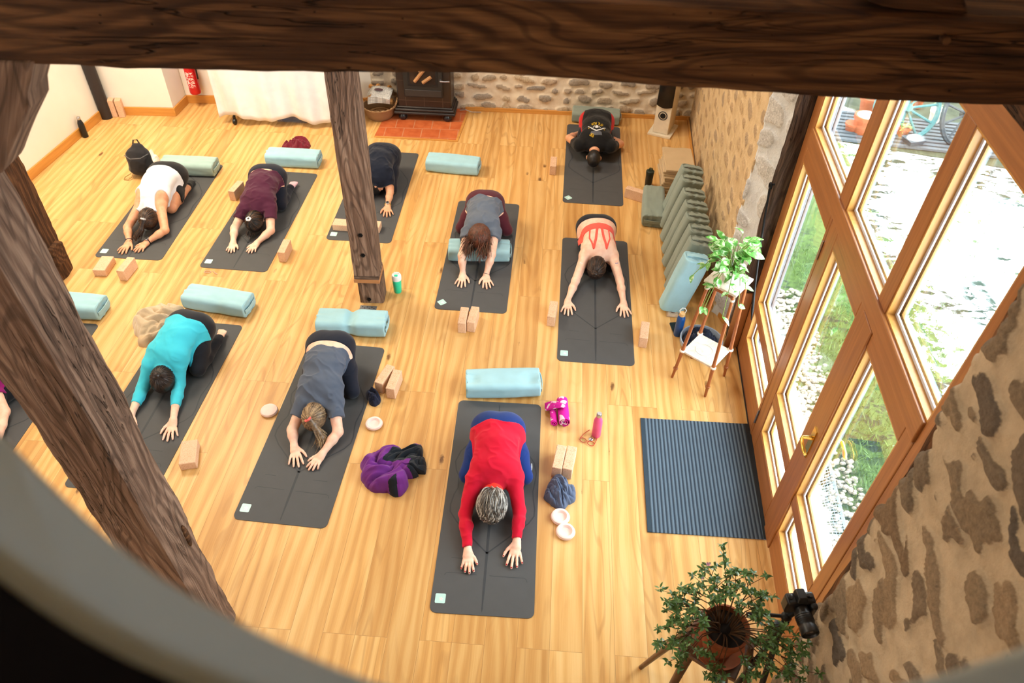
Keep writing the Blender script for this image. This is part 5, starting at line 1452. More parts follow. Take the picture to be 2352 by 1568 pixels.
# ---------------------------------------------------------------- crumpled cloth
def inpoly(x, y, P_):
    c = False; n = len(P_); j = n - 1
    for i in range(n):
        if (P_[i][1] > y) != (P_[j][1] > y) and x < (P_[j][0] - P_[i][0]) * (y - P_[i][1]) / (P_[j][1] - P_[i][1]) + P_[i][0]: c = not c
        j = i
    return c
def cloth_pile(name, label, cat, outline, height, parts, seed=0, fold=1.0, rings=52, segs=220, z=0.0, freq=5.0, group=None, pix=True, thick=0.012):
    """a dropped garment; outline in photo pixels, parts = [(part name, material, polygon or None)]"""
    P_ = [B(p, z)[:2] for p in outline] if pix else [np.array(p) for p in outline]
    c = np.mean(P_, 0); n = len(P_)
    ang = np.array([math.atan2(p[1] - c[1], p[0] - c[0]) for p in P_]); rad = np.array([np.linalg.norm(p - c) for p in P_]); o = np.argsort(ang)
    th = np.linspace(-math.pi, math.pi, segs, endpoint=False)
    R = np.interp(th, ang[o], rad[o], period=2 * math.pi)
    R = R * (1 + 0.04 * pnoise(np.cos(th) * 2, np.sin(th) * 2, 0 * th, seed))
    s = np.linspace(0, 1, rings) ** 0.8
    S, TH = np.meshgrid(s, th, indexing='ij'); X = c[0] + S * R[None, :] * np.cos(TH); Y = c[1] + S * R[None, :] * np.sin(TH)
    f = freq
    an = 1.2 * pnoise(X * 1.6, Y * 1.6, 0 * X, seed + 8, 1) + seed
    gx = (X - c[0]) * np.cos(an) + (Y - c[1]) * np.sin(an); gy = (-(X - c[0]) * np.sin(an) + (Y - c[1]) * np.cos(an)) * 0.42
    w1 = pnoise(X * f * .45, Y * f * .45, 0 * X, seed + 1, 2); w2 = pnoise(X * f * .45, Y * f * .45, 0 * X + 7, seed + 2, 2)
    n1 = pnoise((gx + .05 * w1) * f * 1.25, (gy + .05 * w2) * f * 1.25, 0 * X, seed + 3, 2); n2 = pnoise((gx - .04 * w2) * f * 2.7, (gy + .04 * w1) * f * 2.7, 0 * X, seed + 4, 2)
    ridge = 1.15 * np.abs(n1) ** 0.8 + 0.5 * np.abs(n2) ** 0.9 + 0.15 * pnoise(X * f * .7, Y * f * .7, 0 * X + 3, seed + 5, 1)
    prof = np.clip((1 - S ** 3.0), 0, 1) ** 0.5
    Zt = thick * prof + height * prof * (0.30 + 0.75 * fold * ridge)
    Zt = np.maximum(Zt, 0.002)
    Zt[-1] = 0.002
    V = np.stack([X - c[0], Y - c[1], Zt], -1).reshape(-1, 3); ids = np.arange(rings * segs).reshape(rings, segs)
    q = np.stack([ids[:-1], ids[1:], np.roll(ids[1:], -1, 1), np.roll(ids[:-1], -1, 1)], -1).reshape(-1, 4)
    bot = np.stack([R * np.cos(th), R * np.sin(th), 0 * th], 1); V = np.concatenate([V, bot, [[0, 0, 0]]]); b0 = rings * segs
    e = ids[-1]; bi = b0 + np.arange(segs)
    q2 = np.stack([e, bi, np.roll(bi, -1), np.roll(e, -1)], -1)
    allq = np.concatenate([q, q2])
    root = thing(name, label, cat, (c[0], c[1], z), 0, group)
    cen = V[allq].mean(1)[:, :2] + c
    own = np.zeros(len(allq), int)
    for i, (pn, mat, poly) in enumerate(parts):
        if poly is None: continue
        PP = [B(p, z + height * 0.4)[:2] for p in poly] if pix else poly
        for j in range(len(allq)):
            if inpoly(cen[j][0], cen[j][1], PP): own[j] = i
    for i, (pn, mat, poly) in enumerate(parts):
        qq = allq[own == i]
        if len(qq) == 0: continue
        u, inv = np.unique(qq, return_inverse=True)
        put_mesh(pn, raw_mesh(pn, V[u], inv.reshape(qq.shape)), mat, root, True)
    return root
PURP = fabric('purple_fleece', (112, 44, 130)); DKF = fabric('charcoal_fleece', (26, 32, 40))
cp = cloth_pile('fleece_jacket', 'crumpled purple and black fleece jacket between slate and red mats', 'jacket',
    [(880, 1028), (905, 1024), (925, 1036), (948, 1026), (968, 1024), (972, 1050), (978, 1064), (976, 1090), (962, 1094), (940, 1086), (936, 1100), (938, 1118), (922, 1138), (908, 1142), (890, 1132), (860, 1130), (838, 1118), (828, 1096), (832, 1084), (828, 1064), (848, 1048), (862, 1042)], 0.15,
    [('purple_panel', PURP, None), ('black_panel', DKF, [(905, 1026), (975, 1015), (985, 1095), (960, 1098), (935, 1080), (945, 1062), (880, 1064)]), ('black_inside', DKF, [(892, 1112), (912, 1100), (914, 1140), (896, 1140)])], 3, 0.85, 72, 280, 0, 3.6)
cloth_pile('scarf', 'grey-blue crumpled scarf touching the pink foam disc', 'scarf', [(1272, 1096), (1284, 1094), (1300, 1104), (1306, 1118), (1318, 1120), (1322, 1136), (1318, 1154), (1304, 1160), (1296, 1170), (1276, 1168), (1262, 1156), (1250, 1148), (1252, 1130), (1262, 1116), (1264, 1104)], 0.13, [('scarf_cloth', fabric('scarf_blue_grey', (84, 96, 122)), None)], 13, 0.8, 56, 220, 0, 5.5)
cloth_pile('headband', 'small dark navy cloth beside the cork blocks and slate mat', 'cloth', [(842, 906), (852, 901), (864, 902), (872, 912), (873, 926), (862, 934), (850, 930), (848, 920), (840, 914)], 0.07, [('band_cloth', fabric('navy_cloth', (28, 32, 52)), None)], 23, 1.2, 26, 100, 0, 12)
FURB = fabric('beige_fleece', (194, 172, 142), 160, 0.9, 0.4); FURD = fabric('beige_suede', (196, 168, 134))
cloth_pile('fleece_coat', 'beige woolly fleece jacket beside the turquoise top', 'jacket', [(312, 730), (330, 714), (360, 706), (385, 702), (412, 704), (424, 712), (400, 740), (372, 770), (352, 784), (340, 797), (318, 796), (320, 778), (309, 758)], 0.15, [('fleece', FURB, None), ('suede_flap', FURD, [(316, 772), (360, 768), (340, 800), (312, 800)])], 33, 0.75, 44, 160, 0, 3.4)
MAROON = fabric('maroon_cloth', (112, 28, 44))
cloth_pile('maroon_bag', 'maroon cloth bag behind a light blue bolster', 'bag', [(650, 336), (668, 330), (684, 322), (700, 322), (712, 330), (710, 342), (690, 346), (660, 346), (646, 342)], 0.10, [('bag_cloth', MAROON, None)], 43, 0.9, 26, 110, 0, 5)
cloth_pile('white_top', 'small white cloth behind the black backpack', 'cloth', [(335, 362), (348, 358), (360, 364), (366, 374), (350, 382), (336, 376)], 0.13, [('cotton', fabric('white_cotton', (232, 226, 214)), None)], 53, 0.8, 22, 90, 0, 6)
# rolled pink towel: two wound rolls under a loose flap
PKT = NT('pink_patterned_towel'); _v = PKT.coord('Object'); _n = PKT.noise(_v, 17.0, 1.0, 0.4, 0.5)
PKT.base(PKT.ramp(_n, [(0.55, lin((214, 44, 158))), (0.575, lin((244, 214, 232)))])); PKT.bump(PKT.noise(_v, 300.0, 2.0), 0.5, 0.003); PKT = PKT.set(0.95, 0.1)
tp0 = B((1283, 945), 0.06); tw = thing('towel', 'rolled bright pink towel with pale pattern by the nearest mat corner', 'towel', (tp0[0], tp0[1], 0), math.radians(3))
def spiral_roll(m, x, z, r0, y0, y1, turns=2.6, th=0.007):
    k = 70; V = []
    for i in range(k):
        t = i / (k - 1); a = t * turns * 2 * math.pi; r = r0 * (1 - 0.78 * t)
        for rr in (r, r - th):
            for y in (y0, y1): V.append((x + rr * math.cos(a - 1.6), y, z + rr * math.sin(a - 1.6)))
    F_ = []
    for i in range(k - 1):
        a, b = 4 * i, 4 * i + 4
        F_ += [(a, b, b + 1, a + 1), (a + 2, a + 3, b + 3, b + 2), (a, a + 2, b + 2, b), (a + 1, b + 1, b + 3, a + 3)]
    F_ += [(0, 1, 3, 2)]; m.add(V, F_)
m = MB(); spiral_roll(m, 0.035, 0.055, 0.053, -0.11, 0.13); m.build('towel_roll', PKT, tw, True)
m = MB(); spiral_roll(m, -0.045, 0.036, 0.034, -0.105, 0.11, 2.0); m.build('towel_roll', PKT, tw, True)
m = MB(); V = []
for i in range(16):
    t = i / 15
    for j in range(8):
        s = j / 7; x = -0.10 + 0.15 * t; y = 0.12 - 0.09 * t - 0.085 * s + 0.03 * t * s; V.append((x, y, 0.012 + 0.105 * math.sin(min(1, t * 0.95 + .05) * 1.8) + 0.008 * math.sin(9 * s + 5 * t)))
m.add(V, [(i * 8 + j, (i + 1) * 8 + j, (i + 1) * 8 + j + 1, i * 8 + j + 1) for i in range(15) for j in range(7)])
o = m.build('towel_flap', PKT, tw, True); sm = o.modifiers.new('solid', 'SOLIDIFY'); sm.thickness = 0.006

# ---------------------------------------------------------------- bottles
def bottle(label, px, prof, cap, mat, capmat, extra=None, z=0.0):
    c = B(px, z); r = thing('bottle', label, 'bottle', (c[0], c[1], z)); m = MB(); m.lathe(prof, 28); m.build('bottle_body', mat, r, True)
    m = MB(); m.lathe(cap, 24); m.build('cap', capmat, r, True)
    if extra: extra(r)
    return r
COLA = [(0, 0), (0.033, 0), (0.036, 0.006), (0.036, 0.15), (0.033, 0.185), (0.022, 0.215), (0.019, 0.228), (0, 0.228)]; COLC = [(0, 0.228), (0.021, 0.228), (0.022, 0.232), (0.021, 0.258), (0.017, 0.264), (0, 0.264)]
bottle('slim black steel bottle standing by the left wall baseboard', (197, 314), COLA, COLC, plain('bottle_black', (26, 26, 28), 0.35), STEEL)
bottle('pink steel bottle next to the red glasses', (1369, 999), COLA, COLC, plain('bottle_pink', (226, 88, 140), 0.35), STEEL)
GRN = plain('bottle_aqua', (40, 214, 170), 0.3); WHC = plain('cap_white', (236, 238, 238), 0.4)
def shk(r):
    m = MB(); m.box((-0.016, -0.03, 0.203), (0.016, -0.008, 0.213)); m.build('spout_cover', GRN, r, bevel=0.004)
    m = MB(); m.tube([(-0.026, 0.012, 0.202), (-0.02, 0.02, 0.216), (0.02, 0.02, 0.216), (0.026, 0.012, 0.202)], 0.005, 8); m.build('carry_loop', WHC, r, True)
bottle('aqua green shaker bottle with white lid beside the free-standing post', (914, 669), [(0, 0), (0.034, 0), (0.037, 0.006), (0.043, 0.15), (0, 0.15)], [(0, 0.150), (0.045, 0.150), (0.046, 0.158), (0.046, 0.192), (0.040, 0.204), (0, 0.204)], GRN, WHC, shk)
def shk2(r):
    m = MB(); m.tube([(-0.022, 0, 0.205), (-0.01, 0, 0.235), (0.016, 0, 0.232), (0.022, 0, 0.205)], 0.006, 8); m.build('carry_loop', plain('dark_green', (40, 60, 34), 0.4), r, True)
bottle('dark shaker bottle with green lid near the loose sage bolster', (1488, 427), [(0, 0), (0.036, 0), (0.039, 0.006), (0.045, 0.17), (0, 0.17)], [(0, 0.170), (0.047, 0.170), (0.047, 0.198), (0.035, 0.205), (0, 0.205)], plain('shaker_dark', (30, 34, 32), 0.35), plain('lid_dark', (38, 46, 36), 0.4), shk2)
def rope(r):
    m = MB(); m.tube([(-0.020, 0, 0.262), (-0.03, 0, 0.29), (-0.012, 0, 0.318), (0.012, 0, 0.318), (0.03, 0, 0.29), (0.020, 0, 0.262)], 0.0035, 8); m.build('carry_loop', plain('white_cord', (232, 232, 230)), r, True)
bottle('blue steel bottle with wooden cap beside the light blue leaning bolster', (1556, 768), [(0, 0), (0.036, 0), (0.038, 0.006), (0.038, 0.19), (0.034, 0.212), (0.024, 0.226), (0.023, 0.232), (0, 0.232)], [(0, 0.232), (0.026, 0.232), (0.026, 0.262), (0.022, 0.266), (0, 0.266)], plain('bottle_blue', (24, 72, 134), 0.3), plain('bamboo_cap', (206, 166, 112), 0.6), rope)
# red-framed glasses and a coiled cord
g0 = B((1348, 1016), 0.0); gl = thing('glasses', 'red-framed reading glasses lying near the pink bottle', 'glasses', (g0[0], g0[1], 0), math.radians(-28)); REDG = plain('red_frame', (176, 44, 38), 0.3)
for sx in (-1, 1):
    m = MB(); m.tube([(sx * 0.034 + 0.027 * math.cos(a), 0.021 * math.sin(a), 0.010) for a in np.linspace(0, 2 * math.pi, 25)[:-1]], 0.0028, 6, True); rim = m.build('rim', REDG, gl, True)
    m = MB(); m.lathe([(0, -0.0006), (0.026, -0.0006), (0.026, 0.0006), (0, 0.0006)], 20, Matrix.Translation((sx * 0.034, 0, 0.010)) @ Matrix.Diagonal((1, 0.78, 1, 1))); m.build('lens', GLASS, rim)
    m = MB(); m.tube([(sx * 0.061, 0.006, 0.012), (sx * 0.058, 0.05, 0.010), (sx * 0.046, 0.10, 0.006), (sx * 0.036, 0.125, 0.004)], 0.0026, 6); m.build('temple_arm', REDG, gl, True)
m = MB(); m.tube([(-0.008, 0.004, 0.012), (0, 0.008, 0.013), (0.008, 0.004, 0.012)], 0.0025, 6); m.build('bridge', REDG, gl, True)
w0 = B((1357, 1009), 0.0); wt = thing('wristwatch', 'small silver watch lying by the pink bottle', 'watch', (w0[0], w0[1], 0)); m = MB(); m.lathe([(0, 0), (0.017, 0), (0.018, 0.006), (0.014, 0.009), (0, 0.009)], 20); m.build('watch_case', STEEL, wt, True)
m = MB(); m.tube([(0.015 + 0.02 * math.cos(a), 0.022 * math.sin(a) + 0.012, 0.005) for a in np.linspace(-1.8, 2.4, 16)], 0.003, 6); m.build('watch_strap', plain('tan_strap', (150, 90, 60)), wt, True)
q0 = B((482, 625), 0); cd = thing('hair_band', 'thin pinkish hair band and cord in front of the plum tee mat', 'hair band', (q0[0], q0[1], 0)); m = MB(); m.tube([(0.03 * math.cos(a) - .02, 0.017 * math.sin(a) + 0.003 * math.sin(3 * a), 0.004) for a in np.linspace(0, 6.28, 30)[:-1]], 0.0028, 6, True); m.build('loop', plain('pinkish_cord', (206, 160, 150)), cd, True)
m = MB(); m.tube([(0.02, 0.02, 0.003), (0.045, 0.0, 0.004), (0.06, -0.02, 0.003), (0.085, -0.03, 0.003)], 0.003, 6); m.build('cord_end', plain('pinkish_cord', (206, 160, 150)), cd, True)
# slate phone and paper near the blue bottle
p0 = B((1551, 754), 0.0); ph = thing('phone', 'black phone lying by the blue bottle', 'phone', (p0[0], p0[1], 0), math.radians(8)); m = MB(); m.prism([(x, y - 0.075) for x, y in rrect(0.075, 0.15, 0.01)], 0, 0.009); m.build('phone_body', BLACKM, ph)
m = MB(); m.box((-0.033, -0.068, 0.009), (0.033, 0.068, 0.0095)); m.build('screen', plain('screen_black', (10, 11, 14), 0.1, 0.6), ph)
p0 = B((1545, 721), 0.0); bg = thing('paper_bag', 'crumpled kraft paper pouch with brown spot behind the blue bottle', 'paper bag', (p0[0], p0[1], 0), math.radians(-6)); m = MB()
V = [(-.06 + .12 * i / 8, -.05 + .10 * j / 6, 0.004 + 0.012 * math.sin(1.3 * i) * math.sin(1.7 * j) ** 2 + (0.02 if 0 < i < 8 and 0 < j < 6 else 0)) for i in range(9) for j in range(7)]
m.add(V, [(i * 7 + j, (i + 1) * 7 + j, (i + 1) * 7 + j + 1, i * 7 + j + 1) for i in range(8) for j in range(6)]); o = m.build('pouch', plain('kraft', (206, 184, 160), 0.8), bg, True); sm = o.modifiers.new('s', 'SOLIDIFY'); sm.thickness = 0.004
m = MB(); m.ball((0, 0, 0.026), (0.02, 0.013, 0.006)); m.build('brown_spot', plain('brown_spot', (120, 62, 30)), bg, True)
# metal plate with holes in front of the post foot
p0 = B((846, 707), 0); mp_ = thing('metal_plate', 'grey perforated steel plate on the floor before the post foot', 'plate', (p0[0], p0[1], 0), math.radians(-2)); m = MB(); m.box((-.078, -.028, 0), (.078, .028, .004)); m.build('plate', plain('zinc', (128, 132, 138), 0.45, 0.5, 0.7), mp_)
for i in range(6): m = MB(); m.lathe([(0, 0.004), (0.006, 0.004), (0.006, 0.0045), (0, 0.0045)], 12, Matrix.Translation((-.055 + .022 * i, 0.008 * (-1) ** i, 0))); m.build('hole', BLACKM, mp_)
# ---------------------------------------------------------------- door mat
DM = NT('ribbed_door_mat'); _v = DM.coord('Object', (1, 1, 1)); _sx = DM.n('SeparateXYZ'); DM.l(_v, _sx.inputs[0])
_st = DM.math('SINE', DM.math('MULTIPLY', _sx.outputs['X'], 2 * math.pi / 0.029)); _nz = DM.noise(_v, 420.0, 2.0)
DM.base(DM.mix(DM.ramp(DM.math('ADD', DM.math('MULTIPLY', _st, 0.5), DM.math('MULTIPLY', _nz, 0.6)), [(0.0, (0, 0, 0)), (0.5, (1, 1, 1))]), lin((54, 64, 76)), lin((98, 113, 127)))); DM.bump(DM.math('ADD', _st, _nz), 0.5, 0.004); DM = DM.set(0.95, 0.1)
dmp = [B(p) for p in ((1487, 1222), (1770, 1240), (1724, 975), (1471, 961))]; d0 = np.mean(dmp, 0)
dm = thing('door_mat', 'blue-grey ribbed door mat in front of the glass doors', 'door mat', (d0[0], d0[1], 0), math.radians(-3.0)); _R = Matrix.Rotation(math.radians(3.0), 3, 'Z')
m = MB(); m.prism([tuple((_R @ Vector(p - d0)))[:2] for p in dmp], 0, 0.008); m.build('ribbed_pile', DM, dm)
m = MB(); e0, e3 = [np.array(_R @ Vector(dmp[i] - d0)) for i in (0, 3)]; m.prism([tuple(e0[:2]), (e0[0] + .03, e0[1]), (e3[0] + .03, e3[1]), tuple(e3[:2])], 0, 0.0095); m.build('edge_strip', plain('rubber_edge', (34, 52, 66), 0.7), dm)
m = MB(); e1, e2 = [np.array(_R @ Vector(dmp[i] - d0)) for i in (1, 2)]; m.prism([(e1[0] - .05, e1[1]), tuple(e1[:2]), tuple(e2[:2]), (e2[0] - .05, e2[1])], 0, 0.0095); m.build('edge_strip', plain('rubber_edge_dark', (28, 32, 36), 0.7), dm)
# ---------------------------------------------------------------- hearth and stove
hp = [B((860, 313)), B((1047, 323)), B((1075, 250)), B((896, 243))]
TERR = NT('terracotta_tiles'); _v = TERR.coord('Object'); _b = TERR.n('TexBrick', Scale=1.0); _b.offset = 0.5
for k_, v_ in (('Color1', lin((186, 88, 44))), ('Color2', lin((206, 108, 58))), ('Mortar', lin((196, 140, 104)))): _b.inputs[k_].default_value = v_
for k_, v_ in (('Mortar Size', 0.006), ('Brick Width', 0.23), ('Row Height', 0.23)): _b.inputs[k_].default_value = v_
TERR.l(_v, _b.inputs['Vector']); TERR.base(TERR.mix(0.3, _b.outputs['Color'], TERR.ramp(TERR.noise(_v, 9.0), [(0.3, lin((160, 66, 30))), (0.7, lin((220, 130, 80)))]))); TERR = TERR.set(0.5, 0.35)
ht = thing('hearth', 'terracotta tiled hearth plate under the stove', 'hearth', (hp[0][0], hp[0][1], 0)); m = MB(); m.prism([tuple((p - hp[0])[:2]) for p in hp], 0, 0.006); m.build('tiles', TERR, ht)
m = MB(); fr = [(hp[0] - hp[0]), hp[1] - hp[0], hp[2] - hp[0]]
for a, b in ((fr[0], fr[1]), (fr[1], fr[2])):
    d = nrm(b - a); n = np.array([d[1], -d[0], 0]); m.prism([tuple((a)[:2]), tuple((b + d * .03)[:2]), tuple((b + d * .03 + n * .03)[:2]), tuple((a + n * .03)[:2])], 0, 0.008)
m.build('wooden_edge', OAKTRIM, ht)
STV = NT('glazed_dark_tile'); _v = STV.coord('Object'); _b = STV.n('TexBrick', Scale=1.0); _b.offset = 0.0
for k_, v_ in (('Color1', lin((38, 27, 24))), ('Color2', lin((46, 33, 29))), ('Mortar', lin((84, 68, 60)))): _b.inputs[k_].default_value = v_
for k_, v_ in (('Mortar Size', 0.003), ('Brick Width', 0.235), ('Row Height', 0.26)): _b.inputs[k_].default_value = v_
_mp = STV.coord('Object', (1, 1, 1), (math.pi / 2, 0, 0)); STV.l(_mp, _b.inputs['Vector']); STV.base(_b.outputs['Color']); STV = STV.set(0.3, 0.5)
sx, sy = -1.22, 8.98
sv = thing('wood_stove', 'dark brown tiled wood stove with glass door on a terracotta hearth', 'stove', (sx, sy, 0.006), math.radians(-2))
m = MB(); m.box((-0.345, 0.02, 0.16), (0.345, 0.36, 1.2)); m.build('stove_body', STV, sv, bevel=0.02)
m = MB()
for z0, z1, e in ((0.085, 0.12, 0.05), (0.12, 0.155, 0.035), (0.155, 0.18, 0.015)): m.box((-0.345 - e, 0.02 - e, z0), (0.345 + e, 0.36 + e * .3, z1))
m.build('plinth', plain('stove_plinth', (44, 36, 33), 0.4), sv, bevel=0.012)
for fx in (-0.29, 0.29):
    for fy in (0.03, 0.31):
        m = MB(); m.lathe([(0, 0), (0.035, 0), (0.052, 0.02), (0.056, 0.045), (0.045, 0.07), (0.036, 0.088), (0, 0.088)], 20, Matrix.Translation((fx, fy, 0))); m.build('foot', plain('stove_foot', (28, 30, 36), 0.25, 0.6), sv, True)
dr = MB(); dr.box((-0.245, -0.012, 0.32), (0.245, 0.02, 1.0)); dr = dr.build('door', plain('stove_door', (46, 44, 43), 0.4, 0.5, 0.3), sv, bevel=0.008)
m = MB(); m.box((-0.19, -0.018, 0.47), (0.19, -0.01, 0.95)); m.build('inner_frame', BLACKM, dr, bevel=0.003)
m = MB(); m.box((-0.16, -0.0215, 0.50), (0.16, -0.017, 0.92)); m.build('door_glass', plain('sooty_glass', (52, 40, 32), 0.08, 0.6), dr)
for (a, b) in (((-0.10, -.024, .53), (0.02, -.024, .68)), ((0.0, -.024, .52), (0.11, -.024, .60)), ((-0.03, -.024, .66), (0.06, -.024, .84))):
    m = MB(); m.tube([a, b], 0.022, 8); m.build('log', plain('split_wood', (176, 128, 84), 0.8), dr, True)
m = MB(); m.tube([(0.225, -0.012, 0.56), (0.225, -0.05, 0.56), (0.28, -0.055, 0.56), (0.34, -0.055, 0.565)], [0.012, 0.010, 0.008, 0.01], 8); m.build('handle', STEEL, dr, True)
m = MB(); m.box((-0.23, -0.02, 0.335), (0.23, -0.011, 0.42)); m.build('ash_lip', plain('stove_lip', (58, 54, 52), 0.4, 0.5, 0.3), dr, bevel=0.004)
m = MB(); m.tube([(0.42, 0.30, 0.02), (0.5, 0.26, 0.05), (0.58, 0.28, 0.012), (0.7, 0.3, 0.006)], 0.006, 6); m.build('supply_cable', plain('grey_cable', (170, 160, 150)), sv, True)
# wicker log basket with newspaper
WICK = NT('wicker'); _v = WICK.coord('Object'); _w = WICK.n('TexWave', Scale=38.0, Distortion=1.5); _w.bands_direction = 'Z'; WICK.l(_v, _w.inputs['Vector'])
WICK.base(WICK.ramp(_w.outputs['Fac'], [(0.2, lin((140, 98, 60))), (0.7, lin((216, 174, 126)))])); WICK.bump(_w.outputs['Fac'], 0.8, 0.01); WICK = WICK.set(0.7, 0.3)
bp_ = B((880, 262), 0.0); bk = thing('basket', 'wicker basket of firewood with newspapers left of the stove', 'basket', (bp_[0] - 0.03, bp_[1] - 0.06, 0))
m = MB(); m.lathe([(0, 0), (0.15, 0), (0.185, 0.05), (0.205, 0.14), (0.212, 0.155), (0.200, 0.155), (0.175, 0.05), (0, 0.02)], 40); m.build('wicker_bowl', WICK, bk, True)
m = MB(); m.tube([(0.207 * math.cos(a), 0.207 * math.sin(a), 0.157 + 0.004 * math.sin(20 * a)) for a in np.linspace(0, 2 * math.pi, 61)[:-1]], 0.012, 8, True); m.build('rim', WICK, bk, True)
for sg in (-1, 1):
    m = MB(); m.tube([(sg * 0.205, -0.06, 0.15), (sg * 0.24, -0.05, 0.23), (sg * 0.245, 0.0, 0.26), (sg * 0.24, 0.05, 0.23), (sg * 0.205, 0.06, 0.15)], 0.010, 8); m.build('handle', WICK, bk, True)
LOGM = plain('firewood', (196, 142, 84), 0.85, 0.1, var=0.25)
r_ = np.random.default_rng(5)
lgc = 0
for i in range(6):
    a = r_.uniform(0, 3.14); z = 0.20 + 0.05 * (i % 3); o_ = np.array([r_.uniform(-.06, .09), r_.uniform(0.04, .13)])
    d = np.array([math.cos(a), math.sin(a)]) * 0.14; base_ = np.array([bk.location[0], bk.location[1]]) + o_
    lo_ = thing('firewood_log', 'split firewood logs in the wicker basket', 'log', (base_[0], base_[1], z), 0, 'firewood in the basket')
    m = MB(); m.tube([(-d[0], -d[1], -0.01), (d[0], d[1], 0.04)], 0.028, 5); m.build('split_log', LOGM, lo_)
NEWS = NT('newsprint'); _v = NEWS.coord('Object', (60, 160, 60)); NEWS.base(NEWS.ramp(NEWS.noise(_v, 1.0, 2.0), [(0.4, lin((176, 172, 166))), (0.55, lin((226, 222, 214)))])); NEWS = NEWS.set(0.9, 0.1)
for i in range(5):
    np0 = thing('newspaper', 'folded newspapers stacked on the wicker basket', 'newspaper', (bk.location[0] + 0.01 + .008 * i, bk.location[1] - 0.02, 0.235 + 0.017 * i), math.radians(8 - 4 * i), 'newspapers on the basket')
    m = MB(); V = [(-.14 + .28 * u / 6, -.10 + .2 * v / 4, 0.012 * math.sin(u * .6) + .06 * v / 4) for u in range(7) for v in range(5)]
    m.add(V, [(u * 5 + v, (u + 1) * 5 + v, (u + 1) * 5 + v + 1, u * 5 + v + 1) for u in range(6) for v in range(4)]); o = m.build('newspaper_sheets', NEWS, np0, True); sm = o.modifiers.new('s', 'SOLIDIFY'); sm.thickness = 0.012
m = MB(); m.ball((-0.03, 0.02, 0.06), (0.06, 0.035, 0.008), 10, 6); m.build('printed_picture', plain('printed_picture', (96, 66, 70)), np0, True)
# ---------------------------------------------------------------- clothes rack with sheet, storage box
SHEET = fabric('white_sheet', (236, 234, 236), 300, 0.1)
a, b = B((512, 265), .13), B((752, 275), .13); a[2] = b[2] = 0; d = nrm(b - a); b = a + d * 1.62; L_ = float(np.linalg.norm(b - a))
rk = thing('clothes_rack', 'wheeled clothes rack hidden behind a white cotton sheet', 'rack', a, math.atan2(d[1], d[0]))
m = MB(); nu, nv = 90, 30; V = []
for i in range(nu):
    for j in range(nv):
        t = i / (nu - 1); s = j / (nv - 1); x = -0.05 + t * (L_ + 0.1); z = 0.10 + 0.035 * math.sin(t * 15) * (1 - s) + s * 1.65
        y = 0.03 * math.sin(t * 26 + 1.5 * math.sin(4 * s)) * (1 - 0.4 * s) + 0.012 * math.sin(t * 61) * (1 - s); V.append((x - 0.10 * (1 - t) * s * (1 - t) * 0.6, y + 0.03 * s, z))
m.add(V, [(i * nv + j, (i + 1) * nv + j, (i + 1) * nv + j + 1, i * nv + j + 1) for i in range(nu - 1) for j in range(nv - 1)]); o = m.build('sheet', SHEET, rk, True); sm = o.modifiers.new('s', 'SOLIDIFY'); sm.thickness = 0.004
m = MB()
for x in (0.12, L_ - 0.1):
    for y in (0.08, 0.42): m.tube([(x, y, 0.1), (x, y, 1.72)], 0.014, 8)
    m.tube([(x, 0.05, 0.11), (x, 0.45, 0.11)], 0.014, 8); m.tube([(x, 0.05, 1.72), (x, 0.45, 1.72)], 0.014, 8)
m.tube([(0.1, 0.25, 1.72), (L_ - 0.1, 0.25, 1.72)], 0.014, 8); m.build('rail_frame', STEEL, rk, True)
for x in (0.12, L_ - 0.1):
    for y in (0.03, 0.45):
        m = MB(); m.lathe([(0, -.018), (0.034, -.018), (0.038, -.008), (0.038, .008), (0.034, .018), (0, .018)], 18, Matrix.Translation((x, y, 0.039)) @ Matrix.Rotation(math.pi / 2, 4, 'Y')); m.box((x - .012, y - .01, 0.05), (x + .012, y + .03, 0.11)); m.build('caster', BLACKM, rk, True)
q = B((668, 279), 0.0); bx_ = thing('storage_box', 'clear plastic storage box under the white sheet', 'box', (q[0] + 0.03, q[1] + 0.10, 0), math.radians(-2))
CLR = NT('clear_plastic'); _t = CLR.n('BsdfTransparent'); _g = CLR.n('BsdfPrincipled', Roughness=0.2); _g.inputs['Base Color'].default_value = lin((150, 160, 190)); _x = CLR.n('MixShader'); _x.inputs[0].default_value = 0.4; CLR.l(_t.outputs[0], _x.inputs[1]); CLR.l(_g.outputs[0], _x.inputs[2]); CLR.l(_x.outputs[0], CLR.t.nodes['Material Output'].inputs['Surface']); CLR = CLR.m
m = MB(); m.add([(-.19, -.12, 0), (.19, -.12, 0), (.19, .12, 0), (-.19, .12, 0), (-.22, -.14, .22), (.22, -.14, .22), (.22, .14, .22), (-.22, .14, .22)], [(0, 3, 2, 1), (0, 1, 5, 4), (1, 2, 6, 5), (2, 3, 7, 6), (3, 0, 4, 7)]); m.build('box_shell', CLR, bx_)
m = MB(); m.box((-.16, -.10, .004), (.16, .10, .13)); m.build('dark_contents', plain('box_contents', (70, 72, 92)), bx_, bevel=0.02)
m = MB(); m.box((-.225, -.145, .22), (.225, .145, .235)); m.build('lid', CLR, bx_, bevel=0.004)
tv = BY((492, 190), 9.12); t_ = thing('wall_screen', 'black screen edge showing beside the white sheet', 'screen', (tv[0], 9.12, tv[2] + 0.25)); m = MB(); m.box((-.03, -.02, -.22), (.5, .03, .4)); m.build('screen_body', BLACKM, t_, bevel=0.006)
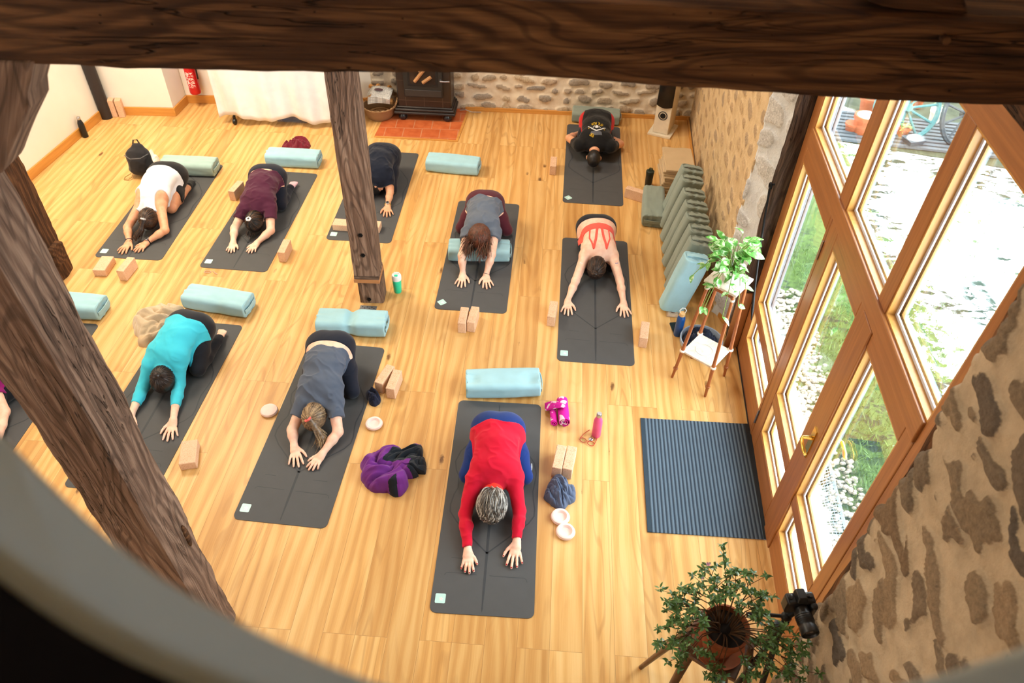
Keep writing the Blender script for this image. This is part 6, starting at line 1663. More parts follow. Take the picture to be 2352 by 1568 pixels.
# ---------------------------------------------------------------- fire extinguisher, column, speaker
e0 = BY((450, 214), 9.16); ex_ = thing('fire_extinguisher', 'red fire extinguisher hanging low on the white wall', 'fire extinguisher', (e0[0], 9.165, max(0.15, e0[2])))
m = MB(); m.lathe([(0, 0), (0.06, 0), (0.068, 0.012), (0.07, 0.03), (0.07, 0.36), (0.058, 0.41), (0.03, 0.435), (0.022, 0.45), (0, 0.45)], 28); m.build('cylinder', plain('extinguisher_red', (196, 22, 28), 0.3, 0.5), ex_, True)
m = MB(); m.tube([(0.071 * math.cos(a), 0.071 * math.sin(a), 0.24) for a in np.linspace(-2.2, -0.9, 12)], [0.001] * 12, 4)
LB = MB(); LB.add([(0.0712 * math.cos(a), 0.0712 * math.sin(a), z) for a in np.linspace(-2.3, -0.85, 10) for z in (0.10, 0.30)], [(2 * i, 2 * i + 2, 2 * i + 3, 2 * i + 1) for i in range(9)])
PRL = NT('extinguisher_label'); _v = PRL.coord('Object', (40, 40, 70)); PRL.base(PRL.ramp(PRL.noise(_v, 1.0, 1.0), [(0.5, lin((200, 40, 44))), (0.56, lin((236, 220, 214)))])); LB.build('instruction_label', PRL.set(0.5), ex_, True)
m = MB(); m.tube([(0, 0, 0.45), (0, 0, 0.50)], 0.016, 10); m.box((-.012, -.08, .49), (.012, .02, .505)); m.box((-.012, -.09, .52), (.012, .02, .532)); m.build('valve', BLACKM, ex_, True)
m = MB(); m.tube([(0, 0, 0.48), (0.07, -0.02, 0.47), (0.095, -0.03, 0.35), (0.085, -0.02, 0.2)], 0.010, 8); m.build('hose', BLACKM, ex_, True)
q = B((240, 264), 0); cl = thing('pipe_column', 'black pipe standing in the far left corner', 'column', (q[0] + .06, q[1] - .06, 0)); cl['kind'] = 'thing'
DKP = plain('dark_pipe', (44, 38, 38), 0.5)
m = MB(); m.lathe([(0, 0), (0.072, 0), (0.072, 0.72), (0, 0.72)], 28); m.build('lower_pipe', DKP, cl, True)
m = MB(); m.lathe([(0, 0.72), (0.076, 0.72), (0.076, 2.6), (0, 2.6)], 28); m.build('upper_pipe', DKP, cl, True)
m = MB(); m.box((-0.10, -0.02, 0), (-0.068, 0.07, 2.6)); m.build('backing_strip', BLACKM, cl)
s0, s1, s2 = B((1498, 307)), B((1532, 315)), B((1552, 290)); d = nrm(s1 - s0)
sp_ = thing('speaker', 'white floor-standing loudspeaker with black grille in the far right corner', 'speaker', ((s0 + s1) / 2 + np.array([-d[1], d[0], 0]) * 0.15), math.atan2(d[1], d[0]))
CRM = plain('speaker_cream', (226, 214, 190), 0.35)
m = MB(); m.box((-.15, -.20, 0), (.15, .18, .03)); m.build('plinth', CRM, sp_, bevel=0.004)
m = MB(); m.box((-.1, -.155, .03), (.1, .15, 1.05)); m.build('cabinet', CRM, sp_, bevel=0.008)
m = MB(); V = [(-.1 + .2 * i / 10, -.16 - 0.02 * math.sin(math.pi * i / 10), z) for i in range(11) for z in (0.40 - 0.02 * math.sin(math.pi * i / 10), 1.04)]
m.add(V, [(2 * i, 2 * i + 2, 2 * i + 3, 2 * i + 1) for i in range(10)]); o = m.build('grille', BLACKM, sp_, True); sm = o.modifiers.new('s', 'SOLIDIFY'); sm.thickness = 0.012
m = MB(); m.lathe([(0.03, -0.03), (0.045, -0.001), (0.056, 0.004), (0.06, 0.0), (0.058, -0.004), (0, -0.03)], 28, Matrix.Translation((0, -.156, .27)) @ Matrix.Rotation(math.pi / 2, 4, 'X')); m.build('bass_port', plain('port_grey', (60, 58, 58), 0.4), sp_, True)
m = MB(); m.lathe([(0, 0), (0.036, 0), (0.036, .003), (0, .003)], 24, Matrix.Translation((0, -.157, .27)) @ Matrix.Rotation(math.pi / 2, 4, 'X')); m.build('port_hole', plain('port_black', (12, 12, 13), 0.6), sp_, True)
# ---------------------------------------------------------------- folded blankets
BLN = fabric('wool_blanket', (196, 168, 128), 200, 0.5); q = B((1556, 420), 0.05)
r_ = np.random.default_rng(9)
for i in range(11):
    z = 0.004 + 0.031 * i; top = i == 10
    o = thing('blanket', 'folded beige blanket on top of the stack by the right wall' if top else 'folded beige blanket inside the stack by the right wall', 'blanket', (1.82 + r_.uniform(-.012, .012), 7.62 + r_.uniform(-.012, .012), z), math.radians(-4 + r_.uniform(-3, 3)), 'folded blankets')
    m = MB(); w, l, h_ = 0.34 + r_.uniform(-.01, .01), 0.52, 0.029; k = 12; V = []; prof = [(0, 0), (.5, 0), (.97, 0), (1.0, .25), (1.0, .5), (1.0, .75), (.97, 1), (.5, 1), (0, 1)]
    nx, ny = 9, 9
    grid = lambda zf: [(-w / 2 + w * u / nx, -l / 2 + l * v / ny, h_ * zf + 0.004 * math.sin(u * 1.1 + i) * math.sin(v * .8 + i)) for u in range(nx + 1) for v in range(ny + 1)]
    V = grid(0.0) + grid(1.0); nn = (nx + 1) * (ny + 1); F_ = []
    for u in range(nx):
        for v in range(ny):
            a_ = u * (ny + 1) + v; F_ += [(a_, a_ + 1, a_ + ny + 2, a_ + ny + 1), (nn + a_, nn + a_ + ny + 1, nn + a_ + ny + 2, nn + a_ + 1)]
    edge_ = [(u * (ny + 1), (u + 1) * (ny + 1)) for u in range(nx)] + [(nx * (ny + 1) + v, nx * (ny + 1) + v + 1) for v in range(ny)] + [((u + 1) * (ny + 1) + ny, u * (ny + 1) + ny) for u in reversed(range(nx))] + [(v + 1, v) for v in reversed(range(ny))]
    F_ += [(a_, b_, nn + b_, nn + a_) for a_, b_ in edge_]
    m.add(V, F_); m.build('blanket_wool', BLN, o, True, bevel=0.006)
# ---------------------------------------------------------------- backpack
q = B((330, 402), 0.0); bpk = thing('backpack', 'small black backpack standing by the white tank top person', 'backpack', (q[0], q[1] + 0.02, 0), math.radians(12))
F = Field((-.2, -.16, -.01), (.2, .16, .42), 0.008); F.cone((0, 0, .09), (0, 0.02, .25), .09, .085, .02, (1, 0, 0), .14, .125); F.cone((0, .02, .22), (0.02, .04, .33), .07, .04, .04, (1, 0, 0), .11, .06); F.cone((0, -.06, .10), (0, -.05, .2), .06, .055, .03, (1, 0, 0), .11, .10)
X, Y, Z = F.axes(); F.d = (F.d + 0.008 * crease(X, Y, Z, 5)).astype(np.float32); floor_clip(F, 0.001); sdf_obj('bag_body', F, fabric('backpack_black', (44, 42, 44)), bpk)
m = MB(); m.tube([(-.03, .05, .34), (-.01, .06, .40), (.03, .06, .40), (.05, .05, .34)], 0.008, 8); m.build('carry_loop', BLACKM, bpk, True)
m = MB(); m.tube([(-.13, -.02, .26), (-.05, -.13, .27), (.06, -.13, .27), (.12, -.02, .26)], 0.006, 6); m.build('zip', plain('zip_grey', (90, 88, 90)), bpk, True)
m = MB(); m.tube([(-.12, -.05, .05), (-.19, -.07, .02), (-.20, -.10, .012), (-.15, -.12, .012), (-.11, -.09, .03)], 0.006, 6); m.build('strap_end', plain('tan_cord', (180, 150, 90)), bpk, True)
# ---------------------------------------------------------------- wrought iron bar by the window
ir0, ir1 = WP(-0.52, -0.16, 0.04), None
u_, z_ = BW((1768, 432), -0.16); top = WP(u_, -0.16, z_); u2, z2 = BW((1726, 735), -0.12); bot = WP(u2, -0.12, max(z2, 0.25))
ib = thing('iron_bar', 'black wrought iron bar hanging beside the window jamb', 'iron bar', bot); f0 = lambda p: p - bot
m = MB(); pts = [top + (bot - top) * t + np.array([-.012 * math.sin(t * 3), 0, 0]) for t in np.linspace(0, 1, 14)]; m.tube([f0(p) for p in pts], [.009] * 10 + [.010, .012, .012, .004], 8); m.build('rod', IRON, ib, True)
m = MB(); c = f0(top); m.tube([c + np.array([0, 0.022 * math.cos(a), 0.022 * math.sin(a) + .02]) for a in np.linspace(0, 6.28, 17)[:-1]], .008, 8, True); m.build('ring', IRON, ib, True)
m = MB(); m.tube([c + np.array([0, 0, .035]), c + np.array([.06, -.03, .05]), c + np.array([.12, -.05, .04])], [.008, .009, .008], 8); m.build('hook', IRON, ib, True)
# ---------------------------------------------------------------- plant stand with pothos
MAH = joinery('reddish_wood', (132, 70, 34), (168, 98, 54), 2); TOPM = NT('worn_white_top'); _v = TOPM.coord('Object'); TOPM.base(TOPM.ramp(TOPM.noise(_v, 9.0, 5.0, 0.7, 0.6), [(0.35, lin((206, 186, 166))), (0.6, lin((232, 222, 210)))])); TOPM = TOPM.set(0.6, 0.3)
sc_ = np.array([1.645, 4.585]); srz = math.radians(4.0 + 45)
ps = thing('plant_stand', 'tall slim wooden plant stand with turned legs and worn shelves', 'plant stand', (sc_[0], sc_[1], 0), 0)
fr_ = math.atan2(4.296 - 4.53, 1.636 - 1.61)
feet = [np.array(p) for p in ((1.387, 4.508), (1.636, 4.296), (1.841, 4.544), (1.59, 4.754))]; fc = np.mean(feet, 0); sc0 = fc
ps.location = (fc[0], fc[1], 0); tc_ = np.array([0.045, 0.05])
corn = []
for i, ft in enumerate(feet):
    f_ = ft - fc; tp_ = tc_ + f_ * 0.66; corn.append(f_)
    def at(z): return np.append(f_ + (tp_ - f_) * z / 1.0, z)
    m = MB(); zs = [0, .012, .05, .09, .10, .115, .13, .2, .28, .33, .345, .5, .8, .93, .97, .99]; rs = [.009, .011, .012, .014, .018, .018, .013, .014, .016, .017, .014, .014, .013, .013, .017, .013]
    m.tube([at(z) for z in zs], rs, 10); lgp = m.build('leg', MAH, ps, True)
    for z, r0 in ((.108, .021), (.305, .024), (.955, .02)):
        m = MB(); p = at(z); m.lathe([(0, -.012), (r0 * .7, -.012), (r0, -.005), (r0, .005), (r0 * .7, .012), (0, .012)], 14, Matrix.Translation(tuple(p))); m.build('turned_ring', MAH if z < .2 else TOPM, lgp, True)
def shelf(nm, z, k, th, cen):
    m = MB(); m.prism([tuple(cen + f_ * k) for f_ in corn], z - th, z); m.build(nm, TOPM, ps, bevel=0.003)
shelf('lower_shelf', 0.305, 0.90, 0.018, tc_ * .3)
shelf('top', 1.035, 0.86, 0.022, tc_); m = MB(); m.prism([tuple(tc_ + f_ * 0.70) for f_ in corn], 0.965, 1.013); m.build('apron', MAH, ps, bevel=0.003)
m = MB(); m.tube([(tc_[0] * .3 + .07 * math.cos(a) - .02, tc_[1] * .3 + .07 * math.sin(a), .3055) for a in np.linspace(0, 6.28, 30)[:-1]], .003, 4, True); m.build('ring_stain', plain('ring_stain', (186, 182, 178), 0.7), ps)
def leaf_shape(L, W, fold=0.25, droop=0.3, n=6):
    """pointed leaf as a small curved sheet along +x"""
    V = []; F_ = []
    for i in range(n + 1):
        t = i / n; w = W * math.sin(math.pi * min(1, t * 0.96 + 0.02)) ** 0.8 * (1 - 0.35 * t); x = L * t; z = -droop * L * t * t
        V += [(x, -w, z + fold * w), (x, 0, z), (x, w, z + fold * w)]
    for i in range(n):
        a = 3 * i; F_ += [(a, a + 3, a + 4, a + 1), (a + 1, a + 4, a + 5, a + 2)]
    return V, F_
def leaf_mat(name, stops, scale, rough=0.4):
    t = NT(name); oi = t.n('ObjectInfo'); f = t.noise(t.coord('Object'), scale, 3.0, 0.6, 1.2)
    t.base(t.ramp(f, stops)); tr = t.b; t.b.inputs['Transmission Weight'].default_value = 0.0
    t.b.inputs['Subsurface Weight'].default_value = 0.05
    return t.set(rough, 0.45)
POTH = leaf_mat('pothos_leaf', [(0.34, lin((64, 130, 44))), (0.5, lin((104, 168, 74))), (0.58, lin((196, 220, 170))), (0.75, lin((228, 236, 214)))], 17.0)
STEM = plain('green_stem', (112, 136, 60), 0.6)
pcn = np.array([fc[0] + tc_[0], fc[1] + tc_[1], 1.035])
pp_ = thing('pothos_plant', 'trailing variegated green and white pothos on the tall plant stand', 'potted plant', pcn)
m = MB(); m.lathe([(0, 0), (0.055, 0), (0.075, .10), (0.078, .115), (0.07, .115), (0.062, .09), (0, .085)], 24); m.build('pot', plain('grey_white_pot', (214, 210, 202), 0.5), pp_, True)
m = MB(); m.lathe([(0, .086), (0.063, .09), (0, .094)], 16); m.build('soil', plain('soil', (52, 38, 28), 0.95), pp_, True)
r_ = np.random.default_rng(21)
def place(V, pos, dirv, roll, up=(0, 0, 1)):
    ex = nrm(dirv); ey = nrm(np.cross(up, ex)); ez = np.cross(ex, ey); c, s = math.cos(roll), math.sin(roll); y2, z2 = c * ey + s * ez, -s * ey + c * ez
    return [tuple(pos + ex * v[0] + y2 * v[1] + z2 * v[2]) for v in V]
stems = MB(); nleaf = 0
for i in range(46):
    a = r_.uniform(0, 2 * math.pi); out = r_.uniform(.03, .17); h_ = r_.uniform(.12, .29) * (1 - out * 1.3)
    tip = np.array([math.cos(a) * out + .01, math.sin(a) * out, .10 + h_]); stems.tube([(0.02 * math.cos(a), .02 * math.sin(a), .09), tip * [.6, .6, .75] + [0, 0, .03], tip], .0028, 5)
    V, F_ = leaf_shape(r_.uniform(.075, .12), r_.uniform(.030, .046), .3, r_.uniform(.1, .5)); d = [math.cos(a + r_.normal() * .5), math.sin(a + r_.normal() * .5), r_.uniform(-.2, .7)]
    m = MB(); m.add(place(V, tip, d, r_.normal() * .4), F_); m.build('leaf', POTH, pp_, True)
for a, L_, dz in ((3.3, .30, -.05), (3.9, .26, -.26), (4.5, .22, -.32), (2.9, .20, -.02), (5.0, .20, -.22), (5.5, .15, -.12), (3.6, .20, -.33)):
    pts = []
    for t in np.linspace(0, 1, 8): pts.append(np.array([math.cos(a) * L_ * t ** .8, math.sin(a) * L_ * t ** .8, .12 + .16 * t * (1 - t) * 2 + dz * t ** 1.6]))
    stems.tube(pts, .003, 5)
    for k_, t in enumerate(np.linspace(.25, 1, 6)):
        p = pts[int(t * 7)]; sd = 1 if k_ % 2 else -1; V, F_ = leaf_shape(r_.uniform(.055, .085), r_.uniform(.022, .032), .3, .35); m = MB(); m.add(place(V, p, [math.cos(a + sd * .9), math.sin(a + sd * .9), r_.uniform(-.5, .15)], r_.normal() * .4), F_); m.build('leaf', POTH, pp_, True)
stems.build('stems', STEM, pp_, True)
# woven basket with dark cloth behind the stand
q = B((1608, 792), 0.08); wb = thing('floor_basket', 'woven blue-grey floor basket under the plant stand', 'basket', (q[0] + .02, q[1] + .06, 0)); m = MB(); m.lathe([(0, 0), (.15, 0), (.185, .05), (.19, .10), (.18, .10), (.165, .03), (0, .02)], 36); m.build('woven_bowl', fabric('woven_grey_blue', (150, 160, 176), 120, 0.8), wb, True)
cloth_pile('dark_scarf', 'dark navy knitted scarf heaped in the floor basket', 'scarf', [(wb.location[0] + .155 * math.cos(a) * (1 + .06 * math.sin(3 * a)), wb.location[1] + .155 * math.sin(a)) for a in np.linspace(0, 6.28, 14)[:-1]], .11, [('knit', fabric('dark_navy_knit', (28, 34, 52), 90, .8), None)], 61, 1.1, 26, 100, .045, 9, None, False)
# ---------------------------------------------------------------- azalea on a wooden stand, close by at the lower right
DKW = joinery('dark_stool_wood', (70, 44, 30), (104, 68, 46), 0); rimz = 1.24
pc_ = B((1668, 1437), rimz); st_ = thing('wooden_stand', 'dark splay-legged wooden stand carrying the azalea', 'plant stand', (pc_[0], pc_[1], 0))
SZ = rimz - 0.215
pl = [B(p, SZ) - pc_ for p in ((1612, 1398), (1556, 1488), (1622, 1530), (1690, 1562), (1728, 1470), (1700, 1420))]
m = MB(); m.prism([tuple(p[:2]) for p in pl], SZ - .03, SZ); m.build('stand_top', DKW, st_, bevel=0.006)
for (pa_, pb_) in (((1585, 1500), (1515, 1575)), ((1660, 1545), (1665, 1640)), ((1720, 1480), (1760, 1560)), ((1620, 1420), (1560, 1440))):
    a = B(pa_, SZ - .03) - pc_; b = B(pb_, 0.72) - pc_; d = b - a; a[2] = SZ - .03; b[2] = .72; b = a + (b - a) * ((SZ - .03) / (SZ - .03 - .72)); b[:2] = a[:2] + np.clip(b[:2] - a[:2], -.17, .17); b[2] = 0
    m = MB(); m.tube([a, a + (b - a) * .1, a + (b - a) * .35, b], [.026, .024, .020, .014], 10); m.build('leg', DKW, st_, True)
az = thing('azalea_plant', 'small-leaved azalea in a terracotta pot close to the camera', 'potted plant', (pc_[0], pc_[1], SZ))
TCP = plain('terracotta', (142, 78, 48), 0.8, 0.15, var=0.15)
m = MB(); m.lathe([(0, .012), (.072, .012), (.105, .17), (.112, .172), (.114, .21), (.104, .212), (.098, .18), (0, .176)], 36); m.build('pot', TCP, az, True)
m = MB(); m.lathe([(0, 0), (.10, 0), (.125, .03), (.13, .032), (.13, .027), (.105, .012), (0, .010)], 36); m.build('saucer', TCP, az, True)
m = MB(); m.lathe([(0, .183), (.098, .183), (0, .19)], 20); m.build('soil', plain('dark_soil', (34, 26, 20), .95), az, True)
AZL = leaf_mat('azalea_leaf', [(0.3, lin((56, 86, 42))), (0.6, lin((100, 140, 74))), (0.85, lin((134, 168, 106)))], 30.0, .35)
TWIG = plain('twig', (84, 60, 40), .85, .1)
r_ = np.random.default_rng(33); tw_ = MB(); lv = MB(); nl = 0; fl = []
# branch tips placed where the bush spreads in the photo
def bpt(px, z): return B(px, z) - np.array([pc_[0], pc_[1], SZ])
tipsP = [((1660, 1275), 1.50), ((1625, 1300), 1.46), ((1610, 1330), 1.46), ((1645, 1330), 1.48), ((1690, 1310), 1.50), ((1700, 1345), 1.48), ((1720, 1330), 1.48), ((1735, 1360), 1.45), ((1665, 1350), 1.46), ((1600, 1360), 1.44), ((1580, 1360), 1.42), ((1545, 1365), 1.40), ((1535, 1385), 1.38), ((1565, 1390), 1.40), ((1590, 1395), 1.42), ((1545, 1425), 1.35), ((1532, 1440), 1.32), ((1565, 1440), 1.36), ((1570, 1455), 1.3), ((1525, 1480), 1.28), ((1550, 1470), 1.3),
    ((1755, 1365), 1.44), ((1740, 1390), 1.42), ((1700, 1385), 1.45), ((1640, 1380), 1.46), ((1760, 1410), 1.40), ((1745, 1425), 1.38), ((1770, 1440), 1.36), ((1790, 1450), 1.34), ((1800, 1470), 1.32), ((1760, 1480), 1.3), ((1780, 1490), 1.28), ((1815, 1495), 1.28), ((1850, 1503), 1.26), ((1820, 1525), 1.24), ((1770, 1520), 1.24), ((1740, 1530), 1.2), ((1790, 1550), 1.18), ((1840, 1560), 1.2), ((1720, 1555), 1.15), ((1560, 1525), 1.15), ((1570, 1505), 1.2), ((1640, 1540), 1.15), ((1650, 1565), 1.12), ((1620, 1500), 1.2), ((1615, 1425), 1.42)]
for px, z in tipsP:
    tip = bpt(px, z); a = math.atan2(tip[1], tip[0]); base_ = np.array([.03 * math.cos(a), .03 * math.sin(a), .185]); mid = (base_ + tip) / 2 + [0, 0, .06] + r_.normal(size=3) * .012
    pts = [base_, base_ * .5 + mid * .5 + [0, 0, .02], mid, mid * .4 + tip * .6, tip]; tw_.tube(pts, [.004, .0032, .0026, .002, .0014], 5)
    ends = [tip] + [tip + r_.normal(size=3) * [.032, .032, .024] for _ in range(3)] + [mid * .4 + tip * .6 + r_.normal(size=3) * .022]
    for e in ends[1:]: tw_.tube([mid * .4 + tip * .6, e], [.0018, .0012], 4)
    for e in ends:
        for k_ in range(r_.integers(7, 11)):
            th = 2 * math.pi * k_ / 8 + r_.normal() * .3; V, F_ = leaf_shape(r_.uniform(.018, .032), r_.uniform(.005, .0082), .2, .25, 5); d = nrm([math.cos(th), math.sin(th), r_.uniform(-.3, .6)]); p = e + r_.normal(size=3) * .004; lv.add(place(V, p, d, r_.normal() * .5), F_); nl += 1
    if px in ((1610, 1330), (1625, 1300)): fl.append(tip)
tw_.build('twigs', TWIG, az, True); o = lv.build('foliage', AZL, az, True); o['kind'] = 'stuff'
for p in fl:
    m = MB()
    for k_ in range(6): V, F_ = leaf_shape(.018, .005, .3, -.2, 4); m.add(place(V, p + np.array([0, 0, .008]), [math.cos(k_), math.sin(k_), .8], 0), F_)
    m.build('flower', plain('pale_pink_petal', (226, 180, 206)), az, True)
# ---------------------------------------------------------------- photo camera on a tripod
cz = 1.36; cc = B((1832, 1385), cz); tr = thing('tripod', 'black tripod standing behind the azalea', 'tripod', (cc[0] - .02, cc[1] - .03, 0)); DKG = plain('tripod_black', (26, 26, 28), .45); apex = np.array([-.02, -.01, 1.16])
for an in (-2.6, -1.65, 1.2):
    ft = np.array([math.cos(an) * .30 - .02, math.sin(an) * .30, .0]); 
    if an > 0: ft = np.array([0.04, .36, 0.0])
    mid_ = apex + (ft - apex) * .5; m = MB(); m.tube([apex, mid_], .015, 10); m.tube([mid_, apex + (ft - apex) * .52], .019, 10); m.tube([mid_, ft], .011, 10); l_ = m.build('leg', DKG, tr, True); m = MB(); m.ball(ft + [0, 0, .012], .014); m.build('rubber_foot', BLACKM, l_, True)
m = MB(); m.tube([(-.02, -.01, 1.12), (-.02, -.01, 1.27)], .018, 12); m.build('centre_column', DKG, tr, True)
m = MB(); m.ball((-.02, 0, 1.285), .026); m.tube([(-.02, 0, 1.29), (0.01, 0.01, 1.315)], .018, 10); m.build('ball_head', DKG, tr, True)
m = MB(); m.tube([(-.03, 0, 1.29), (-.12, .02, 1.26), (-.19, .03, 1.235)], [.009, .010, .012], 8); m.build('pan_handle', DKG, tr, True)
m = MB(); m.tube([(-.05, .0, 1.24), (-.07, -.04, 1.235)], [.012, .016], 10); m.build('clamp_knob', plain('grey_knob', (96, 104, 110), .4), tr, True)
ph_ = thing('photo_camera', 'black photo camera with zoom lens mounted on the tripod', 'camera', (cc[0], cc[1], cz - .035), math.radians(6))
m = MB(); m.box((-.068, -.03, 0), (.068, .03, .09)); m.build('camera_body', BLACKM, ph_, bevel=.012, seg=3)
m = MB(); m.box((.035, -.055, .005), (.07, -.02, .085)); m.build('grip', BLACKM, ph_, bevel=.012, seg=3)
m = MB(); m.add([(-.028, -.03, .088), (.028, -.03, .088), (.028, .032, .088), (-.028, .032, .088), (-.018, -.018, .112), (.018, -.018, .112), (.02, .035, .112), (-.02, .035, .112)], [(0, 3, 2, 1), (4, 5, 6, 7), (0, 1, 5, 4), (1, 2, 6, 5), (2, 3, 7, 6), (3, 0, 4, 7)]); m.build('viewfinder_hump', BLACKM, ph_, bevel=.004)
for x, r0 in ((.048, .012), (-.048, .013), (.03, .008)): m = MB(); m.lathe([(0, .088), (r0, .088), (r0, .097), (r0 * .8, .099), (0, .099)], 18, Matrix.Translation((x, .005, 0))); m.build('dial', plain('dial_grey', (44, 44, 46), .35), ph_, True)
ML_ = Matrix.Translation((0, -.03, .045)) @ Matrix.Rotation(math.pi / 2, 4, 'X'); m = MB(); m.lathe([(0, 0), (.034, 0), (.036, .012), (.036, .03), (.039, .034), (.039, .075), (.037, .078), (.037, .088), (.041, .094), (.041, .125), (.038, .128), (.033, .118), (0, .116)], 32, ML_); le = m.build('lens', BLACKM, ph_, True)
m = MB()
for z0 in (.04, .05, .06, .068): m.tube([tuple(ML_ @ Vector((.0395 * math.cos(a), .0395 * math.sin(a), z0))) for a in np.linspace(0, 6.28, 33)[:-1]], .0014, 5, True)
m.build('zoom_ring', plain('ring_rubber', (34, 34, 36), .7), le, True)
m = MB(); m.lathe([(0, .1165), (.032, .1165), (0, .1175)], 24, ML_); m.build('front_glass', plain('lens_glass', (70, 56, 60), .08, .7), le, True)
# ---------------------------------------------------------------- garden outside the window
GZ = -0.14
SNOW = NT('snowy_lawn'); _v = SNOW.coord('Object'); _n1 = SNOW.noise(_v, 1.0, 2.0); _n2 = SNOW.noise(_v, 7.5, 5.0, .65, .6); _n3 = SNOW.noise(_v, 46.0, 3.0)
_sx = SNOW.n('SeparateXYZ'); SNOW.l(_v, _sx.inputs[0])
_near = SNOW.math('MULTIPLY', SNOW.math('SUBTRACT', _sx.outputs['X'], 0.0), 1.0)
_f = SNOW.math('ADD', SNOW.math('MULTIPLY', _n2, 0.75), SNOW.math('MULTIPLY', _n1, 0.25))
_grass = SNOW.ramp(SNOW.noise(_v, 28.0, 4.0, .7), [(0.3, lin((44, 62, 28))), (0.6, lin((76, 96, 46))), (0.8, lin((104, 116, 70)))])
_thr = SNOW.math('MULTIPLY', SNOW.ramp(_near, [(0.0, (1, 1, 1)), (1.0, (0, 0, 0))]), 0.0)
_d = SNOW.math('MULTIPLY', SNOW.math('SUBTRACT', 1.75, _near), 0.26)
_d = SNOW.math('MAXIMUM', _d, 0.0)
_mask = SNOW.ramp(SNOW.math('SUBTRACT', SNOW.math('ADD', _f, SNOW.math('MULTIPLY', SNOW.math('SUBTRACT', _n3, .5), .12)), _d), [(0.375, (0, 0, 0)), (0.42, (1, 1, 1))])
_lz = SNOW.ramp(SNOW.noise(_v, 1.1, 2.0, .6), [(0.42, (0, 0, 0)), (0.56, (1, 1, 1))])
_lf = SNOW.ramp(SNOW.noise(SNOW.coord('Object', (1, 1.9, 1)), 6.5, 3.0, .6, .5), [(0.525, (0, 0, 0)), (0.545, (1, 1, 1))])
SNOW.base(SNOW.mix(SNOW.math('MULTIPLY', _lf, _lz), SNOW.mix(_mask, _grass, lin((244, 247, 250))), lin((34, 44, 32)))); SNOW.bump(SNOW.math('ADD', _n2, _mask), .5, .03); SNOW = SNOW.set(.85, .2)
gr = MB(); nu_, nv_ = 60, 60; V = []
for i in range(nu_):
    for j in range(nv_): V.append((0.44 + 13 * i / (nu_ - 1), -7 + 16 * j / (nv_ - 1), 0.02 * math.sin(i * .7) * math.cos(j * .5)))
gr.add([(v[1], v[0], v[2]) for v in V], [(i * nv_ + j, i * nv_ + j + 1, (i + 1) * nv_ + j + 1, (i + 1) * nv_ + j) for i in range(nu_ - 1) for j in range(nv_ - 1)])
# local frame: x outwards for the material, so build with rows swapped back
gr.v = [(v[1] - 0.44, -v[0], v[2]) for v in gr.v]
go = gr.build('ground_outside', SNOW, None, True); go['kind'] = 'structure'
_a = WP(0, 0.44, GZ); go.location = tuple(_a); go.rotation_euler = (0, 0, math.atan2(WN[1], WN[0]))
def og(name, label, cat, px, z=GZ, rz=0, group=None):
    p = B(px, z); return thing(name, label, cat, p, rz, group)
# white stone threshold just outside and the painted outer reveal
m = MB(); m.box((-0.5, 0.05, -0.16), (2.7, 0.42, -0.015)); o = m.build('trim_threshold', plain('pale_stone', (232, 230, 226), .8), None, bevel=.01); o['kind'] = 'structure'; o.location = (WA[0], WA[1], 0); o.rotation_euler = (0, 0, _wa)
m = MB(); m.box((-0.45, 0.05, -0.1), (-0.30, 0.11, 3.6)); m.box((-0.45, 0.125, -0.1), (-0.33, 0.15, 3.6)); o = m.build('trim_outer_reveal', plain('blue_grey_paint', (116, 124, 138), .5), None, bevel=.006); o['kind'] = 'structure'; o.location = (WA[0], WA[1], 0); o.rotation_euler = (0, 0, _wa)
# pebbles
r_ = np.random.default_rng(44); m = MB()
for i in range(1500):
    u = r_.uniform(-1.4, 3.6); off = 0.43 + r_.beta(1.1, 1.5) * 0.36; rr = r_.uniform(.014, .032); p = WP(u, off, GZ + .02 + r_.uniform(-.008, .014)); m.ball(p, (rr, rr * r_.uniform(.6, .9), rr * .6), 6, 4)
o = m.build('pebbles', plain('river_pebbles', (150, 143, 130), .7, .2, var=.3, scale=30), None, True); tag(o, 'pale river pebbles in a strip along the glass doors', 'pebbles', kind='stuff')
# grass tufts
m = MB()
for i in range(7500):
    u = r_.uniform(-2.2, 4.0); off = 0.70 + r_.beta(1.0, 2.0) * 1.7; p = WP(u, off, GZ + .01); a = r_.uniform(0, 6.28); h_ = r_.uniform(.03, .075); dx = np.array([math.cos(a), math.sin(a), 0]); ln = r_.normal(size=2) * .03
    q = np.array([ln[0], ln[1], h_]); m.add([p - dx * .005, p + dx * .005, p + q * .6 + dx * .003, p + q], [(0, 1, 2, 3)])
o = m.build('grass', leaf_mat('grass_blade', [(0.3, lin((56, 84, 30))), (0.7, lin((104, 130, 62)))], 3.0, .6), None); tag(o, 'green grass showing through the melted snow near the doors', 'grass', kind='stuff')
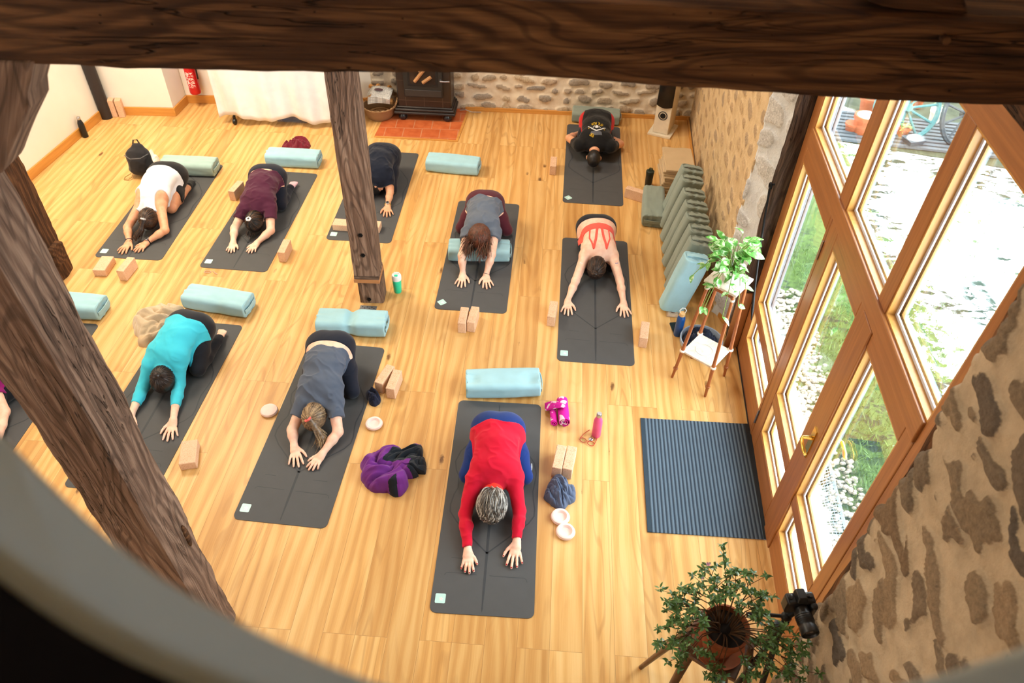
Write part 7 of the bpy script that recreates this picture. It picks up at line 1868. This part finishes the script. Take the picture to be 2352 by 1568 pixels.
# steel gratings set in the pebbles
def grate(label, pxs):
    P_ = [B(p, GZ + .05) for p in pxs]; c = np.mean(P_, 0); g = thing('floor_grating', label, 'grating', (c[0], c[1], GZ + .03), 0, 'steel gratings outside the doors'); q = [p - c for p in P_]
    def L_(s, t): return (q[0] * (1 - s) + q[3] * s) * (1 - t) + (q[1] * (1 - s) + q[2] * s) * t
    m = MB()
    for a, b in ((0, 1), (1, 2), (2, 3), (3, 0)): m.tube([q[a], q[b]], .014, 4)
    m.build('frame', ZN, g); m = MB(); n1 = 26
    for i in range(1, n1): t = i / n1; m.tube([L_(0, t), L_(1, t)], .004, 4)
    for i in range(1, 9): s = i / 9; m.tube([L_(s, 0), L_(s, 1)], .003, 4)
    m.build('bars', ZN, g)
ZN = plain('galvanised', (148, 164, 172), .4, .5, .5)
grate('large galvanised floor grating outside the right door', [(1906, 1058), (1950, 1232), (1876, 1228), (1838, 1090)])
grate('second floor grating at the window\'s near corner', [(1952, 1268), (1966, 1330), (1905, 1330), (1888, 1264)])
# pots, wheels and clutter at the far edge of the lawn
MOSS = plain('mossy_ground', (62, 66, 52), .95, .1, var=.3, scale=6)
_p = [B(p, GZ + .012) for p in ((1890, 318), (2352, 392), (2700, 430), (2700, 60), (1860, 60))]; c = _p[0]; m = MB(); m.prism([tuple((p - c)[:2]) for p in _p], -.1, .012); o = m.build('ground_far_bed', MOSS, None); o['kind'] = 'structure'; o.location = (c[0], c[1], GZ)
SNB = plain('snow_cap', (244, 247, 250), .8, .2)
def pot(label, px, h, r0, snow=True, green=False, col=(150, 78, 50), px_h=None):
    h, r0 = h * .62, r0 * .56
    g = og('flower_pot', label, 'flower pot', px, GZ + .02, 0, 'flower pots outside'); T = plain('pot_%d_%d_%d' % col, col, .8, .15, var=.12)
    m = MB(); m.lathe([(0, 0), (r0 * .68, 0), (r0 * .95, h * .8), (r0 * 1.06, h * .8), (r0 * 1.06, h), (r0 * .92, h), (0, h * .9)], 24); m.build('pot_wall', T, g, True)
    if snow: m = MB(); m.ball((0, 0, h * .92), (r0 * .9, r0 * .9, h * .22), 14, 8); m.build('snow', SNB, g, True)
    if green:
        m = MB(); r2 = np.random.default_rng(int(px[0]))
        for i in range(60): V, F_ = leaf_shape(.05, .012, .2, .5, 4); a = r2.uniform(0, 6.28); m.add(place(V, np.array([0, 0, h * .95]) + r2.normal(size=3) * [r0 * .4, r0 * .4, .03], [math.cos(a), math.sin(a), r2.uniform(.1, 1)], 0), F_)
        o = m.build('foliage', leaf_mat('bed_leaf', [(.3, lin((84, 120, 60))), (.7, lin((140, 172, 100)))], 9, .5), g, True)
    return g
pot('large snow-filled terracotta pot outside at the left of the window', (1975, 306), .42, .25); pot('terracotta pot with green plant at the beam\'s lower edge', (1988, 256), .34, .22, False, True)
pot('small terracotta pot with a plant in front of the turquoise wheel', (2068, 315), .25, .15, False, True); pot('tipped pale pot with snow beside the turquoise wheel', (2142, 282), .32, .16, True, True, (196, 182, 170))
pot('terracotta pot just under the beam by the turquoise wheel hub', (2102, 246), .3, .17); pot('large whitish pot at the window\'s upper right corner', (2300, 344), .5, .24, True, False, (206, 188, 172)); pot('half-hidden low terracotta pot at the left edge of the window', (1952, 302), .2, .16, False)
tr_ = og('planter_trough', 'dark square trough heaped with snow', 'planter', (2093, 333), GZ + .02, .3); m = MB(); m.add([(-.08, -.07, 0), (.08, -.07, 0), (.08, .07, 0), (-.08, .07, 0), (-.12, -.10, .10), (.12, -.10, .10), (.12, .10, .10), (-.12, .10, .10)], [(0, 3, 2, 1), (0, 1, 5, 4), (1, 2, 6, 5), (2, 3, 7, 6), (3, 0, 4, 7), (4, 5, 6, 7)]); m.build('trough', plain('dark_zinc', (52, 60, 66), .6), tr_); m = MB(); m.ball((0, 0, .09), (.105, .085, .05), 14, 8); m.build('snow', SNB, tr_, True)
def wheel(name, label, px, r0, mat, rz, tilt, n, z):
    p = B(px, z); g = thing(name, label, 'wheel', p, rz); Mx = Matrix.Rotation(tilt, 4, 'X'); m = MB()
    m.tube([tuple(Mx @ Vector((r0 * math.cos(a), 0, r0 * math.sin(a)))) for a in np.linspace(0, 2 * math.pi, 49)[:-1]], .032, 6, True); m.build('rim', mat, g, True)
    for i in range(n):
        a = 2 * math.pi * (i + .3) / n; m = MB(); m.tube([tuple(Mx @ Vector((.06 * math.cos(a), 0, .06 * math.sin(a)))), tuple(Mx @ Vector((r0 * math.cos(a), 0, r0 * math.sin(a))))], .016, 6); m.build('spoke', mat, g, True)
    m = MB(); m.lathe([(0, -.08), (.05, -.08), (.06, 0), (.05, .08), (0, .08)], 16, Mx @ Matrix.Rotation(math.pi / 2, 4, 'X')); m.build('hub', mat, g, True); return g
wheel('cart_wheel', 'turquoise painted cart wheel leaning in the flower bed', (2083, 248), .40, plain('turquoise_paint', (44, 96, 98), .6), -.1, -.5, 10, .22)
wheel('cart_wheel', 'dark iron-grey cart wheel at the upper right of the window', (2222, 262), .40, plain('dark_wheel', (34, 40, 46), .6), .35, -.35, 10, .24)
dk = og('slatted_deck', 'weathered grey slatted deck before the flower bed', 'deck', (2130, 322), GZ + .02, -.17); GRW = plain('weathered_slat', (70, 74, 78), .8)
for i in range(9): m = MB(); m.box((-1.5, -.3 + .1 * i, 0), (2.6, -.3 + .1 * i + .06, .03)); m.build('slat', GRW, dk)
